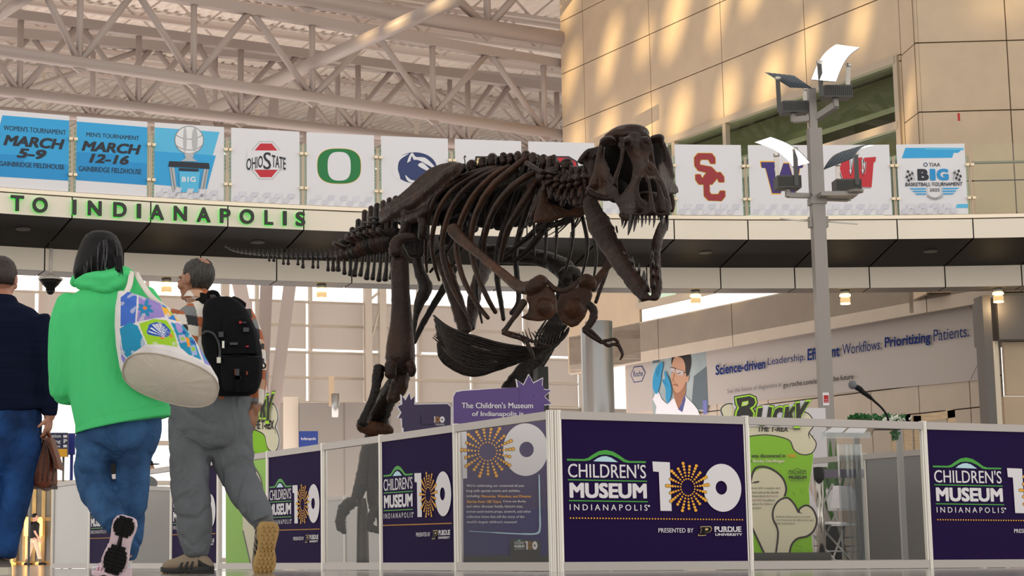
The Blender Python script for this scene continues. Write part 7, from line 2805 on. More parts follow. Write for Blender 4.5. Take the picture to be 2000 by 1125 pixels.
# hair: a bob with loose strands
hb = MB()
rgs = []
for y, xl, xr, d0, d1 in ((450, 186, 206, .02, .06), (453, 176, 217, -.05, .10), (460, 166, 227, -.085, .12), (472, 159, 234, -.105, .13), (488, 153, 239, -.115, .13), (505, 148, 241, -.118, .11), (520, 145, 242, -.112, .09), (532, 143, 243, -.10, .07), (545, 146, 242, -.075, .05)):
    a, b = at(xl, y, YB), at(xr, y, YB)
    cx, hw_, z_ = (a.x + b.x) / 2, (b.x - a.x) / 2, a.z
    cy, hd = YB + (d0 + d1) / 2, (d1 - d0) / 2
    rgs.append([Vector((cx + hw_ * math.cos(t), cy + hd * math.sin(t), z_ + (.004 * math.sin(9 * t + y) if y > 520 else 0))) for t in [2 * math.pi * j / 44 for j in range(44)]])
hb.rings(rgs)
hair = hb.build('hair', M_HAIRB, WB, True)
rr = random.Random(11)
sg, sdk = MB(), MB()
for k in range(110):
    u_ = rr.uniform(-1, 1)
    pts = []
    for y in (456, 470, 490, 510, 530, 540 + rr.uniform(-4, 6)):
        xl = lerp_tab([(450, 186), (460, 166), (488, 153), (520, 145), (545, 144)], y)
        xr = lerp_tab([(450, 206), (460, 227), (488, 239), (520, 242), (545, 243)], y)
        uu = u_ * .93 + .05 * math.sin(k + y * .05)
        x = (xl + xr) / 2 + (xr - xl) / 2 * uu
        da = lerp_tab([(450, -.02), (453, -.05), (460, -.085), (472, -.105), (488, -.115), (505, -.118), (520, -.112), (532, -.10), (545, -.075)], y)
        db = lerp_tab([(450, .06), (453, .10), (460, .12), (472, .13), (505, .11), (545, .05)], y)
        dd = (da + db) / 2 - (db - da) / 2 * math.sqrt(max(0, 1 - uu * uu)) - .003
        pts.append((at(x, y, YB + dd), .0016 if k % 3 else .0022))
    (sg if k % 9 == 0 else sdk).tube(pts, 5, 3)
for k in range(22):                         # tail of hair over the hood
    j_ = rr.uniform(-1.5, 1.5)
    sdk.tube([(at(221 + k * .75, 500, YB - .11), .0028), (at(225 + k * .6 + j_, 522, YB - .122), .0026), (at(229 + k * .45 + j_ * 2, 532 + rr.uniform(-4, 8), YB - .135), .0008)], 5, 3)
sdk.build('strands', M_HAIRB, hair, True)
sg.build('grey_strands', M_HAIRG, hair, True)
# hoodie
hd = MB()
chain(hd, [(203, 556, 58, 0, .75), (208, 575, 78, 0, .62), (212, 605, 92, 0, .6), (216, 660, 92, 0, .62), (222, 720, 92, 0, .66), (232, 780, 94, 0, .68), (240, 815, 95, 0, .68)], YB, n=28, flat=.62, cap=.15)
# lower skirt with slanting hem
a_, b_ = at(147, 848, YB), at(333, 812, YB)
ring_t, ring_b = [], []
for j in range(28):
    t = 2 * math.pi * j / 28
    ring_t.append(at(232, 780, YB) + Vector((math.cos(t) * 95 * mpp(a_), math.sin(t) * .155, 0)))
    p = (a_ + b_) / 2 + (b_ - a_) / 2 * math.cos(t) * .985 + Vector((0, math.sin(t) * .165, 0))
    ring_b.append(p)
hd.rings([ring_t, [(p + q) / 2 + (((p + q) / 2) - at(235, 810, YB)) * .0 for p, q in zip(ring_t, ring_b)], ring_b])
chain(hd, [(136, 588, 26, 0, 1), (124, 630, 28, 0, 1), (121, 690, 28, 0, 1), (121, 740, 27, .01, 1), (124, 766, 26, .03, 1)], YB, n=18)
chain(hd, [(124, 764, 26, .03, 1), (142, 768, 24, .10, 1), (165, 762, 22, .18, 1), (190, 755, 19, .24, 1)], YB, n=16)
chain(hd, [(275, 580, 30, 0, 1), (300, 620, 30, 0, 1), (318, 690, 28, .02, 1), (322, 750, 26, .03, 1)], YB, n=18)
chain(hd, [(322, 755, 26, .03, 1), (300, 765, 23, .14, 1), (265, 755, 20, .24, 1)], YB, n=16)
hoodie = cloth('hoodie', hd, M_HOOD, WB, .009, 5, .006, 5)
# hood lying on the back: a fold between the rim under the hair and the point between the shoulders
topc = [(141, 552), (150, 541), (168, 533), (190, 529), (212, 527), (234, 525), (250, 528), (262, 542)]
botc = [(142, 556), (152, 564), (168, 571), (190, 578), (208, 581), (230, 575), (250, 562), (263, 546)]
ho = MB()
NV, NW = 14, 36
tq, bq = sp2(topc, 5, False), sp2(botc, 5, False)
G_ = []
for i_ in range(NV + 1):
    v_ = i_ / NV
    row = []
    for (xa, ya), (xb, yb) in zip(tq, bq):
        f = (xa - 141) / 122
        edge = math.sin(math.pi * min(1, max(0, f))) ** .6
        bul = .03 + .085 * edge * (math.sin(math.pi * (.12 + .86 * v_)) ** .8) + .014 * edge * math.sin(9 * v_ + 4 * abs(f - .5)) * (1 - v_ * .5)
        row.append(at(xa + (xb - xa) * v_, ya + (yb - ya) * v_, YB - .045 - bul))
    G_.append(row)
m_ = len(G_[0])
back = [p + Vector((0, .06, 0)) for r_ in G_ for p in r_]
fr_ = [p for r_ in G_ for p in r_]
n0 = len(fr_)
fs = []
for i_ in range(NV):
    for j_ in range(m_ - 1):
        q_ = (i_ * m_ + j_, i_ * m_ + j_ + 1, (i_ + 1) * m_ + j_ + 1, (i_ + 1) * m_ + j_)
        fs += [q_, tuple(a + n0 for a in q_[::-1])]
rim = [i_ for i_ in range(m_)] + [k * m_ + m_ - 1 for k in range(1, NV + 1)] + [NV * m_ + k for k in range(m_ - 2, -1, -1)] + [k * m_ for k in range(NV - 1, 0, -1)]
for a, b in zip(rim, rim[1:] + rim[:1]):
    fs.append((b, a, a + n0, b + n0))
ho.add(fr_ + back, fs)
chain(ho, [(146, 552, 12, .06, 1), (160, 540, 13, .0, 1), (184, 534, 13, -.05, 1), (212, 531, 13, -.07, 1), (238, 531, 13, -.05, 1), (256, 541, 12, .0, 1), (264, 552, 10, .06, 1)], YB, n=12)
cloth('hood', ho, M_HOOD, hoodie, .007, 3, .003, 9, (1, 1, 1.6))
# ribbed hem band
hm = MB()
ro_, ri_ = [], []
for j in range(40):
    t = 2 * math.pi * j / 40
    c0 = (a_ + b_) / 2
    e = (b_ - a_) / 2
    ro_.append(c0 + e * math.cos(t) * 1.0 + Vector((0, math.sin(t) * .170, 0)))
up_ = Vector((0, 0, .045))
hm.rings([[p + up_ for p in ro_], [p + up_ * .2 for p in ro_], ro_, [p * .97 + ((a_ + b_) / 2) * .03 for p in ro_], [p * .97 + ((a_ + b_) / 2) * .03 + up_ for p in ro_]], cap=False)
hm.build('hem_band', M_HOOD, hoodie, True)
# jeans
jn = MB()
chain(jn, [(232, 800, 82, 0, .62), (234, 840, 82, 0, .66), (232, 872, 74, 0, .66), (226, 890, 40, 0, .7)], YB, n=22, cap=.4)
chain(jn, [(192, 850, 46, 0, .85), (182, 890, 37, .0, .9), (182, 925, 36, .03, .95), (189, 955, 37, .02, 1), (205, 985, 34, -.03, 1), (219, 1008, 29, -.10, 1), (226, 1024, 26, -.14, 1)], YB, n=18, cap=.25)
chain(jn, [(270, 845, 46, 0, .85), (261, 895, 37, .0, .9), (259, 950, 33, 0, .95), (257, 1000, 29, -.0, 1), (254, 1040, 26, 0, 1), (248, 1072, 24, .02, 1), (246, 1092, 20, .03, 1)], YB, n=18, cap=.2)
jeans = cloth('jeans', jn, M_JEAN, WB, .008, 4, .007, 11, (1, 1, .8))
# shoes
hl = at(246, 1014, YB - .20)
shoe(WB, hl, (-.27, .22, -.95), (.05, .97, .22), .27, .115, M_SILV, M_PINK, mat('pink trim', '#e7b9cc', .5), M_BLK, hgt=.09, tread_style='pads', label='lifted silver and pink sneaker showing its black sole')
h2 = at(246, 1117, YB + .06)
shoe(WB, Vector((h2.x, YB + .02, 0.0)), (-.62, .78, 0), (0, 0, 1), .255, .092, M_SILV, M_PINK, mat('pink trim', '#e7b9cc', .5), None, hgt=.085, stripes=4, label='planted silver and pink sneaker')

# ---- tote bag hanging from her shoulder
M_CANV = mat('white canvas', '#d9d0c4', .85, var=.05, scale=6, bump=.2, bscale=300)
M_CANVL = mat('strap canvas', '#e6dfd6', .85)
zc3 = crop(80, 440, 3.125)
TBAG = thing('tote_bag', 'large white tote bag with colourful beach print hanging from the woman’s shoulder'.replace('’', "'"), 'bag', at(330, 770, YB - .25))
ringsd = [((333, 742), (92, 27), (12, -42, -.120), .0), ((330, 730), (95, 29), (12, -42, -.125), .0), ((316, 692), (88, 30), (11, -38, -.115), .0), ((304, 655), (79, 29), (9, -32, -.10), .0), ((292, 622), (66, 26), (7, -22, -.08), .0), ((284, 600), (55, 21), (4, -12, -.055), .0), ((281, 590), (51, 19), (3, -9, -.045), 0)]
NU = 380


def bagring(q):
    (cx, cy), (ax, ay), (bx, by, bd_), _ = q
    out = []
    for j in range(NU):
        t = 2 * math.pi * j / NU
        c_, s_ = math.copysign(abs(math.cos(t)) ** .8, math.cos(t)), math.copysign(abs(math.sin(t)) ** .8, math.sin(t))
        out.append((cx + ax * c_ + bx * s_, cy + ay * c_ + by * s_, YB - .27 + bd_ * s_))
    return out


dense = []
for i in range(len(ringsd) - 1):
    A_, B__ = bagring(ringsd[i]), bagring(ringsd[i + 1])
    nn_ = 36
    for k in range(nn_):
        f = k / nn_
        dense.append([tuple(u * (1 - f) + v * f for u, v in zip(p, q)) for p, q in zip(A_, B__)])
dense.append(bagring(ringsd[-1]))
WHT = (0.80, 0.76, 0.78)


def _c(h):
    return _rgb(h)[:3]


def inpoly(x, y, P):
    r_ = False
    j = len(P) - 1
    for i in range(len(P)):
        if (P[i][1] > y) != (P[j][1] > y) and x < (P[j][0] - P[i][0]) * (y - P[i][1]) / (P[j][1] - P[i][1]) + P[i][0]:
            r_ = not r_
        j = i
    return r_


petal = lambda cx, cy, a, L, w: [(cx + L * t * math.cos(a) - w * math.sin(math.pi * t) * math.sin(a) * q, cy + L * t * math.sin(a) + w * math.sin(math.pi * t) * math.cos(a) * q) for q, ts in ((1, (.05, .3, .6, .85, 1)), (-1, (.85, .6, .3, .05))) for t in ts]
shapes = [([(487, 440), (530, 405), (588, 402), (582, 500), (575, 596), (485, 618)], '#3f6fd0'), ([(592, 402), (660, 430), (728, 470), (758, 560), (690, 568), (584, 590), (596, 480)], '#9a86cf'),
          ([(480, 632), (540, 592), (590, 612), (640, 728), (575, 770), (530, 815), (500, 780)], '#1793c0'), ([(598, 600), (690, 572), (768, 580), (812, 650), (834, 742), (742, 728), (652, 728), (620, 660)], '#a3d52a'),
          ([(728, 470), (762, 478), (820, 530), (860, 590), (780, 572)], '#2f7fd0'), ([(735, 498), (772, 505), (806, 538), (786, 560), (755, 545)], '#f4b62a'), ([(768, 505), (808, 535), (800, 552)], '#a8d63a'), ([(812, 552), (848, 572), (856, 590), (828, 585)], '#f4b62a'),
          ([(792, 592), (868, 612), (936, 700), (980, 822), (902, 790), (850, 745), (822, 660)], '#1d93bd'), ([(820, 592), (850, 600), (872, 650), (842, 658), (826, 630)], '#b29ad6'), ([(838, 672), (876, 666), (890, 710), (850, 720)], '#c2b2e0'), ([(850, 684), (872, 682), (880, 700), (858, 706)], '#9ad23a'),
          ([(905, 735), (940, 730), (955, 790), (925, 792)], '#a8b6e6'), ([(915, 745), (935, 742), (942, 768), (922, 768)], '#9ad23a'), ([(880, 680), (905, 690), (912, 740), (896, 742)], '#f2a02a'), ([(862, 640), (884, 648), (884, 668), (866, 660)], '#2a56b0'), ([(910, 700), (940, 705), (948, 730), (920, 722)], '#2a56b0'),
          ([(952, 705), (990, 770), (1040, 860), (1000, 845), (975, 780)], '#8f8fd8'), ([(985, 775), (1010, 800), (1018, 830), (996, 815)], '#2a9ac8'), ([(482, 700), (498, 790), (520, 815), (510, 860), (490, 810)], '#8a86d8')]
for a in (-72, -20, 25, 65, 118, 170, 210):
    shapes.append((petal(634, 505, R(a), 62 if a in (-72, 25, 65, 118) else 46, 13), '#1b86b8'))
shapes.append(([(634 + 13 * math.cos(t), 505 + 11 * math.sin(t)) for t in (0, .8, 1.6, 2.4, 3.1, 3.9, 4.7, 5.5)], '#f07f2a'))
shell_o = [(645, 650), (660, 605), (700, 590), (750, 598), (790, 640), (788, 672), (760, 684), (700, 676), (655, 668)]
shapes.append((shell_o, '#2456b8'))
for k in range(8):
    u_ = k / 7
    x1, y1 = lerp_tab([(0, 655), (.35, 690), (.7, 745), (1, 785)], u_), lerp_tab([(0, 645), (.3, 602), (.6, 602), (1, 645)], u_)
    shapes.append(([(752, 678), (x1 - 5, y1 + 4), (x1 + 5, y1 - 1)], '#eef0f6'))
shapes.append(([(722, 682), (742, 680), (760, 686), (742, 698)], '#ef7a3a'))
shapes.append(([(782, 668), (798, 660), (806, 682), (790, 686)], '#ef7a3a'))
bcols = [(p, _c(h)) for p, h in shapes]
boxes = [(min(a for a, b in p), max(a for a, b in p), min(b for a, b in p), max(b for a, b in p)) for p, _ in bcols]
mb = MB()
colv = []
for ri, rg_ in enumerate(dense):
    row = []
    for (x, y, Y) in rg_:
        row.append(at(x, y, Y + .012 * noise.noise(Vector((x * .03, y * .03, 2)))))
        cx, cy = (x - 80) * 3.125, (y - 440) * 3.125
        col_ = WHT
        for (P_, h), bb in zip(bcols, boxes):
            if bb[0] <= cx <= bb[1] and bb[2] <= cy <= bb[3] and inpoly(cx, cy, P_):
                col_ = h
        w_ = .5 + .5 * noise.noise(Vector((cx * .02, cy * .02, 5)))
        if col_ is not WHT and w_ > .68:
            col_ = tuple(a * .5 + b * .5 for a, b in zip(col_, WHT))
        colv.append(col_)
    mb.v += row
nr = len(dense)
for i in range(nr - 1):
    for j in range(NU):
        mb.f.append([i * NU + j, i * NU + (j + 1) % NU, (i + 1) * NU + (j + 1) % NU, (i + 1) * NU + j])
        mb.m.append(0)
me = mb.mesh('printed_body', True)
at_ = me.color_attributes.new('pattern', 'FLOAT_COLOR', 'POINT')
at_.data.foreach_set('color', [c for q in colv for c in (*q, 1.0)])
link('printed_body', me, vcolmat('printed canvas', .8, .15, 300), TBAG)
mb = MB()
base = dense[0]
cxb, cyb, cYb = 333, 742, YB - .27
lv = []
for f in (1.0, .97, .85, .6, .3, .05):
    dpt = (1 - f * f) * .035
    lv.append([at(cxb + (x - cxb) * f + 4 * (1 - f * f), cyb + (y - cyb) * f + 8 * (1 - f * f), cYb + (Y - cYb) * f - dpt + .006 * noise.noise(Vector((x * .09, y * .05, f * 4))) * f) for x, y, Y in base])
mb.rings(lv)
mb.build('canvas_base', M_CANV, TBAG, True)
mb = MB()
mb.tube([(at(x, y, Y - .004), .0035) for x, y, Y in dense[0][::10] + dense[0][:1]], 6, 3)
mb.build('piping', mat('bag piping', '#c2b8aa', .8), TBAG, True)
for pts in ([(236, 592, -.30), (252, 560, -.22), (256, 540, -.13), (258, 531, -.04), (262, 540, .08)], [(330, 608, -.31), (296, 580, -.25), (276, 552, -.16), (265, 533, -.05), (268, 545, .08)]):
    mb = MB()
    mb.tube([(at(x, y, YB + d_), .0135, .003) for x, y, d_ in pts], 8, 5)
    mb.build('handle', M_CANVL, TBAG, True)

# ------------------------------------------------ man with the backpack
YM = 10.5
M_PLAID = vcolmat('plaid flannel', .85, .15, 250)
M_SWEAT = folds(mat('grey sweatpants', '#6d7177', .9, var=.15, scale=5, bump=.15, bscale=400, spec=.2), 7)
gM = at(400, 1120, YM)
PM = thing('person', 'balding man seen from behind with black backpack, plaid shirt, grey sweatpants, phone in hand', 'person', Vector((gM.x, YM, 0)))
bd = MB()
hm_ = at(383, 546, YM)
fM = Vector((-.80, .58, -.02))
TM, MM = head_parts(bd, hm_, (0.05, .0, 1), fM, 1.06)
chain(bd, [(388, 575, 24), (395, 605, 30)], YM, flat=1)
chain(bd, [(405, 620, 50), (410, 690, 56), (412, 760, 56), (412, 810, 56)], YM, flat=.55)
chain(bd, [(352, 625, 14), (334, 700, 13, .05), (335, 760, 11, .22)], YM)
hand(bd, at(336, 762, YM + .27), (0, .7, .3), (-.7, 0, .7), .6, 1.0)
chain(bd, [(480, 640, 22), (500, 705, 18, .02), (500, 770, 15, .03), (496, 800, 12, .02)], YM)
hand(bd, at(496, 798, YM + .02), (-.12, -.05, -1), (.75, -.62, 0), .62, 1.05, 1)
chain(bd, [(380, 800, 28), (371, 890, 22), (375, 980, 18), (386, 1080, 15)], YM)
chain(bd, [(440, 800, 28), (455, 885, 22, .02), (478, 955, 18, -.02), (512, 1018, 13, -.2)], YM)
link('body', remesh(bd, .0055, 2, .45), M_SKC, PM)
hcond = lambda d: d.z > (-.30 if d.y > -.1 else -.78) and d.y < .42 + .25 * d.z and not (d.y > -.05 and d.z < .05) and not ((d - Vector((-.12, -.50, .80))).length < .42 or (d.z > .62 and d.y > -.3 and abs(d.x) < .5))
shell(TM, MM, (.076, .094, .094), hcond, grow=.004, wave=.005, seed=3).build('hair', mat('greying hair', '#3f3b39', .6, col2='#1d1a19', scale=80, stretch=(1, 1, .3)), PM, True)
# plaid shirt
sh = MB()
chain(sh, [(397, 590, 44, 0, .75), (402, 608, 70, 0, .6), (408, 640, 84, 0, .58), (412, 700, 80, 0, .6), (414, 760, 78, 0, .64), (414, 785, 78, 0, .66)], YM, n=24, cap=.15)
chain(sh, [(396, 572, 31, 0, 1), (394, 585, 37, 0, 1)], YM, n=18, cap=.2)
chain(sh, [(352, 612, 26, 0, 1), (340, 650, 25, .01, 1), (332, 700, 23, .05, 1), (334, 750, 19, .2, 1)], YM, n=16, cap=.2)
chain(sh, [(468, 615, 27, 0, 1), (488, 655, 25, .01, 1), (500, 705, 22, .02, 1), (501, 760, 18, .03, 1), (498, 788, 16, .02, 1)], YM, n=16, cap=.2)
me = remesh(sh, .0045, 4, .5)
pal = {'o': (.42, .12, .045), 'w': (.78, .72, .66), 'g': (.20, .21, .22), 'k': (.03, .03, .035), 't': (.55, .33, .22)}
cols_ = []
for v in me.vertices:
    p = Vector(v.co)
    a_ = int(math.floor((p.x + p.y * .7) / .052))
    b_ = int(math.floor((p.z + p.x * .18) / .056))
    tab = ['owgk', 'wtok', 'kogw', 'gwto']
    cols_.append(pal[tab[b_ % 4][a_ % 4]])
at_ = me.color_attributes.new('pattern', 'FLOAT_COLOR', 'POINT')
at_.data.foreach_set('color', [c for q in cols_ for c in (*q, 1.0)])
shirt = link('plaid_shirt', me, M_PLAID, PM)
# sweatpants
sw = MB()
chain(sw, [(412, 772, 82, 0, .66), (410, 800, 82, 0, .7), (410, 840, 80, 0, .7), (407, 868, 66, 0, .7), (405, 885, 34, 0, .8)], YM, n=22, cap=.4)
chain(sw, [(372, 815, 46, 0, .9), (370, 870, 42, 0, .95), (370, 930, 39, 0, 1), (374, 980, 37, .0, 1), (380, 1030, 35, .0, 1), (384, 1060, 31, .0, 1), (386, 1084, 24, 0, 1)], YM, n=20, cap=.2)
chain(sw, [(448, 815, 46, 0, .9), (452, 870, 42, .02, .95), (462, 920, 39, .03, 1), (478, 955, 35, -.02, 1), (494, 985, 31, -.1, 1), (507, 1006, 27, -.17, 1), (514, 1024, 22, -.22, 1)], YM, n=20, cap=.2)
cloth('sweatpants', sw, M_SWEAT, PM, .008, 4, .010, 8, (1, 1, .9))
# shoes
M_TANU = mat('shoe taupe', '#8f7f6c', .7)
M_TSOLE = mat('shoe tan sole', '#b2925c', .7)
M_TBLK = mat('shoe black', '#17171a', .6)
h1 = at(410, 1117, YM)
shoe(PM, Vector((h1.x + .01, YM - .03, 0)), (-.965, .26, 0), (0, 0, 1), .285, .10, M_TANU, M_TBLK, M_TBLK, M_TSOLE, hgt=.125, stripes=3, label='planted taupe and black trail shoe')
h2 = at(528, 1024, YM - .26)
shoe(PM, h2, (-.12, .22, -.97), (-.50, .85, .18), .29, .118, M_TANU, M_TSOLE, M_TBLK, M_TSOLE, hgt=.088, stripes=3, label='lifted trail shoe showing its tan lugged sole')
# phone
ph = MB()
p = at(487, 818, YM - .0)
ph.box((-.036, -.005, -.075), (.036, .005, .075), 0, Matrix.Translation(p) @ Matrix.Rotation(R(50), 4, 'Z') @ Matrix.Rotation(R(8), 4, 'Y'))
tag(ph.build('phone', mat('phone black', '#101114', .15)), "black phone in the backpack man's lowered hand", 'phone')
# backpack
zbp = crop(310, 490, 3.63)
M_NYL = mat('black nylon', '#0b0c12', .75, bump=.25, bscale=300, spec=.15)
M_NYL2 = mat('black webbing', '#08080b', .8, spec=.15)
M_BUCK = mat('grey buckle', '#2c2c32', .4)
BPK = thing('backpack', "black backpack with many pockets on the back of the man in grey sweatpants", 'bag', at(445, 775, YM - .2))
prof_ = [(338, 400, 520), (352, 350, 548), (380, 325, 592), (430, 312, 632), (500, 315, 665), (580, 305, 700), (660, 305, 722), (740, 325, 735), (820, 365, 738), (900, 375, 735), (970, 385, 715), (1010, 400, 690), (1030, 430, 640)]
mb = MB()
rgs = []
for y, xl, xr in prof_:
    a, b = at(*zbp(xl, y), YM - .2), at(*zbp(xr, y), YM - .2)
    f = (y - 338) / 700
    dep = .105 * (.55 + .6 * math.sin(math.pi * min(1, .12 + f * .9)) )
    cx, hw_ = (a.x + b.x) / 2, (b.x - a.x) / 2
    rgs.append([Vector((cx + hw_ * math.copysign(abs(math.cos(t)) ** .6, math.cos(t)), YM - .215 + dep * math.copysign(abs(math.sin(t)) ** .6, math.sin(t)), a.z)) for t in [2 * math.pi * j / 32 for j in range(32)]])
mb.rings(rgs)
cloth_b = remesh(mb, .008, 3, .5)
link('main_compartment', cloth_b, M_NYL, BPK)


def pocket(name, rows, Yf, dep):
    mb = MB()
    rg = []
    for y, xl, xr in rows:
        a, b = at(*zbp(xl, y), Yf), at(*zbp(xr, y), Yf)
        cx, hw_ = (a.x + b.x) / 2, (b.x - a.x) / 2
        rg.append([Vector((cx + hw_ * math.copysign(abs(math.cos(t)) ** .5, math.cos(t)), Yf + dep * math.copysign(abs(math.sin(t)) ** .5, math.sin(t)), a.z)) for t in [2 * math.pi * j / 24 for j in range(24)]])
    mb.rings(rg)
    return link(name, remesh(mb, .007, 3, .5), M_NYL, BPK)


pocket('front_pocket', [(470, 480, 620), (500, 455, 655), (600, 440, 690), (700, 440, 705), (738, 450, 705)], YM - .33, .03)
pocket('lower_pocket', [(755, 450, 715), (790, 440, 722), (880, 440, 722), (960, 450, 710), (1000, 470, 680)], YM - .33, .035)
pocket('side_pocket', [(570, 320, 400), (600, 305, 430), (700, 330, 440), (770, 370, 440), (800, 400, 430)], YM - .30, .03)
for nm, pts, w_ in (('top_handle', [(360, 350), (350, 310), (375, 292), (410, 300), (425, 330)], .012), ('shoulder_strap', [(345, 345), (290, 332), (240, 330), (200, 338)], .03), ('shoulder_strap', [(520, 350), (560, 365), (600, 395)], .025)):
    mb = MB()
    d0 = {'top_handle': -.2, 'shoulder_strap': -.14}[nm]
    mb.tube([(at(*zbp(x, y), YM + d0 + (.05 * i if nm != 'top_handle' else 0)), w_, .008) for i, (x, y) in enumerate(pts)], 10, 4)
    mb.build(nm, M_NYL2, BPK, True)
mb = MB()
mb.tube([(at(*zbp(x, y), YM - .345), .008, .005) for x, y in ((310, 590), (340, 572), (390, 590), (425, 650), (435, 720), (425, 775))], 8, 4)
mb.build('side_webbing', M_BUCK, BPK, True)
for x0, y0, x1, y1, m_, nm in ((425, 575, 460, 612, M_BUCK, 'buckle'), (545, 838, 572, 885, M_BUCK, 'buckle'), (540, 890, 578, 1000, M_NYL2, 'strap_end'), (540, 890, 580, 912, M_BUCK, 'buckle'), (450, 640, 466, 690, M_ALU, 'zip_pull'), (505, 650, 560, 668, M_BUCK, 'zip_pull'), (412, 755, 440, 795, M_CAMW, 'zip_pull'),
                               (570, 500, 588, 516, mat('red tag', '#b01a2c', .6), 'badge'), (594, 505, 620, 514, M_BUCK, 'badge'), (618, 674, 638, 683, mat('red tag', '#b01a2c', .6), 'badge'), (538, 838, 547, 880, mat('rust tab', '#7a3320', .7), 'pull_tab'), (620, 855, 632, 880, mat('rust tab', '#7a3320', .7), 'pull_tab'), (600, 545, 640, 575, M_BUCK, 'zip_pull')):
    a, b = at(*zbp(x0, y1), YM - .375), at(*zbp(x1, y0), YM - .375)
    MB().box((a.x, YM - .385, a.z), (b.x, YM - .355, b.z)).build(nm, m_, BPK)
mb = MB()
mb.tube([(at(*zbp(x, y), YM - .33), .003) for x, y in ((440, 748), (560, 742), (700, 750), (730, 745))], 6, 4)
mb.build('zip_seam', M_BUCK, BPK, True)
for y0, y1 in ((660, 695), (765, 800)):
    a, b = at(*zbp(725, y1), YM - .22), at(*zbp(748, y0), YM - .22)
    MB().box((a.x, YM - .24, a.z), (b.x, YM - .2, b.z)).build('side_clip', M_BUCK, BPK)
mb = MB()
mb.tube([(at(*zbp(x, y), YM - .22), .004) for x, y in ((735, 795), (752, 800), (756, 822), (742, 832), (732, 820))], 6, 4)
mb.build('side_loop', M_NYL2, BPK, True)

# ------------------------------------------------ man in the navy jacket, cut by the left picture edge
YA = 10.9
M_NAVYJ = mat('navy jacket', '#121930', .9, var=.25, scale=60, stretch=(.05, .05, 1), spec=.1)
M_JEAN2 = folds(mat('bright blue denim', '#24508f', .8, col2='#142c54', scale=4, bump=.2, bscale=260, spec=.2), 7)
gA = at(5, 1120, YA)
PA = thing('person', 'man from behind in dark navy jacket and jeans, carrying a brown briefcase', 'person', Vector((gA.x, YA, 0)))
bd = MB()
ha_ = at(4, 544, YA)
TA, MA = head_parts(bd, ha_, (0, 0, 1), (.12, .99, 0), 1.06)
chain(bd, [(2, 578, 25), (0, 605, 32)], YA, flat=1)
chain(bd, [(0, 620, 54), (0, 700, 58), (0, 800, 56)], YA, flat=.55)
chain(bd, [(78, 630, 22), (94, 720, 18), (98, 790, 14), (96, 815, 11)], YA)
hand(bd, at(96, 812, YA), (-.03, -.05, -1), (.9, -.35, 0), .85, 1.02, 1)
chain(bd, [(-78, 630, 22), (-94, 720, 18), (-98, 790, 14), (-96, 815, 11)], YA)
hand(bd, at(-96, 812, YA), (.03, -.05, -1), (-.9, -.35, 0), .5, 1.02, -1)
chain(bd, [(-36, 800, 26), (-36, 900, 20), (-34, 1000, 17), (-32, 1090, 14)], YA)
chain(bd, [(36, 800, 26), (43, 890, 20), (24, 1000, 16), (14, 1085, 14)], YA)
link('body', remesh(bd, .0055, 2, .45), M_SKA, PA)
shell(TA, MA, (.076, .094, .094), lambda d: d.z > -.62 and d.y < .45 and not (d.y > .0 and d.z < -.05) or d.z > .55, grow=.010, wave=.004, seed=5).build('hair', mat('dark brown hair', '#1d1512', .5, col2='#33221a', scale=90), PA, True)
jk = MB()
chain(jk, [(0, 592, 34, 0, .9), (0, 606, 68, 0, .66), (0, 632, 88, 0, .6), (0, 700, 84, 0, .62), (2, 770, 84, 0, .66), (4, 806, 86, 0, .66)], YA, n=24, cap=.12)
chain(jk, [(72, 622, 27, 0, 1), (86, 665, 26, 0, 1), (94, 720, 23, 0, 1), (97, 780, 18, 0, 1), (96, 810, 15, 0, 1)], YA, n=16, cap=.2)
chain(jk, [(-72, 622, 27, 0, 1), (-86, 665, 26, 0, 1), (-94, 720, 23, 0, 1), (-97, 780, 18, 0, 1), (-96, 810, 15, 0, 1)], YA, n=16, cap=.2)
chain(jk, [(0, 580, 30, 0, 1), (0, 592, 36, 0, 1)], YA, n=18, cap=.2)
cloth('jacket', jk, M_NAVYJ, PA, .009, 4, .004, 6)
jn = MB()
chain(jn, [(0, 785, 78, 0, .66), (2, 820, 80, 0, .7), (2, 860, 76, 0, .7), (2, 895, 60, 0, .7), (2, 925, 26, 0, .8)], YA, n=22, cap=.4)
chain(jn, [(42, 830, 40, 0, .95), (44, 890, 37, .0, 1), (34, 950, 32, .0, 1), (22, 1010, 28, 0, 1), (14, 1060, 25, 0, 1), (10, 1088, 22, 0, 1)], YA, n=18, cap=.15)
chain(jn, [(-36, 830, 42, 0, .95), (-36, 890, 38, .0, 1), (-34, 950, 34, .0, 1), (-32, 1010, 30, 0, 1), (-30, 1090, 25, 0, 1)], YA, n=18, cap=.15)
cloth('jeans', jn, M_JEAN2, PA, .009, 4, .006, 10, (1, 1, .8))
for x, fx in ((8, -.25), (-34, -.1)):
    hh = at(x, 1112, YA)
    shoe(PA, Vector((hh.x, YA - .02, .0)), (fx, .95, 0), (0, 0, 1), .28, .10, mat('grey suede', '#6f6a66', .8), mat('cream sole', '#d9d2c0', .6), mat('lace grey', '#8d8a86', .8), None, hgt=.085)
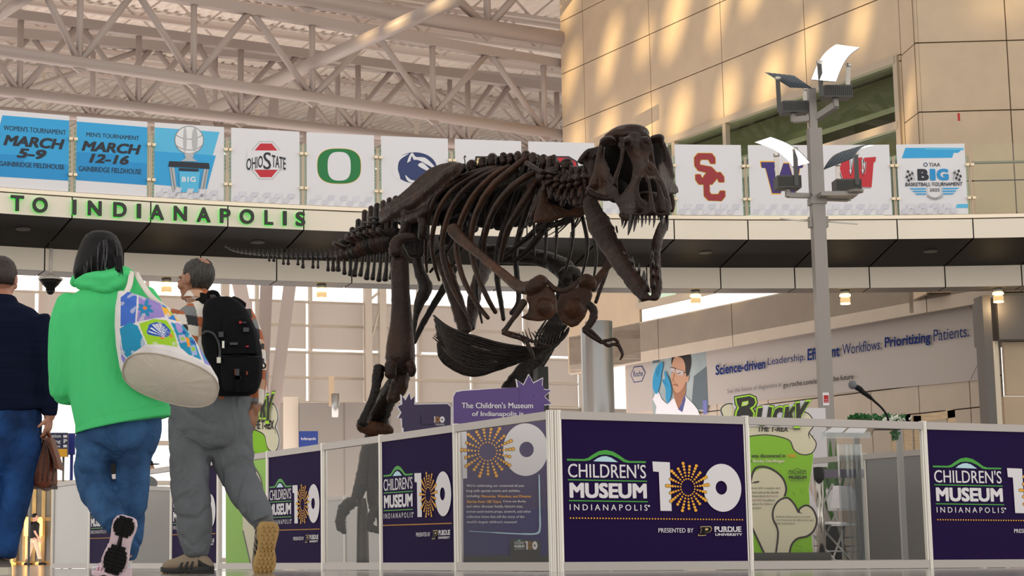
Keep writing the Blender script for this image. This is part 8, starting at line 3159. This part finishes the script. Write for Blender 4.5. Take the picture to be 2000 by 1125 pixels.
# briefcase
M_LEA = mat('brown leather', '#7a3d22', .42, col2='#5a2a17', scale=9, bump=.3, bscale=90)
M_LEAD = mat('dark brown leather', '#3c1c10', .45)
zbc = crop(0, 780, 3.26)
BC_ = thing('briefcase', "brown leather satchel briefcase hanging from the navy jacket man's hand", 'bag', at(85, 950, YA))
sec = [(250, 255, 318, .03), (290, 240, 325, .05), (350, 215, 332, .075), (420, 195, 340, .09), (480, 188, 342, .095), (530, 205, 342, .09), (560, 270, 340, .07)]
mb = MB()
rgs = []
for y, xl, xr, dp in sec:
    a, b = at(*zbc(xl, y), YA), at(*zbc(xr, y), YA)
    cx, hw_ = (a.x + b.x) / 2, (b.x - a.x) / 2
    rgs.append([Vector((cx + hw_ * math.copysign(abs(math.cos(t)) ** .7, math.cos(t)), YA + .10 + (dp + .05) * math.copysign(abs(math.sin(t)) ** .7, math.sin(t)) + .0, a.z + .02 * math.cos(t))) for t in [2 * math.pi * j / 24 for j in range(24)]])
mb.rings(rgs)
link('case_body', remesh(mb, .007, 3, .5), M_LEA, BC_)
mb = MB()
fl_ = [(262, 248), (318, 240), (345, 330), (372, 420), (376, 448), (352, 440), (330, 350), (300, 270)]
F3 = [at(*zbc(x, y), YA - .03) for x, y in fl_]
F4 = [p + Vector((0, .20, 0)) for p in F3]
tri = tessellate_polygon([[Vector((p[0], p[1], 0)) for p in fl_]])
mb.add(F3 + F4, [tuple(t) for t in tri] + [tuple(i + 8 for i in t[::-1]) for t in tri] + [(i, (i + 1) % 8, 8 + (i + 1) % 8, 8 + i) for i in range(8)])
mb.build('flap', M_LEA, BC_)
mb = MB()
for k in range(4):
    x = 225 + k * 32
    mb.tube([(at(*zbc(285 + k * 3, 265), YA - .045), .004), (at(*zbc(x + 22, 400), YA - .045 - .02), .005), (at(*zbc(x + 10, 520), YA - .05), .004)], 6, 4)
mb.build('gusset_crease', M_LEAD, BC_, True)
mb = MB()
mb.tube([(at(*zbc(278, 262), YA + .06), .010), (at(*zbc(282, 225), YA + .03), .010), (at(*zbc(297, 205), YA + .0), .010), (at(*zbc(312, 222), YA + .0), .010), (at(*zbc(318, 255), YA + .02), .010)], 10, 5)
mb.build('handle', M_LEA, BC_, True)
mb = MB()
a, b = at(*zbc(196, 520), YA + .02), at(*zbc(338, 566), YA + .02)
mb.box((a.x, YA + .0, b.z), (b.x, YA + .2, b.z + .02))
mb.build('base_panel', M_LEAD, BC_)


# ------------------------------------------------ small people far behind
def far_person(label, x, foot_y, top_y, Y, shirt, trousers, hairc, fwd, cap=None, lean=0):
    g = at(x, foot_y, Y)
    t = thing('person', label, 'person', Vector((g.x, Y, 0)))
    H = at(x, top_y, Y).z
    k = H / 1.75
    B0 = Vector((g.x, Y, 0))
    fw = Vector(fwd).normalized()
    sd = fw.cross(Vector((0, 0, 1)))
    Pq = lambda s, f, z_: B0 + sd * (s * k) + fw * (f * k) + Vector((0, 0, z_ * k))
    bd = MB()
    T_, M_ = head_parts(bd, Pq(0, .02, 1.63), (0, 0, 1), fw, k * 1.03)
    bd.tube([(Pq(0, 0, 1.54), .055 * k), (Pq(0, -.01, 1.42), .06 * k)], 10, 3, view=False)
    bd.tube([(Pq(0, 0, 1.40), .15 * k, .10 * k), (Pq(0, 0, 1.15), .14 * k, .10 * k), (Pq(0, 0, .92), .15 * k, .11 * k)], 14, 3, view=False)
    arms_ = ((1, .12), (-1, -.10))
    for s, sw_ in arms_:
        bd.tube([(Pq(s * .19, 0, 1.40), .05 * k), (Pq(s * .23, -sw_ * .3, 1.15), .042 * k), (Pq(s * .22, sw_, .90), .032 * k), (Pq(s * .22, sw_ * 1.3, .86), .028 * k)], 10, 3, view=False)
        hand(bd, Pq(s * .22, sw_ * 1.3, .86), fw * .2 + Vector((0, 0, -1)), sd * s, .5, k, s)
    legs_ = ((1, .22), (-1, -.24))
    for s, st_ in legs_:
        bd.tube([(Pq(s * .09, 0, .9), .085 * k), (Pq(s * .09, st_ * .5, .5), .06 * k), (Pq(s * .09, st_, .08), .04 * k)], 10, 3, view=False)
    link('body', remesh(bd, max(.008, .006 * k), 2, .5), M_SKA, t)
    c = MB()
    c.tube([(Pq(0, 0, 1.46), .11 * k, .08 * k), (Pq(0, 0, 1.38), .19 * k, .12 * k), (Pq(0, 0, 1.15), .17 * k, .125 * k), (Pq(0, 0, .90), .18 * k, .13 * k)], 16, 3, view=False, cap=.2)
    for s, sw_ in arms_:
        c.tube([(Pq(s * .18, 0, 1.40), .065 * k), (Pq(s * .23, -sw_ * .3, 1.17), .058 * k)], 10, 3, view=False)
    link('shirt', remesh(c, .012, 3, .5), shirt, t)
    c = MB()
    c.tube([(Pq(0, 0, .98), .165 * k, .12 * k), (Pq(0, 0, .82), .17 * k, .13 * k)], 14, 3, view=False, cap=.2)
    for s, st_ in legs_:
        c.tube([(Pq(s * .09, 0, .88), .10 * k), (Pq(s * .09, st_ * .5, .5), .075 * k), (Pq(s * .09, st_, .07), .06 * k)], 12, 3, view=False, cap=.2)
    link('trousers', remesh(c, .012, 3, .5), trousers, t)
    shell(T_, M_, (.076, .094, .094), lambda d: d.z > -.4 and d.y < .3 or d.z > .5, grow=.012, seed=8, n=14).build('hair', hairc, t, True)
    if cap:
        mb = shell(T_, M_, (.076, .094, .094), lambda d: d.z > .1, grow=.018, n=14)
        pc = T_(0, .13, .04)
        mb.ball(pc, (.07 * k, .07 * k, .012 * k), 8, 0, M_)
        mb.build('cap', cap, t, True)
    for s, st_ in legs_:
        hh = Pq(s * .09, st_ - .07, 0)
        shoe(t, hh, fw, (0, 0, 1), .27 * k, .10 * k, M_TBLK, M_TBLK, hgt=.08 * k)
    return t


far_person('small distant person in black top and khaki trousers walking at far left', 66, 1097, 1003, 47, M_BLK, mat('khaki trousers', '#b79f86', .8), M_HAIRB, (.9, .35, 0))
far_person("distant person in black cap behind the barrier between woman and man", 284, 1097, 897, 24, M_BLK, M_SOOT, M_HAIRB, (1, .2, 0), M_BLK)
far_person("distant person in dark shirt behind the woman's legs", 226, 1097, 840, 22.5, M_BLK, M_SOOT, M_HAIRB, (-.4, 1, 0))
# ================================================================ far hall furnishings
M_SIGNB = mat('wayfinding navy', '#161c48', .5)
M_SIGNY = mat('wayfinding yellow', '#e0a51d', .5)
YS = 33.0
a, b = at(36, 846, YS), at(141, 893, YS)
t = thing('wayfinding_sign', "dark blue standing wayfinding sign with yellow band behind the briefcase", 'sign', Vector(((a.x + b.x) / 2, YS, b.z)))
c = Canvas()
zw = crop(0, 780, 3.26)
c.rect(125, 212, 430, 315, M_SIGNB)
c.rect(125, 315, 428, 366, M_SIGNY)
c.text('Ground Transportation', 90, 222, 388, 250, M_WHITE, .01)
c.text('Garage & Parking', 120, 256, 386, 284, M_WHITE, .01)
c.text('Airport Shuttles', 130, 288, 384, 312, M_WHITE, .01)
c.text('P', 406, 254, 428, 280, M_WHITE, .03)
c.rect(404, 228, 428, 244, M_WHITE)
c.rect(404, 290, 428, 306, M_WHITE)
mb = c.lay(lambda x, y, l: at(*zw(x, y), YS) + Vector((0, -l, 0)), 'x', gap=.003)
k = len(c.mats)
q0_, q1_ = at(*zw(125, 366), YS), at(*zw(430, 212), YS)
mb.box((q0_.x, YS + .004, q0_.z), (q1_.x, YS + .15, q1_.z), k)
mb.build('sign_face', c.mats + [M_SIGNB], t)
for x in (190, 400):
    p = at(*zw(x, 366), YS)
    MB().cyl(Vector((p.x, YS + .08, 0)), p + Vector((0, .08, .02)), .02, n=8).build('leg', M_STEEL, t, True)
a, b = at(133, 888, YS + .5), at(146, 846, YS + .5)
mb = MB().box((a.x, YS + .5, a.z), (b.x, YS + .6, b.z))
mb.cyl(Vector(((a.x + b.x) / 2, YS + .55, 0)), Vector(((a.x + b.x) / 2, YS + .55, a.z)), .03, n=10)
tag(mb.build('blue_pylon', mat('pylon blue', '#1c2a86', .5)), 'small bright blue pylon sign at the right end of the wayfinding sign', 'sign')
a, b = at(584, 874, 39), at(621, 842, 39)
t = thing('blue_sign', 'small blue sign with white text low on the grey block wall', 'sign', Vector(((a.x + b.x) / 2, 39, 0)))
c = Canvas()
c.rect(0, 0, 37, 32, mat('blue sign', '#27408f', .5))
c.text('Indianapolis', 4, 12, 33, 19, M_WHITE, .01)
mb = c.lay(lambda x, y, l: Vector((a.x + (b.x - a.x) * x / 37, 39 - l, b.z + (a.z - b.z) * y / 32)), 'x', gap=.003)
k = len(c.mats)
mb.box((a.x, 39.004, a.z), (b.x, 39.08, b.z), k)
mb.build('sign_face', c.mats + [M_SIGNB], t)
MB().cyl(((a.x + b.x) / 2, 39.05, 0), ((a.x + b.x) / 2, 39.05, a.z), .04, n=10).build('leg', M_STEEL, t, True)
# wall lamp cylinder on the tan post
p = at(655, 792, 41.2)
k = mpp(p)
mb = MB().lathe((p.x, p.y, p.z), [(2 * k, 24 * k), (8 * k, 23 * k), (8 * k, -23 * k), (2 * k, -24 * k)], 18)
tag(mb.build('wall_lamp', mat('lamp cylinder steel', '#a7a5a3', .3, .7), None, True), 'grey cylinder wall lamp on the grey block wall left of the skeleton leg', 'lamp')
# warm glazed shop entrance at far left
M_GOLD2 = mat('brass glazing', '#a98a55', .25, .5, col2='#6f5a3a', scale=1.2)
M_DKGL = mat('dark shop glass', '#3f3a30', .1, col2='#7d7460', scale=.5)
mb = MB()
x0, x1 = at(-60, 1000, 50), at(104, 1000, 50)
zt_ = at(40, 896, 50).z
mb.box((x0.x, 50, 0), (x1.x, 50.4, zt_), 1)
n = 9
for i in range(n + 1):
    x = x0.x + (x1.x - x0.x) * i / n
    mb.box((x - .05, 49.9, 0), (x + .05, 50, zt_), 0)
for z_ in (.05, 1.2, zt_ - .05):
    mb.box((x0.x, 49.92, z_ - .05), (x1.x, 50, z_ + .05), 0)
struct(mb.build('wall_shop', [M_GOLD2, M_DKGL]))
for i, x in enumerate((24, 52, 78)):  # glowing posts imitate warm glints on the shop glass
    p = at(x, 1032, 49.5)
    mb = MB().lathe((p.x, 49.5, 0), [(.10, 0), (.12, .05), (.03, .08), (.03, p.z - .2), (.07, p.z - .2), (.07, p.z + .25), (.03, p.z + .3)], 14)
    tag(mb.build('shop_glint', mat('shop glint glow', '#ffcf86', .4, emit='#ffb75e', es=1.3), None, True), ('added glowing post for warm glints, farthest left in the shop entrance', 'added glowing post for warm glints, left of the small walking person', 'added glowing post for warm glints, right of the small walking person')[i], 'lamp', 'shop glints')
